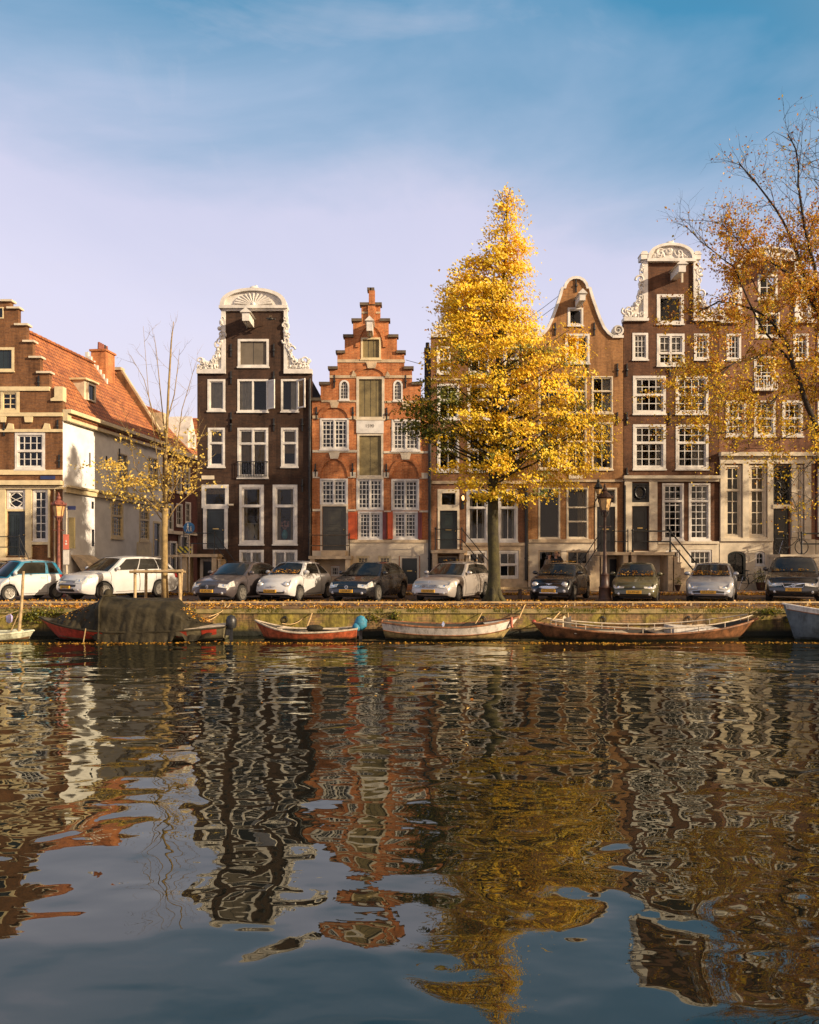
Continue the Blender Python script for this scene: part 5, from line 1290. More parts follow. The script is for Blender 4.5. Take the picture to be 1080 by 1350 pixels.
print('rust tree leaves', len(Fc) // 2, len(F2_) // 2)

# ---------------------------------------------------------------- fallen leaves
rr = random.Random(33); V, Fc = [], []
for k in range(15000):
    x = rr.uniform(-16, 18); y = QY + 0.02 + rr.random() ** 0.8 * 0.75
    if noise.noise(Vector((x * 0.9, y * 2.5, 7.0))) < rr.uniform(-0.3, 0.5): continue
    z = -0.07 + min(1, (y - QY - 0.02) / 0.385) * 0.07 + 0.012
    add_leaf(V, Fc, Vector((x, y, z)), rr.uniform(0.05, 0.11), rnorm(rr, 2.2), rr)
for k in range(9000):
    x = rr.uniform(-18, 22); y = rr.choice((rr.uniform(27, 30), rr.gauss(33.85, 0.18), rr.gauss(33.9, 0.12)))
    add_leaf(V, Fc, Vector((x, y, 0.03 + rr.random() ** 2 * (0.10 if y > 33 else 0.02))), rr.uniform(0.06, 0.12), rnorm(rr, 1.5), rr)
for k in range(500):
    x = rr.uniform(-18, 20); y = rr.uniform(34, 36.9)
    add_leaf(V, Fc, Vector((x, y, 0.115)), rr.uniform(0.06, 0.11), rnorm(rr, 2), rr)
leaf_obj('fallen_leaves', V, Fc, 'leaf_litter', kind='stuff', label='drift of orange fallen leaves along the quay edge and the kerb')
V, Fc = [], []
for k in range(2400):
    x = rr.uniform(-13.5, 14); y = 23.7 + rr.gauss(0, 0.13) + 0.12 * math.sin(x * 0.8)
    if noise.noise(Vector((x * 0.6, 2.0, 1.0))) < rr.uniform(-0.6, 0.3): continue
    add_leaf(V, Fc, Vector((x, y, WZ + 0.01)), rr.uniform(0.05, 0.10), rnorm(rr, 5), rr, 0.1)
for k in range(260):
    add_leaf(V, Fc, Vector((rr.uniform(-13, 14), rr.uniform(13, 24), WZ + 0.008)), rr.uniform(0.04, 0.08), rnorm(rr, 5), rr, 0.1)
leaf_obj('floating_leaves', V, Fc, 'leaf_litter', kind='stuff', label='thin line of orange leaves floating on the water in front of the boats')

# ---------------------------------------------------------------- grass and weeds on the quay
V, Fc = [], []
def blade(c, h, lean):
    o = len(V); w = 0.012
    V.extend([c + Vector((-w, 0, 0)), c + Vector((w, 0, 0)), c + lean + Vector((0, 0, h))]); Fc.append((o, o + 1, o + 2))
for k in range(5200):
    x = rr.uniform(-15, 17)
    if noise.noise(Vector((x * 0.7, 3.1, 0))) < -0.12: continue
    blade(Vector((x, QY - 0.05 + rr.uniform(-0.02, 0.06), -0.14 + rr.uniform(-0.06, 0.05))), rr.uniform(0.04, 0.13), Vector((rr.uniform(-.05, .05), rr.uniform(-.08, .0), 0)))
leaf_obj('grass', V, Fc, 'leaf_green', kind='stuff', label='short grass growing along the top of the quay wall')
def weed(label, px, py, n, w, hgt, seed, D=QY - 0.1):
    r2 = random.Random(seed); V, Fc = [], []
    c0 = at(px, py, D)
    for k in range(n):
        c = c0 + Vector((r2.gauss(0, w * 0.5), r2.uniform(-0.12, 0.12), r2.gauss(0, hgt * 0.4))); add_leaf(V, Fc, c, r2.uniform(0.05, 0.1), rnorm(r2), r2)
    st_ = thing('weed_tuft', label, 'plant', c0, world=True)
    leaf_obj('leaves', V, Fc, 'leaf_green', st_, c0)
    mb = MB()
    for k in range(7): mb.tube([c0 + Vector((r2.uniform(-.1, .1), 0.1, -0.1)), c0 + Vector((r2.gauss(0, w * .4), r2.uniform(-.1, .1), r2.uniform(0, hgt * .5)))], [0.008, 0.003], 4)
    mb.build('stem', 'leaf_green', st_)
weed('broad dark green weed clump hanging over the quay wall, left of the tarpaulin-covered boat', 56, 809, 420, 1.1, 0.3, 1)
weed('ragged green weed clump on the quay wall by the mast of the pale dinghy', 40, 814, 150, 0.4, 0.25, 2)
weed('small weed tuft growing out of the quay wall above the white boat', 521, 812, 120, 0.22, 0.35, 3)
weed('tiny weed tuft on the quay wall between the red boat and the white boat', 493, 815, 60, 0.2, 0.25, 4)
weed('leafy weed tuft on the quay wall right of the long wooden barge', 1016, 806, 130, 0.45, 0.15, 5)
# ================================================================ CARS
def carpaint(name, c, rough=0.28, metal=0.0):
    m, nt, out = new_mat(name)
    tc = nd(nt, 'ShaderNodeTexCoord')
    n = nd(nt, 'ShaderNodeTexNoise', {'Vector': tc.outputs['Object'], 'Scale': 2.5, 'Detail': 6.0, 'Roughness': 0.7})
    col = ramp(nt, n.outputs[0], [(0.3, tuple(v * 0.86 for v in c)), (0.65, c)])
    rg = nd(nt, 'ShaderNodeMapRange', {0: n.outputs[0], 1: 0.3, 2: 0.7, 3: rough + 0.12, 4: rough})
    p = nd(nt, 'ShaderNodeBsdfPrincipled', {'Base Color': col, 'Roughness': rg.outputs[0], 'Metallic': metal, 'Coat Weight': 0.7, 'Coat Roughness': 0.06})
    nt.links.new(p.outputs[0], out.inputs[0]); return m
M['car_glass'] = paint('car_window', (0.020, 0.019, 0.016), 0.08, 0.3, 1.5, spec=0.38)
M['rubber'] = paint('tyre_rubber', (0.022, 0.02, 0.018), 0.85, 0.2, 8)
M['alloy'] = paint('alloy', (0.30, 0.28, 0.25), 0.35, 0.1, 8, metal=0.6)
M['trim'] = paint('black_plastic', (0.018, 0.018, 0.018), 0.6, 0.2, 6)
M['lens'] = paint('headlight_lens', (0.62, 0.60, 0.56), 0.12, 0.25, 14, metal=0.25, coat=1.0)
M['tail'] = paint('tail_lens', (0.35, 0.02, 0.015), 0.15, 0.1, 8, coat=1.0)
M['plate'] = paint('yellow_plate', (0.72, 0.38, 0.03), 0.5, 0.05, 6)
def car(name, label, loc, ang, paint_, L, W, H, top, cab, wheels=0.31, clear=0.19, front='wide', plate='57-TN-KB', yr=0.70, fw=None, side_panes=((0.03, 0.385), (0.40, 0.72), (0.735, 0.96)), rake=0.2, nose=0.14, wb=None, roof_mat=None, spokes=7, badge=None, rim_r=0.68, extra=None, steer=0.0, trimlow=False):
    """parametric car; local +x is the nose.  top: (distance from nose, shoulder height); cab: cowl, roof front, roof rear, tail base, roof height"""
    a = math.radians(ang); hd = math.atan2(-math.cos(a), -math.sin(a))
    t = thing(name, label, 'car', (loc[0], loc[1], 0.0), hd, group='cars parked along the canal')
    c0, r0, r3, c3, zr = cab
    xf, xr = (0.19 * L, 0.81 * L) if wb is None else wb
    Ra = wheels * 1.17
    Wf = lambda s: W / 2 * (1 - 0.17 * max(0, 1 - s / (0.17 * L)) ** 2.2 - 0.13 * max(0, 1 - (L - s) / (0.15 * L)) ** 2.2)
    prof = [(0, .925), (.1, .965), (.35, 1.0), (.6, .998), (.82, .965), (.93, .93), (1, .885)]
    fo = [(0, .06), (.22, .0), (.5, .015), (.72, .05), (.88, .11), (1, rake)]
    zt = lambda s: interp(top, s)
    def zb(s):
        z = clear + 0.07 * max(0, 1 - s / 0.5) ** 2 + 0.1 * max(0, 1 - (L - s) / 0.6) ** 2
        for xw in (xf, xr):
            if abs(s - xw) < Ra: z = max(z, wheels + math.sqrt(Ra * Ra - (s - xw) ** 2))
        return z
    def P(s, tt, q):
        z = zb(s) + (zt(s) - zb(s)) * tt
        w = Wf(s) * interp(prof, tt)
        ef = max(0, 1 - s / 0.55) ** 1.6; er = max(0, 1 - (L - s) / 0.5) ** 1.6
        x = L / 2 - s - interp(fo, tt) * ef + (0.05 + 0.8 * interp(fo, tt)) * er * 0.7
        x += nose * (1 - q * q) * ef - 0.10 * (1 - q * q) * er
        return Vector((x, w * q, z + 0.045 * (1 - q * q) * tt ** 3))
    ss = sorted(set([0, .03, .07, .12, .18, .26, .36] + [L - k for k in (0, .03, .08, .15, .25, .36)] + [xw + Ra * math.cos(math.pi * k / 10) for xw in (xf, xr) for k in range(11)] + [L * k / 22 for k in range(1, 22)]))
    rows = [0, .1, .22, .35, .5, .65, .78, .88, .95, 1.0]
    b = MB(); n = len(ss); mm = len(rows)
    for q in (1, -1):
        b.add([P(s, r, q) for s in ss for r in rows], [[i * mm + j, (i + 1) * mm + j, (i + 1) * mm + j + 1, i * mm + j + 1] for i in range(n - 1) for j in range(mm - 1)])
    qs = [1, .8, .5, .2, -.2, -.5, -.8, -1]; k = len(qs)
    b.add([P(s, 1, q) for s in ss for q in qs], [[i * k + j, (i + 1) * k + j, (i + 1) * k + j + 1, i * k + j + 1] for i in range(n - 1) for j in range(k - 1)])
    for s in (0, L):
        b.add([P(s, r, q) for r in rows for q in qs], [[i * k + j, (i + 1) * k + j, (i + 1) * k + j + 1, i * k + j + 1] for i in range(mm - 1) for j in range(k - 1)])
    # cabin
    rz = lambda u: zr - 0.05 * (1 - u) ** 3 - 0.09 * u ** 3 - 0.02
    ym = lambda u: (0.885 * Wf(lerp(c0, c3, u)))
    def SD(u, v, q=1):
        s = lerp(lerp(c0, c3, u), lerp(r0, r3, u), v)
        y = lerp(ym(u), yr * W / 2 - 0.03 * (2 * u - 1) ** 4, v) + 0.03 * math.sin(math.pi * v)
        z = lerp(zt(lerp(c0, c3, u)) - 0.015, rz(u), v)
        return Vector((L / 2 - s, y * q, z))
    def WS(q, v):
        p = SD(0, v, 1); return Vector((p.x + 0.16 * (1 - 0.45 * v) * (1 - q * q), p.y * q, p.z + 0.03 * (1 - q * q)))
    def RW(q, v):
        p = SD(1, v, 1); return Vector((p.x - 0.12 * (1 - q * q), p.y * q, p.z + 0.03 * (1 - q * q)))
    def RF(u, q):
        p = SD(u, 1, 1); bl = 0.16 * 0.55 * max(0, 1 - 3 * u) - 0.12 * max(0, 3 * u - 2)
        return Vector((p.x + bl * (1 - q * q), p.y * q, p.z + 0.03 * (1 - q * q) + 0.02 * (1 - q ** 4)))
    cb = MB()
    for q in (1, -1): cb.grid(lambda u, v: SD(u, v, q), 14, 6)
    cb.grid(lambda i, v: WS(2 * i - 1, v), 10, 6); cb.grid(lambda i, v: RW(2 * i - 1, v), 10, 6)
    b.v, vcount = b.v, 0
    rfm = MB().grid(lambda u, i: RF(u, 2 * i - 1), 12, 10)
    if roof_mat is None:
        off = len(b.v); b.v += cb.v; b.f += [[i + off for i in f] for f in cb.f]
        off = len(b.v); b.v += rfm.v; b.f += [[i + off for i in f] for f in rfm.f]
        body = b.build('body', paint_, t, smooth=38, weld=True)
    else:
        off = len(b.v); b.v += rfm.v; b.f += [[i + off for i in f] for f in rfm.f]
        body = b.build('body', paint_, t, smooth=38, weld=True)
        cb.build('roof_pillars', roof_mat, t, smooth=38, weld=True)
    # glass, set a hair proud of the shell
    def off_grid(fn, nu, nv, d, cen=Vector((0, 0, 0.8))):
        def g(i, j):
            e = 0.01; p = fn(i, j); pu = fn(min(1, i + e), j) - fn(max(0, i - e), j); pv = fn(i, min(1, j + e)) - fn(i, max(0, j - e))
            nn = pu.cross(pv).normalized()
            if nn.dot(p - cen) < 0: nn = -nn
            return p + nn * d
        return MB().grid(g, nu, nv)
    off_grid(lambda i, j: WS(lerp(-.90, .90, i), lerp(.05, .93, j)), 10, 6, 0.012).build('windscreen', 'car_glass', t, smooth=60, recalc=False)
    off_grid(lambda i, j: RW(lerp(-.86, .86, i), lerp(.12, .9, j)), 10, 6, 0.012).build('rear_window', 'car_glass', t, smooth=60, recalc=False)
    for q in (1, -1):
        for (u0, u1) in side_panes:
            def fn(i, j):
                v = lerp(.10, .88, j); ua, ub = u0, u1
                if u0 < 0.1: ua = u0 + 0.02 + 0.05 * v
                if u1 > 0.9: ub = u1 - 0.02 - 0.05 * v
                return SD(lerp(ua, ub, i), v, q)
            off_grid(fn, 6, 5, 0.010).build('side_window', 'car_glass', t, smooth=60, recalc=False)
    wp = MB()
    for q0 in (-.55, .1): wp.tube([WS(q0, .06) + Vector((0.03, 0, 0.02)), WS(q0 + .28, .13) + Vector((0.03, 0, 0.025)), WS(q0 + .5, .16) + Vector((0.03, 0, 0.02))], 0.008, 4)
    wp.build('wiper', 'trim', t)
    # underside and wheel wells
    MB().box(L / 2 - L + 0.35, L / 2 - 0.35, -W / 2 + 0.26, W / 2 - 0.26, clear - 0.02, 0.62).build('underbody', 'trim', t)
    def patch(s0, s1, t0, t1, q, d=0.006, nu=8, nv=5):
        return off_grid(lambda i, j: P(lerp(s0, s1, i), lerp(t0, t1, j), q), nu, nv, d)
    # doors as shallow panels with dark gaps
    ds = [(c0 + 0.02, lerp(c0, c3, side_panes[0][1] + 0.025))]
    if len(side_panes) > 2: ds.append((lerp(c0, c3, side_panes[0][1] + 0.03), lerp(c0, c3, side_panes[1][1] + 0.02)))
    for q in (1, -1):
        for (s0, s1) in ds:
            s1 = min(s1, xr - Ra * 0.55)
            dr = patch(s0, s1, 0.1, 0.965, q, 0.004).build('door', paint_, t, smooth=60, recalc=False)
            gp = MB()
            for s in (s0, s1): gp.tube([P(s, r, q) + Vector((0, 0.004 * q, 0)) for r in (.08, .22, .35, .5, .65, .82, .94, .99)], 0.007, 4)
            gp.tube([P(lerp(s0, s1, i / 5), 0.09, q) + Vector((0, 0.004 * q, 0)) for i in range(6)], 0.007, 4)
            gp.build('door_gap', 'trim', dr)
            hp = P(s1 - 0.16, 0.83, q); MB().tube([hp + Vector((0.09, 0.018 * q, 0)), hp + Vector((-0.09, 0.018 * q, 0))], 0.018, 6).build('handle', 'trim' if trimlow else paint_, dr)
        MB().ball(SD(0.075, 0.14, q) + Vector((0.03, 0.13 * q, 0.05)), 0.07, 0.11, 0.075, 10, 8).tube([SD(0.08, 0.04, q), SD(0.075, 0.12, q) + Vector((0.03, 0.1 * q, 0.02))], 0.02, 5).build('wing_mirror', paint_, t, smooth=180)
    # wheels
    for xw, fr in ((xf, True), (xr, False)):
        for q in (1, -1):
            yo = W / 2 - 0.02; wd = 0.19; r = wheels
            w_ = MB().lathe([(r * 0.6, -wd / 2), (r * 0.93, -wd / 2), (r, -wd / 2 + 0.03), (r, wd / 2 - 0.03), (r * 0.95, wd / 2), (r * 0.72, wd / 2), (r * rim_r, wd / 2 - 0.03), (0.02, wd / 2 - 0.07)], (0, 0, 0), 24, axis='y')
            tb = w_.build('wheel', 'rubber', t, smooth=40)
            rm = MB().lathe([(r * (rim_r - .0), wd / 2 - 0.02), (r * rim_r, wd / 2 + 0.008), (r * (rim_r - .09), wd / 2 + 0.004), (r * (rim_r - .1), wd / 2 - 0.04)], (0, 0, 0), 24, axis='y')
            rm.lathe([(0.055, wd / 2 - 0.05), (0.05, wd / 2 + 0.0), (0.01, wd / 2 + 0.008)], (0, 0, 0), 10, axis='y')
            for k_ in range(spokes):
                an = 2 * math.pi * k_ / spokes
                d1 = Vector((math.cos(an), 0, math.sin(an)))
                rm.tube([d1 * 0.03 + Vector((0, wd / 2 - 0.012, 0)), d1 * r * (rim_r - .04) + Vector((0, wd / 2 - 0.012, 0))], [0.026, 0.034 if spokes < 8 else 0.02], 4)
            rm.build('rim', 'alloy', tb, smooth=40)
            tb.location = (L / 2 - xw, q * (yo - wd / 2), r)
            tb.rotation_euler = (0, 0, (math.pi if q < 0 else 0) + (math.radians(steer) if fr else 0))
    # front end
    def fpatch(q0, q1, t0, t1, d=0.01, nu=8, nv=4, shp=None):
        def g(i, j):
            q = lerp(q0, q1, i); a_, b_ = (t0, t1) if shp is None else shp(i); return P(0, lerp(a_, b_, j), q)
        return off_grid(g, nu, nv, d, Vector((0, 0, 0.5)))
    def lamp(t0, t1, qa, sa, q):
        def g(i, j):
            e = i * (1 - qa + sa)
            a_ = lerp(t0 + (t1 - t0) * .25, t0, min(1, i * 2)); 
            tt = lerp(a_, t1, j)
            return P(0, tt, q * (qa + e)) if e <= 1 - qa else P((e - (1 - qa)) * 0.9, tt, q)
        return off_grid(g, 10, 5, 0.012, Vector((0, 0, 0.5)))
    if front == 'round':
        for q in (1, -1):
            p = P(0.03, 0.80, q * 0.80)
            MB().lathe([(0.03, 0.05), (0.09, 0.035), (0.105, 0.01), (0.11, -0.12)], p + Vector((0.0, 0, 0)), 18, axis='x').build('headlight', 'lens', t, smooth=60)
            MB().lathe([(0.108, -0.1), (0.122, 0.0), (0.108, 0.014)], p, 18, axis='x').build('headlight_ring', 'chrome', t, smooth=60)
            p = P(0.02, 0.32, q * 0.78); MB().lathe([(0.02, 0.035), (0.06, 0.02), (0.065, -0.06)], p, 12, axis='x').build('fog_lamp', 'lens', t, smooth=60)
    else:
        spec = {'wide': (.62, .88, .48, .32), 'slim': (.68, .86, .52, .22), 'sweep': (.64, .96, .56, .42), 'square': (.62, .90, .55, .12)}[front]
        for q in (1, -1):
            lo = lamp(spec[0], spec[1], spec[2], spec[3], q).build('headlight', 'lens', t, smooth=180, recalc=False)
            c_ = P(0.02, lerp(spec[0], spec[1], .5), q * .80); MB().ball(c_ + Vector((0.0, 0, 0)), 0.03, 0.075, 0.06).build('bulb_bowl', 'chrome', lo, smooth=180)
            p = P(0.02, 0.22, q * 0.78); MB().lathe([(0.02, 0.03), (0.05, 0.016), (0.055, -0.06)], p, 10, axis='x').build('fog_lamp', 'lens', t, smooth=60)
    if extra: extra(t, P, fpatch, L, W)
    pz = P(0, 0.40, 0) + Vector((0.03, 0, 0))
    if front == 'round': pz = P(0, 0.34, 0) + Vector((0.03, 0, 0))
    pl = MB().box(pz.x - 0.03, pz.x + 0.012, -0.26, 0.26, pz.z - 0.055, pz.z + 0.055).build('number_plate', 'plate', t)
    text('plate_number', plate, 0.098, 'trim', pl, (pz.x + 0.0145, 0, pz.z), (math.radians(90), 0, math.radians(90)))
    for q in (1, -1): patch(L - 0.02, L - 0.25, 0.62, 0.93, q, 0.01).build('tail_light', 'tail', t, smooth=180, recalc=False)
    return t
def grille(kind):
    def f(t, P, fp, L, W):
        if kind == 'volvo':
            fp(-.46, .46, .58, .86, 0.014, 8, 4, lambda i: (.60 - .0, .86)).build('grille', 'trim', t, recalc=False)
            loop = [P(0, tt, q) + Vector((0.035, 0, 0)) for q, tt in ((-.48, .86), (.48, .86), (.38, .58), (-.38, .58), (-.48, .86))]
            MB().tube(loop, 0.018, 6).build('grille_frame', 'chrome', t, smooth=60)
            MB().tube([P(0, .60, -.36) + Vector((0.04, 0, 0)), P(0, .72, 0) + Vector((0.045, 0, 0)), P(0, .84, .36) + Vector((0.04, 0, 0))], 0.014, 6).build('grille_bar', 'chrome', t)
            c = P(0, .72, 0) + Vector((0.05, 0, 0)); MB().tube([c + Vector((0, .055 * math.cos(k * .5), .055 * math.sin(k * .5))) for k in range(14)], 0.012, 5).build('badge', 'chrome', t)
            fp(-.62, .62, .12, .30, 0.012).build('lower_grille', 'trim', t, recalc=False)
        elif kind == 'star':
            for q in ((-.40, -.03), (.03, .40)): fp(q[0], q[1], .68, .87, 0.014).build('grille', 'trim', t, recalc=False)
            mb = MB()
            for tt in (.70, .75, .80, .85): mb.tube([P(0, tt, -.4) + Vector((0.022, 0, 0)), P(0, tt, -.2) + Vector((0.022, 0, 0)), P(0, tt, 0) + Vector((0.022, 0, 0)), P(0, tt, .2) + Vector((0.022, 0, 0)), P(0, tt, .4) + Vector((0.022, 0, 0))], 0.007, 4)
            mb.build('grille_bar', 'chrome', t)
            c = P(0, .97, 0) + Vector((0.03, 0, 0.06)); mb = MB().tube([c + Vector((0, .05 * math.cos(k * .5), .05 * math.sin(k * .5))) for k in range(14)], 0.008, 4)
            for k in range(3): an = math.pi / 2 + k * 2.094; mb.tube([c, c + Vector((0, .05 * math.cos(an), .05 * math.sin(an)))], 0.007, 4)
            mb.build('badge', 'chrome', t); fp(-.6, .6, .08, .24, 0.012).build('lower_grille', 'trim', t, recalc=False)
        elif kind == 'ring':
            fp(-.52, .52, .66, .78, 0.012).build('grille', 'trim', t, recalc=False)
            c = P(0, .72, 0) + Vector((0.03, 0, 0)); mb = MB().tube([c + Vector((0, .062 * math.cos(k * .5), .062 * math.sin(k * .5))) for k in range(14)], 0.011, 5)
            mb.tube([c + Vector((0, -.04, .05)), c + Vector((0, 0, .0)), c + Vector((0, .04, .05))], 0.008, 4).tube([c + Vector((0, -.05, .02)), c + Vector((0, -.018, -.05)), c + Vector((0, 0, -.005)), c + Vector((0, .018, -.05)), c + Vector((0, .05, .02))], 0.008, 4)
            mb.build('badge', 'chrome', t); fp(-.7, .7, .10, .30, 0.012).build('lower_grille', 'trim', t, recalc=False)
        elif kind == 'mini':
            fp(-.5, .5, .56, .72, 0.012).build('grille', 'trim', t, recalc=False)
            loop = [P(0, .64 + .085 * math.sin(k * .2618), .5 * math.copysign(abs(math.cos(k * .2618)) ** .6, math.cos(k * .2618))) + Vector((0.03, 0, 0)) for k in range(25)]
            MB().tube(loop, 0.022, 6).build('grille_frame', 'chrome', t, smooth=60)
            mb = MB()
            for tt in (.61, .65, .69): mb.tube([P(0, tt, q) + Vector((0.022, 0, 0)) for q in (-.45, -.2, 0, .2, .45)], 0.016, 4)
            mb.build('grille_bar', 'chrome', t)
            c = P(0, .88, 0) + Vector((0.02, 0, 0)); MB().lathe([(0.03, -0.02), (0.03, 0.02)], c, 10, axis='x').tube([c + Vector((0, -.11, .015)), c, c + Vector((0, .11, .015))], 0.012, 4).build('badge', 'chrome', t)
            MB().tube([P(0, .16, q) + Vector((0.02, 0, 0)) for q in (-.5, -.2, 0, .2, .5)], 0.03, 6).build('bumper_bar', 'chrome', t, smooth=60)
        elif kind == 'fiat':
            fp(-.8, .8, .14, .27, 0.012).build('lower_grille', 'trim', t, recalc=False)
            c = P(0, .70, 0) + Vector((0.02, 0, 0)); MB().lathe([(0.045, -0.02), (0.045, 0.012)], c, 12, axis='x').tube([c + Vector((0, -.22, .0)), c, c + Vector((0, .22, .0))], 0.010, 4).build('badge', 'chrome', t)
        elif kind == 'lion':
            fp(-.78, .78, .30, .58, 0.012, 8, 4, lambda i: (.30, .58 - .10 * abs(2 * i - 1))).build('grille', 'trim', t, recalc=False)
            MB().tube([P(0, .62 - .02 * 0, q) + Vector((0.03, 0, 0)) for q in (-.5, -.2, 0, .2, .5)], 0.012, 5).build('grille_bar', 'chrome', t)
            c = P(0, .64, 0) + Vector((0.04, 0, 0)); MB().ball(c, 0.02, 0.03, 0.05).ball(c + Vector((0, .035, .02)), 0.015, 0.03, 0.016).ball(c + Vector((0, -.02, -.045)), 0.015, 0.02, 0.025).build('badge', 'chrome', t)
        elif kind == 'plain':
            fp(-.5, .5, .70, .76, 0.012).build('grille', 'trim', t, recalc=False); fp(-.85, .85, .08, .20, 0.012).build('lower_grille', 'trim', t, recalc=False)
            c = P(0, .80, 0) + Vector((0.02, 0, 0)); MB().lathe([(0.04, -0.02), (0.04, 0.012)], c, 10, axis='x').build('badge', 'chrome', t)
        elif kind == 'split':
            for q in ((-.42, -.05), (.05, .42)): fp(q[0], q[1], .60, .80, 0.014).build('grille', 'trim', t, recalc=False)
            c = P(0, .73, 0) + Vector((0.03, 0, 0)); MB().tube([c + Vector((0, 0, .07)), c + Vector((0, .045, 0)), c + Vector((0, 0, -.07)), c + Vector((0, -.045, 0)), c + Vector((0, 0, .07))], 0.012, 4).build('badge', 'chrome', t)
            fp(-.6, .6, .08, .2, 0.012).build('lower_grille', 'trim', t, recalc=False)
        elif kind == 'suv':
            fp(-.62, .62, .70, .84, 0.012).build('grille', 'trim', t, recalc=False)
            mb = MB()
            for tt in (.73, .79): mb.tube([P(0, tt, q) + Vector((0.022, 0, 0)) for q in (-.6, -.3, 0, .3, .6)], 0.012, 4)
            mb.build('grille_bar', 'chrome', t)
            fp(-.66, .66, .44, .60, 0.012).build('lower_grille', 'trim', t, recalc=False); fp(-.6, .6, .1, .24, 0.012).build('bumper_intake', 'trim', t, recalc=False)
            MB().tube([P(0, .30, q) + Vector((0.02, 0, 0)) for q in (-.6, -.3, 0, .3, .6)], 0.03, 6).build('skid_bar', 'alloy', t, smooth=60)
        elif kind == 'smart':
            fp(-.5, .5, .60, .72, 0.012).build('grille', 'trim', t, recalc=False); fp(-.75, .75, .12, .34, 0.012).build('lower_grille', 'trim', t, recalc=False)
    return f
PW = carpaint('white_car_paint', (0.56, 0.55, 0.54), 0.3)
PB = carpaint('black_car_paint', (0.012, 0.011, 0.012), 0.2)
PP = carpaint('plum_grey_car_paint', (0.085, 0.07, 0.072), 0.25, 0.3)
PS = carpaint('silver_car_paint', (0.52, 0.47, 0.43), 0.32, 0.5)
PS2 = carpaint('blue_silver_car_paint', (0.42, 0.43, 0.46), 0.32, 0.5)
PO = carpaint('olive_car_paint', (0.085, 0.075, 0.032), 0.35, 0.15)
PV = carpaint('brown_black_car_paint', (0.022, 0.019, 0.017), 0.22)
PT = carpaint('teal_car_trim', (0.012, 0.16, 0.27), 0.3)
PD = carpaint('pearl_white_car_paint', (0.54, 0.53, 0.52), 0.3)
car('parked_car', 'tiny white two-seat city car with teal blue roof pillars, at the left edge', (-15.0, 30.6), 36, PW, 2.7, 1.56, 1.54, [(0, .62), (.1, .74), (.5, .90), (.8, .96), (2.2, .99), (2.7, .98)], (0.42, 1.02, 2.35, 2.62, 1.54), wheels=.29, front='wide', extra=grille('smart'), side_panes=((0.05, 0.66), (0.72, 0.95)), wb=(0.45, 2.32), roof_mat=PT, plate='42-RH-KX', spokes=6, yr=.74)
car('parked_car', 'large white sport utility car behind the young tree and its timber guard', (-11.55, 31.5), 31, PD, 4.66, 1.80, 1.68, [(0, .82), (.15, .94), (.9, 1.05), (1.3, 1.09), (3.4, 1.13), (4.4, 1.13), (4.66, 1.05)], (1.18, 1.95, 4.0, 4.5, 1.68), wheels=.345, clear=.24, front='sweep', extra=grille('suv'), plate='18-XZ-LP', yr=.72, spokes=10, wb=(.92, 3.6))
car('parked_car', 'plum grey hatchback right of the small tree, left of the little white car', (-6.51, 30.5), 20, PP, 4.3, 1.77, 1.46, [(0, .66), (.12, .74), (.95, .93), (1.25, .96), (3.6, 1.0), (4.1, .98), (4.3, .9)], (1.15, 1.95, 3.3, 4.12, 1.46), front='sweep', extra=grille('split'), plate='31-PL-TG', wb=(.88, 3.5), spokes=7)
car('parked_car', 'small rounded white retro car with leaves under its windscreen', (-4.43, 30.7), 21, PW, 3.55, 1.63, 1.49, [(0, .66), (.1, .80), (.6, .93), (.95, .97), (2.9, .98), (3.3, .96), (3.55, .86)], (0.9, 1.5, 2.7, 3.38, 1.49), wheels=.29, front='round', extra=grille('fiat'), side_panes=((0.05, 0.58), (0.64, 0.94)), plate='86-GX-DB', wb=(.72, 3.02), spokes=14, yr=.70, rake=.22)
car('parked_car', 'glossy black hatchback with a round front badge in front of the orange brick house', (-1.52, 30.6), 20, PB, 4.25, 1.79, 1.46, [(0, .64), (.12, .72), (.95, .90), (1.25, .94), (3.6, .98), (4.05, .97), (4.25, .88)], (1.12, 1.85, 3.5, 4.1, 1.46), front='sweep', extra=grille('ring'), plate='1-KNB-57', wb=(.86, 3.48), spokes=5)
car('parked_car', 'silver estate car left of the big yellow tree', (1.71, 30.5), 26, PS, 4.5, 1.73, 1.46, [(0, .66), (.14, .76), (1.1, .91), (1.4, .95), (3.8, .99), (4.35, .97), (4.5, .9)], (1.35, 2.15, 4.0, 4.42, 1.46), front='wide', extra=grille('star'), plate='25-NF-HS', wb=(.84, 3.55), spokes=7, steer=14)
car('parked_car', 'small black car with round headlights and a wide chrome grille, right of the yellow tree', (5.91, 30.8), 24, PB, 3.7, 1.68, 1.41, [(0, .66), (.1, .78), (.7, .90), (1.1, .95), (3.2, .97), (3.55, .95), (3.7, .86)], (1.05, 1.55, 3.2, 3.6, 1.41), wheels=.30, front='round', extra=grille('mini'), side_panes=((0.05, 0.48), (0.54, 0.95)), plate='57-TN-KB', wb=(.62, 3.08), spokes=10, yr=.74)
car('parked_car', 'faded olive green older hatchback beside the street lamp', (8.56, 29.7), 19, PO, 3.8, 1.60, 1.43, [(0, .62), (.1, .70), (.85, .88), (1.1, .92), (3.2, .96), (3.65, .95), (3.8, .86)], (1.05, 1.72, 3.2, 3.7, 1.43), wheels=.285, front='slim', extra=grille('plain'), plate='LS-XV-63', wb=(.75, 3.2), spokes=12)
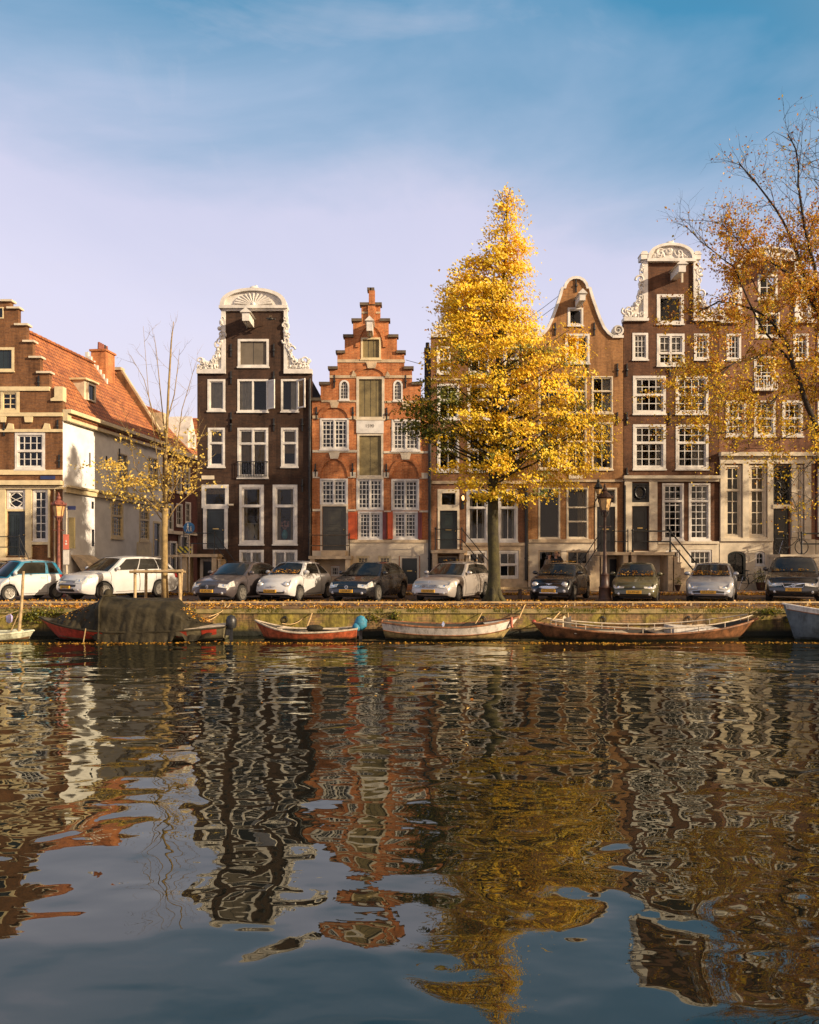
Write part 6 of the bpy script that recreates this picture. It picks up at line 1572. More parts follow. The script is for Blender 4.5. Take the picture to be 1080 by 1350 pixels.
car('parked_car', 'blue-silver hatchback with swept headlights and leaves along its windscreen', (11.5, 29.95), 25, PS2, 3.85, 1.64, 1.43, [(0, .58), (.12, .68), (.9, .89), (1.15, .93), (3.3, .97), (3.7, .96), (3.85, .86)], (1.08, 1.85, 3.2, 3.72, 1.43), wheels=.29, front='sweep', extra=grille('lion'), plate='42-TX-LK', wb=(.78, 3.22), spokes=9, rake=.26)
car('parked_car', 'large dark brown estate car with a chrome-framed trapezoid grille at the right edge', (14.75, 30.3), 26, PV, 4.63, 1.89, 1.66, [(0, .74), (.14, .88), (1.1, 1.04), (1.45, 1.08), (3.8, 1.10), (4.45, 1.08), (4.63, 1.0)], (1.35, 2.1, 4.1, 4.5, 1.66), wheels=.34, clear=.23, front='wide', extra=grille('volvo'), plate='50-JXD-5', wb=(.9, 3.68), spokes=8)
car('parked_car', 'dark slate car half hidden behind the tiny two-seat car at the left edge', (-18.2, 33.4), 30, carpaint('slate_car_paint', (0.05, 0.055, 0.07), .25, .3), 4.2, 1.76, 1.45, [(0, .64), (.12, .72), (.95, .90), (1.25, .94), (3.6, .98), (4.05, .97), (4.2, .88)], (1.12, 1.85, 3.5, 4.05, 1.45), front='sweep', extra=grille('plain'), plate='77-KB-ZD', wb=(.86, 3.45))
# leaves lying on bonnets and windscreens
rr = random.Random(71); V, Fc = [], []
def car_leaves(loc, ang, L, W, s0, s1, z0, z1, n, wf=.8):
    a = math.radians(ang); hx = Vector((-math.sin(a), -math.cos(a), 0)); sx = Vector((math.cos(a), -math.sin(a), 0))
    for k in range(n):
        t = rr.random() ** 1.5; s = lerp(s0, s1, t); q = rr.uniform(-1, 1) * W / 2 * wf
        c = Vector((loc[0], loc[1], lerp(z0, z1, t) + 0.045 + 0.03 * (1 - (2 * q / W) ** 2))) + hx * (L / 2 - s + 0.13 * (1 - (2 * q / W) ** 2)) + sx * q
        add_leaf(V, Fc, c, rr.uniform(.05, .09), rnorm(rr, 3), rr)
car_leaves((11.5, 29.95), 25, 3.85, 1.64, .98, 1.3, .93, 1.07, 160)
car_leaves((8.56, 29.7), 19, 3.8, 1.60, .95, 1.3, .92, 1.08, 160)
car_leaves((-4.43, 30.7), 21, 3.55, 1.63, .8, 1.1, .98, 1.12, 120)
car_leaves((5.91, 30.8), 24, 3.7, 1.68, 1.0, 1.2, .96, 1.06, 30)
car_leaves((5.91, 30.8), 24, 3.7, 1.68, 1.7, 3.0, 1.40, 1.41, 30, .6)
car_leaves((1.71, 30.5), 26, 4.5, 1.73, 2.3, 4.0, 1.45, 1.46, 25, .6)
car_leaves((14.75, 30.3), 26, 4.63, 1.89, .9, 1.5, 1.08, 1.14, 50)
leaf_obj('windscreen_leaves', V, Fc, 'leaf_litter', kind='stuff', label='loose fallen leaves scattered on bonnets and windscreens of the parked cars')
# ================================================================ BOATS
def hull_paint(name, c, rough=0.5, var=0.15, scale=4.0, coat=0.0):
    m = paint(name, c, rough, var, scale, coat=coat, bump=0.15); nt = m.node_tree
    p = [n for n in nt.nodes if n.type == 'BSDF_PRINCIPLED'][0]; old = p.inputs['Base Color'].links[0].from_socket
    tc = nd(nt, 'ShaderNodeTexCoord'); sx = nd(nt, 'ShaderNodeSeparateXYZ', {0: tc.outputs['Object']})
    n = nd(nt, 'ShaderNodeTexNoise', {'Vector': tc.outputs['Object'], 'Scale': 5.0, 'Detail': 6.0})
    k = nd(nt, 'ShaderNodeMath', {0: n.outputs[0], 1: 0.16, 2: sx.outputs[2]}, operation='MULTIPLY_ADD')
    f = ramp(nt, k.outputs[0], [(0.10, (1, 1, 1)), (0.19, (0, 0, 0))])
    col = mixc(nt, f, old, (0.035, 0.035, 0.015))
    vs_ = nd(nt, 'ShaderNodeVectorMath', {0: tc.outputs['Object'], 1: (6.0, 6.0, 0.8)}, operation='MULTIPLY')
    n3 = nd(nt, 'ShaderNodeTexNoise', {'Vector': vs_.outputs[0], 'Scale': 1.0, 'Detail': 6.0, 'Roughness': 0.75})
    f3 = ramp(nt, n3.outputs[0], [(0.36, (0.45, 0.42, 0.38)), (0.5, (1, 1, 1)), (0.75, (1.15, 1.12, 1.05))])
    col = mixc(nt, 0.8, col, f3, 'MULTIPLY'); nt.links.new(col, p.inputs['Base Color']); return m
M['red_hull'] = hull_paint('red_hull_paint', (0.52, 0.065, 0.035), 0.45, 0.2, 4.0, coat=0.2)
M['orange_hull'] = hull_paint('worn_red_hull', (0.50, 0.11, 0.04), 0.6, 0.3, 6.0)
M['white_hull'] = hull_paint('white_hull_paint', (0.72, 0.66, 0.58), 0.45, 0.12, 4.0)
M['yellow_hull'] = hull_paint('yellowed_hull', (0.40, 0.29, 0.12), 0.6, 0.3, 5.0)
M['wood_hull'] = hull_paint('weathered_varnish', (0.24, 0.10, 0.038), 0.6, 0.4, 4.0)
M['grey_hull'] = hull_paint('blue_grey_hull', (0.13, 0.16, 0.18), 0.5, 0.15, 3.0)
M['pale_hull'] = hull_paint('pale_green_hull', (0.55, 0.55, 0.40), 0.5, 0.2, 5.0)
M['dark_in'] = paint('dark_bilge', (0.03, 0.026, 0.02), 0.8, 0.3, 6.0)
M['tarp'] = paint('dark_tarpaulin', (0.036, 0.029, 0.016), 0.7, 0.35, 2.0, bump=0.6, spec=0.2)
M['stern_grey'] = hull_paint('grey_green_hull', (0.20, 0.17, 0.10), 0.6, 0.25, 4.0)
M['rope'] = paint('tan_rope', (0.50, 0.34, 0.16), 0.9, 0.2, 9.0)
M['plank'] = paint('grey_plank', (0.46, 0.38, 0.28), 0.8, 0.25, 6.0)
M['blue_cover'] = paint('blue_motor_cover', (0.03, 0.19, 0.29), 0.6, 0.3, 7.0, bump=0.6)
M['motor'] = paint('black_motor', (0.02, 0.02, 0.022), 0.4, 0.2, 6.0)
def hull_fn(L, B, D, bow, stern, tr=0.0, rake=0.35, rake_s=0.1, rocker=0.12, full=2.2):
    """returns S(t, a): t -1 stern..1 bow, a 0 keel..1 gunwale, for the +y side"""
    def S(t, a, ins=0.0):
        if t >= 0: w = (1 - t ** full)
        else: w = tr + (1 - tr) * (1 - (-t) ** full)
        zs = D + bow * max(0, t) ** 2 + stern * max(0, -t) ** 2
        zk = -0.18 + rocker * abs(t) ** 3
        z = lerp(zk, zs, a)
        y = max(0.0, B / 2 * w ** 0.85 * (0.55 + 0.45 * a) * min(1, (a * 2.6) ** 0.6) - ins)
        x = t * L / 2 + (rake * (a - 1) * max(0, t) ** 4) - (rake_s * (a - 1) * max(0, -t) ** 4)
        return Vector((x, y, z))
    return S
def make_hull(t, S, mat, gun, L, nst=28, strake=None, floor='dark_in', floor_z=0.02, inner=None, th=0.05):
    ts = [-1 + 2 * i / nst for i in range(nst + 1)]
    As = [0, .12, .25, .4, .55, .7, .85, 1.0]
    mb = MB()
    for q in (1, -1):
        vs = [Vector((p.x, p.y * q, p.z)) for p in (S(tt, a) for tt in ts for a in As)]
        m = len(As); mb.add(vs, [[i * m + j, (i + 1) * m + j, (i + 1) * m + j + 1, i * m + j + 1] for i in range(nst) for j in range(m - 1)])
    mb.add([Vector((p.x, p.y * q, p.z)) for a in As for q in (1, -1) for p in (S(-1, a),)], [[2 * j, 2 * j + 1, 2 * j + 3, 2 * j + 2] for j in range(len(As) - 1)])
    h = mb.build('hull', mat, t, smooth=40, weld=True)
    mi = MB()
    for q in (1, -1):
        Ai = [.25, .5, .75, 1.0]
        vs = [Vector((p.x * 0.985, p.y * q, p.z + 0.01)) for p in (S(tt, a, th) for tt in ts for a in Ai)]
        mi.add(vs, [[i * 4 + j, (i + 1) * 4 + j, (i + 1) * 4 + j + 1, i * 4 + j + 1] for i in range(nst) for j in range(3)])
    fl = [(S(tt, .45, th)) for tt in ts]
    mi.add([Vector((p.x * 0.98, p.y * q, floor_z)) for p in fl for q in (1, -1)], [[2 * i, 2 * i + 1, 2 * i + 3, 2 * i + 2] for i in range(nst)])
    mi.build('inner_hull', inner or floor, t, smooth=40)
    gm = MB()
    for q in (1, -1): gm.tube([Vector((p.x, p.y * q, p.z + 0.012)) for p in (S(tt, 1.0, 0.015) for tt in ts)], 0.032, 6)
    gm.tube([Vector((p.x, p.y * q, p.z + 0.012)) for p in (S(-1, 1.0),) for q in (1, -1)], 0.03, 6)
    gm.build('gunwale', gun, t, smooth=50)
    if strake:
        a0, a1, sm = strake
        for q in (1, -1): MB().grid(lambda i, j: Vector((0, 0.008 * q, 0)) + (lambda p: Vector((p.x, p.y * q, p.z)))(S(lerp(-1, .985, i), lerp(a0, a1, j))), 30, 2).build('strake', sm, t, smooth=180, recalc=False)
        rb = MB()
        for q in (1, -1): rb.tube([(lambda p: Vector((p.x, p.y * q + .012 * q, p.z)))(S(lerp(-1, .98, i / 30), a0)) for i in range(31)], 0.018, 5)
        rb.build('rubbing_strip', 'wood_hull', t, smooth=50)
    return h
def thwart(t, S, tt, w, z, mat):
    p = S(tt, 0.8, 0.05); MB().box(p.x - w / 2, p.x + w / 2, -p.y, p.y, z, z + 0.035).build('thwart', mat, t)
def outboard(t, x, z, cover, s=1.0, y=0.0):
    mb = MB().lathe([(0.02, 0.34 * s), (0.12 * s, 0.30 * s), (0.17 * s, 0.18 * s), (0.17 * s, 0.02), (0.13 * s, -0.08)], (x, y, z), 10)
    o = mb.build('outboard_motor', cover, t, smooth=50)
    MB().box(x - 0.05, x + 0.05, y - 0.035, y + 0.035, z - 0.75, z - 0.05).box(x + 0.03, x + 0.16, y - 0.08, y + 0.08, z - 0.3, z - 0.08).build('motor_leg', 'motor', o)
    return o
BD = 25.05
def boat_at(pxc, D=BD): return ((pxc - 540) * D / 1040, D, WZ)

# white dinghy (bow to the right)
t = thing('rowing_boat', 'white rowing boat with a yellowed lower hull and raised bow on the right', 'boat', boat_at(594), 0)
S = hull_fn(4.35, 1.55, 0.40, 0.28, 0.14, tr=0.55, rake=0.55, rake_s=.12, rocker=.16)
make_hull(t, S, 'yellow_hull', 'wood_hull', 4.35, strake=(.58, .97, 'white_hull'), inner='dark_in')
thwart(t, S, -.55, .5, .30, 'white_hull'); thwart(t, S, .02, .26, .28, 'plank'); thwart(t, S, .5, .2, .34, 'plank')
MB().prism([(-1.95, .34), (-1.35, .34), (-1.35, .48), (-1.95, .52)], -.45, -.4).build('stern_locker', 'white_hull', t)
mb = MB(); mb.add([S(tt, .99, .03) if q > 0 else Vector((S(tt, .99, .03).x, -S(tt, .99, .03).y, S(tt, .99, .03).z)) for tt in (.5, .62, .74, .86, .97) for q in (1, -1)], [[2 * i, 2 * i + 1, 2 * i + 3, 2 * i + 2] for i in range(4)])
mb.build('foredeck', 'white_hull', t)
for y in (-.3, .25): MB().tube([(-.25, y, .40), (-.2, y, .52)], .03, 6).build('oarlock', 'chrome', t)
MB().tube([(1.9, -.25, .7), (1.9, -.28, .45), (1.92, -.28, .38)], .045, 6).build('fender', 'orange_hull', t)

# small red boat, bow left
t = thing('rowing_boat', 'small red rowing boat with a dark inside and a blue-covered outboard motor', 'boat', boat_at(404, 25.0), math.pi)
S = hull_fn(3.25, 1.35, 0.235, 0.34, 0.10, tr=0.6, rake=0.35, rake_s=.05)
make_hull(t, S, 'orange_hull', 'plank', 3.25, inner='dark_in')
thwart(t, S, -.5, .28, .17, 'plank'); thwart(t, S, .1, .24, .17, 'plank')
MB().ball((-.25, -.1, .32), .3, .22, .12).build('folded_tarp', 'tarp', t, smooth=180)
MB().tube([(-1.3, -.2, .28), (.9, .15, .36)], .025, 6).build('oar', 'plank', t)
om = outboard(t, -1.72, .40, 'blue_cover', 1.0)
MB().ball((-1.72, .0, .46), .21, .22, .20, 12, 9).ball((-1.6, .1, .38), .14, .15, .14).ball((-1.82, -.08, .55), .11, .13, .10).build('cover_bulge', 'blue_cover', om, smooth=180)
MB().box(.72, .9, .26, .30, .25, .34).build('registration_sticker', 'white_hull', t)

# long wooden barge
t = thing('wooden_barge', 'long low weathered wooden barge with pale metal side rails, bow pointing right', 'boat', boat_at(851, 25.1), 0)
S = hull_fn(7.15, 1.75, 0.20, 0.42, 0.30, tr=0.12, rake=0.7, rake_s=.5, rocker=.1, full=3.0)
make_hull(t, S, 'wood_hull', 'wood_hull', 7.15, nst=34, inner='dark_in', floor_z=.06)
for q in (1, -1):
    mb = MB(); mb.tube([(lambda p: Vector((p.x, p.y * q, p.z + .19)))(S(lerp(-.86, .93, i / 24), 1, .05)) for i in range(25)], .02, 6)
    o = mb.build('side_rail', 'plank', t, smooth=60)
    for k in range(8):
        p = S(lerp(-.82, .88, k / 7), 1, .05); MB().tube([(p.x, p.y * q, p.z), (p.x, p.y * q, p.z + .19)], .016, 6).build('rail_post', 'plank', o)
thwart(t, S, -.6, .5, .2, 'plank'); thwart(t, S, -.28, .9, .15, 'plank'); thwart(t, S, .12, .3, .17, 'plank')
MB().prism([(.75, .15), (2.3, .28), (2.3, .34), (.75, .42)], -.5, .5).build('deck_cover', 'white_hull', t)
MB().tube([(.2, -.2, .3), (2.0, .25, .40)], .04, 6).tube([(.0, .1, .28), (1.6, .35, .38)], .035, 6).build('spar', 'plank', t)
MB().grid(lambda i, j: Vector((-2.55 + .28 * (i - .5), -.3 + .25 * math.sin(i * 3), .25 + .45 * j + .04 * math.sin(9 * i + 5 * j))), 6, 6).build('canvas_bundle', 'linen', t, smooth=180, recalc=False)
p = S(-1, 1); MB().ball((p.x + .03, 0, p.z + .03), .07).build('stern_lamp', 'red_hull', t, smooth=180)

# grey boat at right edge
t = thing('steel_launch', 'blue grey steel boat with a cream gunwale entering at the right edge', 'boat', boat_at(1150, 24.7), math.pi)
S = hull_fn(5.6, 2.0, 0.82, 0.30, 0.1, tr=0.7, rake=0.42, rake_s=.1, rocker=.05, full=2.6)
make_hull(t, S, 'grey_hull', 'white_hull', 5.6, strake=(.88, .99, 'white_hull'), inner='dark_in', floor_z=.1)
thwart(t, S, -.2, .5, .55, 'plank'); thwart(t, S, .4, .4, .6, 'plank')

# pale dinghy with a mast at left edge
t = thing('sailing_dinghy', 'pale green sailing dinghy with a bare leaning mast at the left edge', 'boat', boat_at(-8, 24.7), 0)
S = hull_fn(2.5, 1.3, 0.20, 0.08, 0.05, tr=0.5, rake=0.2)
make_hull(t, S, 'pale_hull', 'pale_hull', 2.5, inner='pale_hull', floor_z=.12, strake=(.3, .55, 'wood_hull'))
mb = MB(); mb.add([Vector((S(tt, 1, .02).x, S(tt, 1, .02).y * q, S(tt, 1, .02).z + .01)) for tt in [-.2 + .12 * i for i in range(10)] for q in (1, -1)], [[2 * i, 2 * i + 1, 2 * i + 3, 2 * i + 2] for i in range(9)]); mb.build('foredeck', 'pale_hull', t)
m0 = (at(25, 834, 24.6) - Vector(t.location)); m1 = at(31, 753, 24.6) - Vector(t.location)
mo = MB().tube([m0, m0.lerp(m1, .5) + Vector((.02, 0, 0)), m1], [.05, .045, .038], 8).build('mast', 'stake', t, smooth=50)
for e in (at(0, 815, 24.6), at(12, 838, 24.55)):
    MB().tube([m0.lerp(m1, .38), e - Vector(t.location)], .012, 4).build('stay', 'rope', mo)
MB().ball((.72, 0, .26), .22, .2, .09).build('mast_step', 'pale_hull', t, smooth=180)
c = at(12.5, 815, 24.9); fo_ = MB().lathe([(.02, -.16), (.09, -.1), (.1, .06), (.03, .14)], c, 10).build('fender', M.setdefault('lilac', paint('lilac_vinyl', (.42, .38, .62), .4)), None, smooth=60)
tagit(fo_, 'small lilac fender hanging against the quay wall at the left edge', 'fender')

# covered red boat
t = thing('covered_boat', 'red hulled boat with a grey stern deck under the big dark tarpaulin', 'boat', boat_at(177, 24.95), math.pi)
S = hull_fn(6.0, 1.9, 0.28, 0.40, 0.14, tr=0.72, rake=0.75, rake_s=.1, rocker=.12, full=2.6)
make_hull(t, S, 'stern_grey', 'tarp', 6.0, inner='dark_in')
for t0_, t1_ in ((.22, .985), (-.63, -.52), (-.93, -.78)):
    for q in (1, -1): MB().grid(lambda i, j: Vector((0, 0.008 * q, 0)) + (lambda p: Vector((p.x, p.y * q, p.z)))(S(lerp(t0_, t1_, i), lerp(.05, .96, j) if t0_ > 0 else lerp(.6, .96, j))), 24, 6).build('red_strake', 'red_hull', t, smooth=180, recalc=False)
mb = MB(); ys = [-1, -.5, 0, .5, 1]; sx_ = [-1 + .06 * i for i in range(10)]
mb.add([Vector((S(tt, 1).x, S(tt, 1, .03).y * q, S(tt, 1).z + .02 + .08 * (1 - q * q))) for tt in sx_ for q in ys], [[i * 5 + j, (i + 1) * 5 + j, (i + 1) * 5 + j + 1, i * 5 + j + 1] for i in range(9) for j in range(4)])
mb.build('stern_deck', 'plank', t, smooth=60)
outboard(t, -3.15, .45, 'motor', 1.0, .35)
lc = Vector(t.location)
# tarpaulin: bow cover and tent, draped in folds
prof_top = [(55, 819, 0.15), (75, 811, .45), (100, 801, .68), (125, 793, .85), (131, 791, .9), (134, 786.5, .9), (150, 789, .92), (180, 790, .95), (205, 791, .95), (224, 792.5, .95), (236, 801, .95), (250, 811, .93), (264, 819, .9), (282, 825, .86)]
prof_bot = [(55, 822), (75, 826), (100, 832), (122, 836), (128, 840), (135, 846), (160, 850), (222, 849), (232, 846), (236, 838), (246, 838), (250, 846), (266, 844), (282, 839)]
def tarp_pt(px, a):
    """a -1..1 across the boat"""
    D0 = 24.95; hw = interp([(p[0], p[2]) for p in prof_top], px)
    yt = interp([(p[0], p[1]) for p in prof_top], px); yb = interp(prof_bot, px)
    zt = at(px, yt, 24.7).z; zb = max(WZ - .02, at(px, yb, 24.95 - hw).z)
    e = abs(a); boxy = interp([(120, 0.0), (140, 1.0), (224, 1.0), (262, .1)], px)
    if boxy > .5: y = hw * (min(1, e / .55) * .92 + .08 * max(0, (e - .55) / .45)); k = 0 if e < .3 else ((e - .3) / .7)
    else: y = hw * e; k = e ** 1.7
    if boxy > .5 and .3 <= e < .55: k = k * .55
    elif boxy > .5 and e >= .55: k = lerp(.25 / .7 * .55 + .0, 1, ((e - .55) / .45))
    z = lerp(zt, zb, k)
    fold = noise.noise(Vector((px * .045, a * 1.6, 0))) * .07 + noise.noise(Vector((px * .16 + a * 2, a * 0.8, 4))) * .035 * e + abs(math.sin(px * .16 + a * 1.5)) * .03 * e
    x = (px - 540) * (D0 - .5) / 1040
    return Vector((x, D0 - math.copysign(y + fold, a) if a else D0, z + fold * .6))
def crease(p, px, a):
    c = abs(noise.noise(Vector((px * .07 + a * 3.5, px * .02 - a * 1.2, 9)))); d = abs(noise.noise(Vector((px * .03 - a * 4.2, a * 2.0 + px * .05, 2))))
    k = (-0.022 * max(0, .14 - c) / .14 - 0.02 * max(0, .12 - d) / .12) * interp([(0, .35), (.4, .5), (.8, 1.0)], abs(a))
    return p + Vector((0, -k if a > 0 else k, k * .6))
mb = MB().grid(lambda i, j: crease(tarp_pt(lerp(55, 282, i), 2 * j - 1), lerp(55, 282, i), 2 * j - 1), 150, 60)
tp_ = mb.build('tarpaulin', 'tarp', None, smooth=70, recalc=False)
tagit(tp_, 'sagging dark brown tarpaulin draped over the red boat at the left', 'tarpaulin')
lo = MB().tube([tarp_pt(137, a) + Vector((0, -.03 if a > 0 else .03, .03)) for a in [-.98 + .07 * k for k in range(29)]], .03, 5).build('tie_rope', 'tarp', tp_, smooth=60)
mb = MB().ball(tarp_pt(136, .05) + Vector((0, 0, .08)), .14, .2, .16); mb.build('knot', 'tarp', tp_, smooth=180)
rr = random.Random(77); V, Fc = [], []
for k in range(90):
    px = rr.uniform(238, 275); add_leaf(V, Fc, Vector(((px - 540) * 24.5 / 1040, 24.95 + rr.uniform(-.6, .2), at(px, interp([(238, 803), (262, 819), (275, 822)], px), 24.8).z + .05)), rr.uniform(.06, .1), rnorm(rr, 2), rr)
for k in range(60):
    px = rr.uniform(70, 128); a = rr.uniform(.1, .8); add_leaf(V, Fc, tarp_pt(px, a) + Vector((0, -.01, .02)), rr.uniform(.04, .09), rnorm(rr, 2), rr)
leaf_obj('stray_leaves', V, Fc, 'leaf_litter', kind='stuff', label='stray fallen leaves on the tarpaulin and stern of the covered boat')

# mooring ropes
def rope(label, a, b, sag=.06, r=.014, D=None):
    p, q = a, b; pts = [p.lerp(q, k / 8) + Vector((0, 0, -sag * math.sin(math.pi * k / 8))) for k in range(9)]
    o = MB().tube(pts, r, 5).build('mooring_rope', 'rope', None, smooth=60)
    tagit(o, label, 'rope', 'mooring ropes on the quay')
QE = lambda px: at(px, 798, QY + .38)
rope('taut mooring rope from the stern of the covered boat up to the quay rail', at(275, 813, 25.1), QE(303))
rope('second, lower rope beside the covered boat stern', at(272, 819, 25.3), QE(298), .1)
rope('slack rope hanging from the quay rail towards the bow of the small red boat', at(372, 822, 25.3), QE(414), .25)
rope('dark straight rope dropping from the rail into the middle of the small red boat', at(404, 829, 25.1), QE(415), .02, .02)
rope('rope from the rail to the stern of the white rowing boat', at(512, 818, 25.2), QE(481), .1)
rope('rope from the rail to the inside of the white rowing boat', at(627, 822, 25.2), QE(640), .04)
rope('rope at the pointed bow of the white rowing boat', at(684, 816, 25.0), QE(692), .0, .02)
rope('left one of the two steep ropes at the stern of the wooden barge', at(722, 824, 25.0), QE(746), .02, .018)
rope('right one of the two steep ropes at the stern of the wooden barge', at(751, 834, 24.9), QE(748), .0, .02)
rope('long slanting rope from the rail to the bow half of the wooden barge', at(958, 815, 25.2), QE(912), .15)
rope('pale rope hanging straight into the water at the side of the covered boat', at(113, 829, 24.0), at(109, 853, 24.2), .0, .018)

# ================================================================ STREET LAMPS
def street_lamp(label, loc, hgt, col):
    t = thing('street_lamp', label, 'street lamp', loc, group='lantern street lamps'); 
    k = hgt / 4.3
    MB().lathe([(.30, 0), (.30, .06), (.23, .12), (.21, .5), (.23, .54), (.16, .62), (.13, .95), (.15, 1.0), (.085, 1.08), (.07, 1.6), (.075, 1.62), (.055, 1.9), (.05, 3.18), (.07, 3.22), (.05, 3.3)], (0, 0, 0), 12).build('post', col, t, smooth=40)
    MB().tube([(-.2, 0, 2.75), (.2, 0, 2.75)], .018, 6).ball((-.2, 0, 2.75), .03).ball((.2, 0, 2.75), .03).build('ladder_bar', col, t)
    br = MB()
    for s in (1, -1): br.tube([(0, 0, 3.05), (s * .1, 0, 3.15), (s * .14, 0, 3.3)], .016, 5).tube([(0, s * .0, 3.05), (0, s * .1, 3.15), (0, s * .14, 3.3)], .016, 5)
    br.build('bracket', col, t)
    MB().lathe([(.13, 3.3), (.15, 3.33), (.245, 3.78)], (0, 0, 0), 6, sq=True).build('lantern_glass', 'lamp_glass', t)
    fr = MB().lathe([(.16, 3.27), (.165, 3.335)], (0, 0, 0), 6, sq=True)
    for i in range(6):
        an = 2 * math.pi * (i + .5) / 6; fr.tube([(.158 * math.cos(an), .158 * math.sin(an), 3.33), (.255 * math.cos(an), .255 * math.sin(an), 3.80)], .014, 4)
    fr.build('lantern_frame', col, t)
    cp = MB().lathe([(.27, 3.76), (.30, 3.80), (.27, 3.83), (.2, 3.93), (.1, 4.0), (.07, 4.02), (.1, 4.06), (.085, 4.12), (.04, 4.18), (.05, 4.22), (.012, 4.32)], (0, 0, 0), 12).build('lantern_cap', col, t, smooth=35)
    for i in range(6):
        an = 2 * math.pi * (i + .5) / 6; MB().lathe([(.02, 0), (.028, .05), (.004, .11)], (.285 * math.cos(an), .285 * math.sin(an), 3.80), 6).build('crown_spike', col, cp)
    return t
M['lamp_brown'] = paint('brown_black_lamp_paint', (0.05, 0.022, 0.014), 0.5, 0.3, 6)
street_lamp('dark brown cast-iron street lamp between the small black car and the olive car', ((797.5 - 540) * 28.6 / 1040, 28.6, 0), 4.3, 'lamp_brown')
l2 = street_lamp('rust red cast-iron street lamp with a glass lantern in front of the white side wall', ((77.5 - 540) * 32.6 / 1040, 32.6, 0), 4.3, 'red_stone')
# sign post by the red lamp
sp0 = at(88, 760, 33.0); sp0.z = 0
t = thing('sign_post', 'pale pole with a red and a white panel beside the rust red street lamp', 'sign', sp0)
MB().tube([(0, 0, 0), (0, 0, 3.2)], .035, 8).build('pole', 'ivory', t)
M['sign_red'] = paint('faded_red_sign', (.60, .16, .10), .5, .1, 5)
p1 = MB().box(-.12, .12, -.06, -.035, at(0, 748, 33).z + .75, at(0, 748, 33).z + 1.38).build('red_panel', 'sign_red', t)
MB().lathe([(.04, 0), (.05, .012)], (0, -.066, at(0, 748, 33).z + .98), 12, axis='y').ball((0, -.066, at(0, 748, 33).z + 1.09), .035, .01, .035).build('white_symbol', 'white', p1)
MB().box(-.12, .12, -.06, -.035, at(0, 748, 33).z + .12, at(0, 748, 33).z + .72).build('white_panel', 'white', t)
for x in (.22,):
    MB().box(x - .12, x + .12, -.05, .05, 2.0, 3.3).build('side_case', 'shutter', t)
sn = MB().box(.05, .38, -.03, 0, 3.62, 3.78).build('name_plate', 'sign_navy', t)
MB().tube([(0, 0, 3.2), (.0, 0, 3.7)], .03, 6).build('upper_pole', 'ivory', t)
# blue pedestrian sign
c = at(249.5, 696, 35.0)
t = thing('pedestrian_sign', 'round blue sign with white walking adult and child, left of the dark brown house', 'sign', (c.x, c.y, 0))
MB().tube([(0, .03, 0), (0, .03, c.z + .1)], .03, 8).build('pole', 'plank', t)
M['sign_blue'] = paint('blue_sign', (.012, .10, .24), .35, .08, 5)
dsc = MB().lathe([(.25, -.02), (.25, .015)], (0, -.01, c.z), 28, axis='y').build('disc', 'sign_blue', t, smooth=40)
MB().lathe([(.235, -.028), (.252, -.028), (.252, -.016), (.235, -.016)], (0, -.01, c.z), 28, axis='y').build('disc_rim', 'white', dsc) if False else None
mb = MB()
def walker(x, z, s):
    y = -.04
    mb.ball((x, y, z + .15 * s), .032 * s, .006, .034 * s).tube([(x, y, z + .10 * s), (x, y, z - .02 * s)], .032 * s, 6)
    mb.tube([(x, y, z - .01 * s), (x - .035 * s, y, z - .08 * s), (x - .055 * s, y, z - .17 * s)], .019 * s, 5).tube([(x, y, z - .01 * s), (x + .03 * s, y, z - .08 * s), (x + .05 * s, y, z - .17 * s)], .019 * s, 5)
    mb.tube([(x, y, z + .09 * s), (x - .05 * s, y, z + .02 * s)], .014 * s, 5).tube([(x, y, z + .09 * s), (x + .055 * s, y, z + .02 * s)], .014 * s, 5)
walker(-.05, c.z + .01, 1.0); walker(.085, c.z - .045, .65)
mb.build('walking_figures', 'white', dsc)
# yellow and black striped board on the landing
M['hazard'] = None
m, nt, out = new_mat('yellow_black_stripes'); tc = nd(nt, 'ShaderNodeTexCoord'); w_ = nd(nt, 'ShaderNodeTexWave', {'Vector': tc.outputs['Object'], 'Scale': 2.6, 'Distortion': 1.5}, wave_type='BANDS', bands_direction='DIAGONAL')
col = ramp(nt, w_.outputs[1], [(.42, (.02, .02, .02)), (.5, (.62, .50, .04))]); p = nd(nt, 'ShaderNodeBsdfPrincipled', {'Base Color': col, 'Roughness': .5}); nt.links.new(p.outputs[0], out.inputs[0]); M['hazard'] = m
c = at(243.5, 724.5, 36.2)
t = thing('striped_board', 'yellow and black striped board standing on a ledge under the blue round sign', 'barrier board', (c.x, c.y, fz(731)))
MB().box(-.36, .36, -.03, .03, .08, .36).build('board', 'hazard', t)
for x in (-.36, .33): MB().box(x, x + .04, -.08, .08, -.02, .5).build('end_frame', 'plank', t)
MB().box(fx(232) - c.x, fx(252) - c.x, -.5, .3, -.12, -.02).build('ledge', 'stone', t)

# bench right of the linden
c = at(676, 766, 30.2)
t = thing('bench', 'plain timber bench plank on dark legs right of the yellow tree trunk', 'bench', (c.x, c.y, 0))
MB().box(-.85, .75, -.2, .2, .42, .49).build('seat', 'stake', t)
for x in (-.6, .28): MB().box(x - .05, x + .05, -.15, .15, 0, .418).build('leg', 'lamp_brown', t)

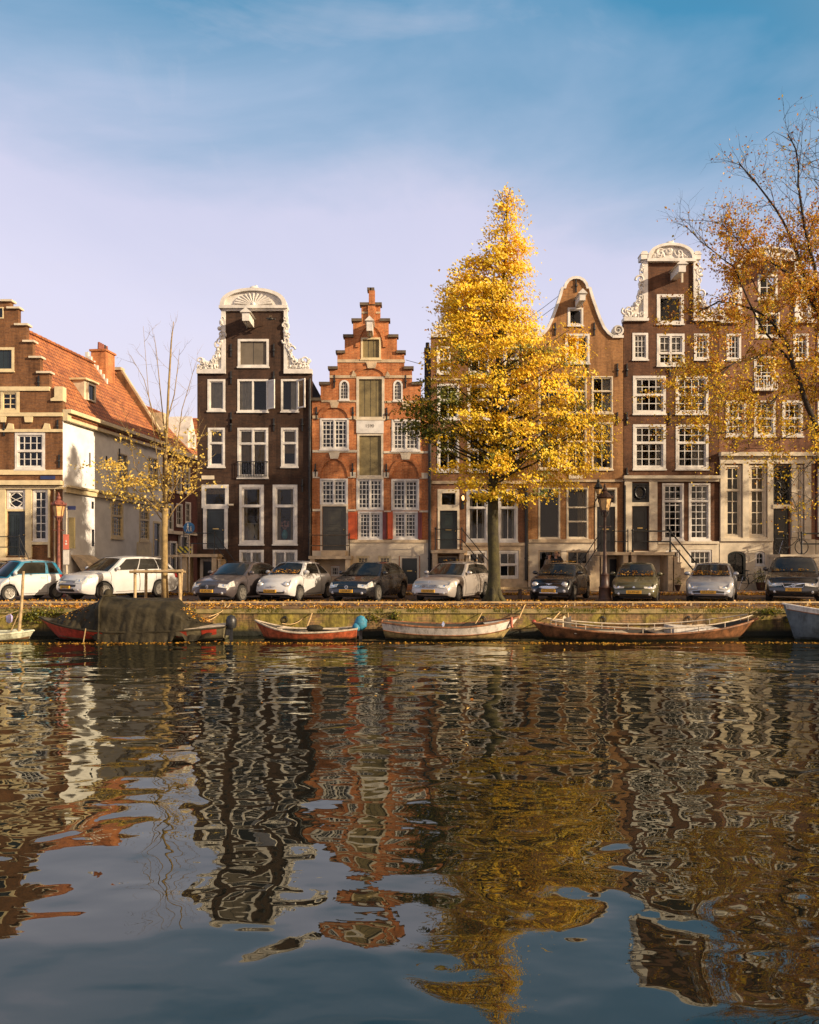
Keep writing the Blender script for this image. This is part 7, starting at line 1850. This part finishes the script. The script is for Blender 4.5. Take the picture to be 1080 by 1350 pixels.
# bicycles by the right-hand houses
def bicycle(label, loc, rz, colr):
    t = thing('bicycle', label, 'bicycle', loc, rz, group='bicycles by the right-hand houses')
    for x in (-.52, .52):
        w_ = MB().tube([(x + .33 * math.cos(2 * math.pi * k / 20), 0, .34 + .33 * math.sin(2 * math.pi * k / 20)) for k in range(21)], .02, 6, cap=False)
        wo = w_.build('wheel', 'rubber', t, smooth=60)
        sp = MB()
        for k in range(10): an = k * .628; sp.tube([(x, 0, .34), (x + .31 * math.cos(an), 0, .34 + .31 * math.sin(an))], .004, 3)
        sp.build('spokes', 'chrome', wo)
    MB().tube([(-.52, 0, .34), (-.15, 0, .30), (.38, 0, .72), (.36, 0, .86)], .018, 6).tube([(-.15, 0, .30), (-.25, 0, .86)], .018, 6).tube([(-.52, 0, .34), (-.22, 0, .74), (.37, 0, .80)], .016, 6).tube([(.52, 0, .34), (.38, 0, .76), (.34, 0, 1.0)], .018, 6).build('frame', colr, t, smooth=60)
    MB().ball((-.26, 0, .92), .14, .08, .04).build('saddle', 'rubber', t, smooth=180)
    MB().tube([(.2, .28, 1.02), (.3, .2, 1.05), (.34, 0, 1.0), (.3, -.2, 1.05), (.2, -.28, 1.02)], .016, 6).build('handlebar', 'chrome', t, smooth=60)
    MB().box(-.8, -.35, -.07, .07, .72, .74).build('rack', 'iron', t)
    MB().lathe([(.04, 0), (.05, .05)], (.44, 0, .86), 8, axis='x').build('lamp', 'chrome', t)
bicycle('black bicycle on the landing before the dark door above the large dark estate car', (fx(1033), Y0 - .75, fz(731)), math.radians(8), 'iron')
bicycle('pale bicycle against the wall at the right edge, behind the large dark estate car', (fx(1080), Y0 - 2.0, .1), math.radians(15), 'ivory')
bicycle('dark bicycle beside the arched cellar door, behind the blue-silver car', (fx(985), Y0 - .6, .1), math.radians(-5), 'iron')
def pot_plant(label, px, D, s, seed):
    r2 = random.Random(seed); c = Vector(((px - 540) * D / 1040, D, .1)); t = thing('potted_plant', label, 'plant', c, world=True)
    MB().lathe([(.12 * s, 0), (.19 * s, .3 * s), (.2 * s, .32 * s)], c, 12).build('pot', 'lamp_brown', t, smooth=40)
    V, Fc = [], []
    for k in range(160): add_leaf(V, Fc, c + Vector((r2.gauss(0, .17 * s), r2.gauss(0, .15 * s), .5 * s + r2.gauss(0, .16 * s))), r2.uniform(.05, .1), rnorm(r2), r2)
    leaf_obj('leaves', V, Fc, 'leaf_green', t, c)
pot_plant('dark potted shrub against the stone base left of the large dark estate car', 1003, 36.4, 1.2, 5)
pot_plant('low potted plant at the foot of the stoop of the tall umber house', 893, 35.9, .9, 6)
pot_plant('small potted plant by the railing of the tall umber house', 886, 36.5, .8, 7)

# bird by the top of the dark brown house
c = at(356.5, 420.5, 36.4)
t = thing('bird', 'small dark bird with pale wings flying past the top of the dark brown house', 'bird', c)
b_ = MB().ball((0, 0, 0), .14, .07, .06, 10, 8).ball((-.13, 0, .03), .05, .045, .045, 8, 6).tube([(-.17, 0, .03), (-.22, 0, .02)], [.015, .003], 5).tube([(.1, 0, 0), (.26, 0, -.01)], [.03, .015], 5)
bo = b_.build('body', 'iron', t, smooth=180)
for s in (1, -1): MB().prism([(-.05, 0), (.06, 0), (.1 , .02), (.03, .03)], 0, .01).add([(-.06, 0, .02), (.07, 0, .02), (.1, s * .2, .1), (.12, s * .38, .05), (.03, s * .36, .07), (-.04, s * .18, .11)], [[0, 1, 2, 5], [5, 2, 3, 4]]).build('wing', 'ivory', t)

# ================================================================ PEOPLE in the basement entrance of the tan house
M['skin'] = paint('skin', (.48, .26, .16), .6, .08, 8)
M['hair_dark'] = paint('dark_hair', (.02, .014, .01), .6, .2, 20)
M['hair_fair'] = paint('fair_hair', (.35, .20, .08), .6, .2, 20)
M['coat_grey'] = paint('grey_brown_coat', (.14, .11, .085), .9, .15, 8)
M['coat_black'] = paint('black_coat', (.018, .017, .018), .85, .15, 8)
M['denim'] = paint('dark_denim', (.03, .035, .05), .9, .15, 8)
def skinned(name, joints, bones, mat, parent, sub=2):
    me = bpy.data.meshes.new(name); keys = list(joints)
    me.from_pydata([joints[k][0] for k in keys], [(keys.index(a), keys.index(b)) for a, b in bones], [])
    o = bpy.data.objects.new(name, me); COL.objects.link(o); o.parent = parent; ORG[o.name] = Vector()
    bm = bmesh.new(); bm.from_mesh(me); lay = bm.verts.layers.skin.verify()
    bm.verts.ensure_lookup_table()
    for i, k in enumerate(keys): bm.verts[i][lay].radius = joints[k][1] if isinstance(joints[k][1], tuple) else (joints[k][1],) * 2; bm.verts[i][lay].use_root = (i == 0)
    bm.to_mesh(me); bm.free()
    o.modifiers.new('skin', 'SKIN').use_smooth_shade = True
    s = o.modifiers.new('sub', 'SUBSURF'); s.levels = s.render_levels = sub
    me.materials.append(M[mat]); return o
def person(label, loc, rz, coat, hair, hands, h=1.76, long_hair=False):
    k = h / 1.76; V_ = lambda x, y, z: Vector((x * k, y * k, z * k))
    t = thing('person', label, 'person', loc, rz)
    J = {'pelvis': (V_(0, 0, .93), .14), 'waist': (V_(0, 0, 1.08), .125), 'chest': (V_(0, .0, 1.30), (.165, .12)), 'neckb': (V_(0, 0, 1.46), .075), 'neck': (V_(0, -.01, 1.53), .052), 'head1': (V_(0, -.02, 1.60), (.07, .085)), 'head2': (V_(0, -.02, 1.68), (.078, .095)), 'head3': (V_(0, -.01, 1.73), (.05, .06))}
    B = [('pelvis', 'waist'), ('waist', 'chest'), ('chest', 'neckb'), ('neckb', 'neck'), ('neck', 'head1'), ('head1', 'head2'), ('head2', 'head3')]
    for s, nm in ((1, 'l'), (-1, 'r')):
        J['sh' + nm] = (V_(.19 * s, 0, 1.40), .062); J['el' + nm] = (V_(*hands[nm][0]), .045); J['wr' + nm] = (V_(*hands[nm][1]), .03)
        J['hip' + nm] = (V_(.10 * s, 0, .88), .095); J['kn' + nm] = (V_(.11 * s, -.01, .48), .062); J['an' + nm] = (V_(.11 * s, .02, .08), .042); J['to' + nm] = (V_(.12 * s, -.14, .03), .035)
        B += [('chest', 'sh' + nm), ('sh' + nm, 'el' + nm), ('el' + nm, 'wr' + nm), ('pelvis', 'hip' + nm), ('hip' + nm, 'kn' + nm), ('kn' + nm, 'an' + nm), ('an' + nm, 'to' + nm)]
        w = J['wr' + nm][0]; d = (w - J['el' + nm][0]).normalized()
        side = d.cross(Vector((0, 1, 0))).normalized() if abs(d.y) < .9 else Vector((1, 0, 0))
        J['pm' + nm] = (w + d * .07, (.035, .02)); B.append(('wr' + nm, 'pm' + nm))
        for fi in range(4):
            o = side * (fi - 1.5) * .019; ln = (.075, .085, .08, .06)[fi]
            J[f'f{fi}{nm}'] = (w + d * .105 + o, .009); J[f'g{fi}{nm}'] = (w + d * (.105 + ln) + o + Vector((0, -.02, 0)), .007)
            B += [('pm' + nm, f'f{fi}{nm}'), (f'f{fi}{nm}', f'g{fi}{nm}')]
        J['th' + nm] = (w + d * .05 + side * .05 * s, .010); J['tt' + nm] = (w + d * .095 + side * .065 * s, .008); B += [('wr' + nm, 'th' + nm), ('th' + nm, 'tt' + nm)]
    body = skinned('body', J, B, 'skin', t)
    hd = J['head2'][0]
    f = MB().ball(hd + Vector((0, -.095, -.025)) * k, .014, .02, .022, 8, 6)
    f.build('nose', 'skin', t, smooth=180)
    e = MB()
    for s in (1, -1): e.ball(hd + Vector((.032 * s, -.083, .012)) * k, .011, .008, .007, 8, 6)
    e.build('eyes', 'iron', t, smooth=180)
    MB().tube([hd + Vector((-.022, -.085, -.062)) * k, hd + Vector((0, -.092, -.064)) * k, hd + Vector((.022, -.085, -.062)) * k], .006, 5).build('mouth', M.setdefault('lip', paint('lip', (.3, .09, .07), .5)), t, smooth=180)
    hm = MB().ball(hd + Vector((0, .02, .035)) * k, .1, .112, .098, 12, 8)
    if long_hair: hm.ball(hd + Vector((0, .06, -.08)) * k, .095, .06, .15, 10, 8)
    for s in (1, -1): MB().ball(hd + Vector((.083 * s, 0, -.01)) * k, .012, .02, .03, 8, 6).build('ear', 'skin', t, smooth=180)
    hm.build('hair', hair, t, smooth=180)
    cj = {a: (J[a][0].copy(), tuple(v + .022 for v in (J[a][1] if isinstance(J[a][1], tuple) else (J[a][1],) * 2))) for a in ('pelvis', 'waist', 'chest', 'neckb', 'shl', 'shr', 'ell', 'elr')}
    for nm in 'lr': cj['cf' + nm] = (J['el' + nm][0].lerp(J['wr' + nm][0], .92), (.045, .045))
    cj['hem'] = (V_(0, 0, .78), (.19, .16))
    skinned('coat', cj, [('pelvis', 'waist'), ('waist', 'chest'), ('chest', 'neckb'), ('chest', 'shl'), ('chest', 'shr'), ('shl', 'ell'), ('shr', 'elr'), ('ell', 'cfl'), ('elr', 'cfr'), ('pelvis', 'hem')], coat, t)
    tj = {'p': (V_(0, 0, .9), .15)}; tb = []
    for s, nm in ((1, 'l'), (-1, 'r')):
        for a, r in (('hip', .11), ('kn', .078), ('an', .065)): tj[a + nm] = (J[a + nm][0].copy(), r)
        tb += [('p', 'hip' + nm), ('hip' + nm, 'kn' + nm), ('kn' + nm, 'an' + nm)]
    skinned('trousers', tj, tb, 'denim', t)
    for s in (1, -1): MB().ball(V_(.115 * s, -.06, .05), .055, .14, .055, 10, 8).build('shoe', 'rubber', t, smooth=180)
    return t
person('dark-haired person in a grey-brown coat in the basement entrance of the tan house', (fx(723.5) * .985, 36.4, .1), math.radians(35), 'coat_grey', 'hair_dark', {'l': ((.27, -.02, 1.13), (.2, -.2, .98)), 'r': ((-.27, .0, 1.13), (-.22, -.18, 1.05))}, 1.72, True)
person('fair-haired person in a black coat, one hand raised, in the tan house basement entrance', (fx(732.5) * .985, 36.35, .1), math.radians(-20), 'coat_black', 'hair_fair', {'l': ((.34, -.10, 1.30), (.16, -.14, 1.60)), 'r': ((-.27, .0, 1.13), (-.2, -.2, 1.0))}, 1.78)
# overhead wires across the alley of roofs
for pa, pb, lab in (((535, 474.5), (568, 482), 'upper thin wire from the orange gable to the dark chimney'), ((690, 424), (742, 386), 'upper thin wire running up to the tan bell gable'), ((690, 433), (742, 397), 'lower thin wire running up to the tan bell gable')):
    a, b = at(pa[0], pa[1], Y0 + .5), at(pb[0], pb[1], Y0 + .5)
    tagit(MB().tube([a, a.lerp(b, .5) + Vector((0, 0, -.03)), b], .014, 4).build('overhead_wire', 'iron', None), lab, 'wire')
# ================================================================ LIGHT, SKY, CAMERA
AZ, EL = math.radians(64), math.radians(20)
sun_dir = Vector((math.sin(AZ) * math.cos(EL), -math.cos(AZ) * math.cos(EL), math.sin(EL)))
sl_ = bpy.data.lights.new('sun', 'SUN'); sl_.energy = 5.0; sl_.angle = math.radians(0.5); sl_.color = (1.0, 0.80, 0.56)
so = bpy.data.objects.new('sun', sl_); COL.objects.link(so); so.rotation_euler = sun_dir.to_track_quat('Z', 'Y').to_euler(); so.location = (30, -30, 40)
w = bpy.data.worlds.new('World'); scene.world = w; w.use_nodes = True
nt = w.node_tree; nt.nodes.clear()
out = nt.nodes.new('ShaderNodeOutputWorld')
sky = nt.nodes.new('ShaderNodeTexSky'); sky.sky_type = 'NISHITA'; sky.sun_disc = False; sky.sun_elevation = EL; sky.sun_rotation = math.radians(180 - 64); sky.air_density = 1.2; sky.dust_density = 1.5
tc = nt.nodes.new('ShaderNodeTexCoord')
sx = nd(nt, 'ShaderNodeSeparateXYZ', {0: tc.outputs['Generated']})
# thin cloud veil: stretched noise in the direction of view
mp = nd(nt, 'ShaderNodeMapping', {'Vector': tc.outputs['Generated'], 'Scale': (1.6, 1.6, 3.2), 'Rotation': (0.0, 0.5, 0.0)})
cn = nd(nt, 'ShaderNodeTexNoise', {'Vector': mp.outputs[0], 'Scale': 1.1, 'Detail': 6.0, 'Roughness': 0.55, 'Distortion': 0.5})
off = nd(nt, 'ShaderNodeMapRange', {0: cn.outputs[0], 1: 0.3, 2: 0.7, 3: 0.06, 4: -0.07})
offx = nd(nt, 'ShaderNodeMath', {0: sx.outputs[0], 1: 0.07, 2: 0.0}, operation='MULTIPLY_ADD')
e1 = nd(nt, 'ShaderNodeMath', {0: sx.outputs[2], 1: off.outputs[0]}, operation='ADD')
e2 = nd(nt, 'ShaderNodeMath', {0: e1.outputs[0], 1: offx.outputs[0]}, operation='ADD')
tint = ramp(nt, e2.outputs[0], [(0.0, (0.80, 0.73, 0.82)), (0.22, (0.72, 0.695, 0.86)), (0.36, (0.62, 0.62, 0.80)), (0.46, (0.32, 0.45, 0.64)), (0.565, (0.06, 0.265, 0.46)), (0.72, (0.045, 0.19, 0.34)), (1.0, (0.04, 0.15, 0.28))])
cn2 = nd(nt, 'ShaderNodeTexNoise', {'Vector': mp.outputs[0], 'Scale': 1.7, 'Detail': 9.0, 'Roughness': 0.6, 'Distortion': 1.0})
vf = ramp(nt, cn2.outputs[0], [(0.56, (0, 0, 0)), (0.78, (1, 1, 1))])
vfac = nd(nt, 'ShaderNodeMath', {0: vf, 1: 0.3}, operation='MULTIPLY')
tint = mixc(nt, vfac.outputs[0], tint, (0.72, 0.68, 0.78))
tint10 = nd(nt, 'ShaderNodeVectorMath', {0: tint, 1: (10.0, 10.0, 10.0)}, operation='MULTIPLY')
dt = nd(nt, 'ShaderNodeVectorMath', {0: tc.outputs['Generated'], 1: tuple(sun_dir)}, operation='DOT_PRODUCT')
gl = nd(nt, 'ShaderNodeMapRange', {0: dt.outputs['Value'], 1: 0.1, 2: 1.0, 3: 0.0, 4: 1.0}, interpolation_type='SMOOTHSTEP')
tint_w = mixc(nt, gl.outputs[0], tint10.outputs[0], (13.0, 8.8, 5.0))
mix = mixc(nt, 0.9, sky.outputs[0], tint_w)
bg = nd(nt, 'ShaderNodeBackground', {'Color': mix, 'Strength': 0.078}); nt.links.new(bg.outputs[0], out.inputs[0])

cd = bpy.data.cameras.new('camera'); co = bpy.data.objects.new('camera', cd); COL.objects.link(co); scene.camera = co
co.location = (0, 0, EZ); co.rotation_euler = (math.radians(90), 0, 0)
cd.sensor_fit = 'VERTICAL'; cd.sensor_height = 24.0; cd.lens = 24.0 * 1040 / 1350
cd.shift_y = -(675 - 735) / 1350.0; cd.clip_start = 0.1; cd.clip_end = 3000
scene.view_settings.view_transform = 'Standard'; scene.view_settings.look = 'None'; scene.view_settings.exposure = 0.55; scene.view_settings.gamma = 1.0
scene.cycles.max_bounces = 6; scene.cycles.transparent_max_bounces = 10; scene.cycles.caustics_reflective = False; scene.cycles.caustics_refractive = False
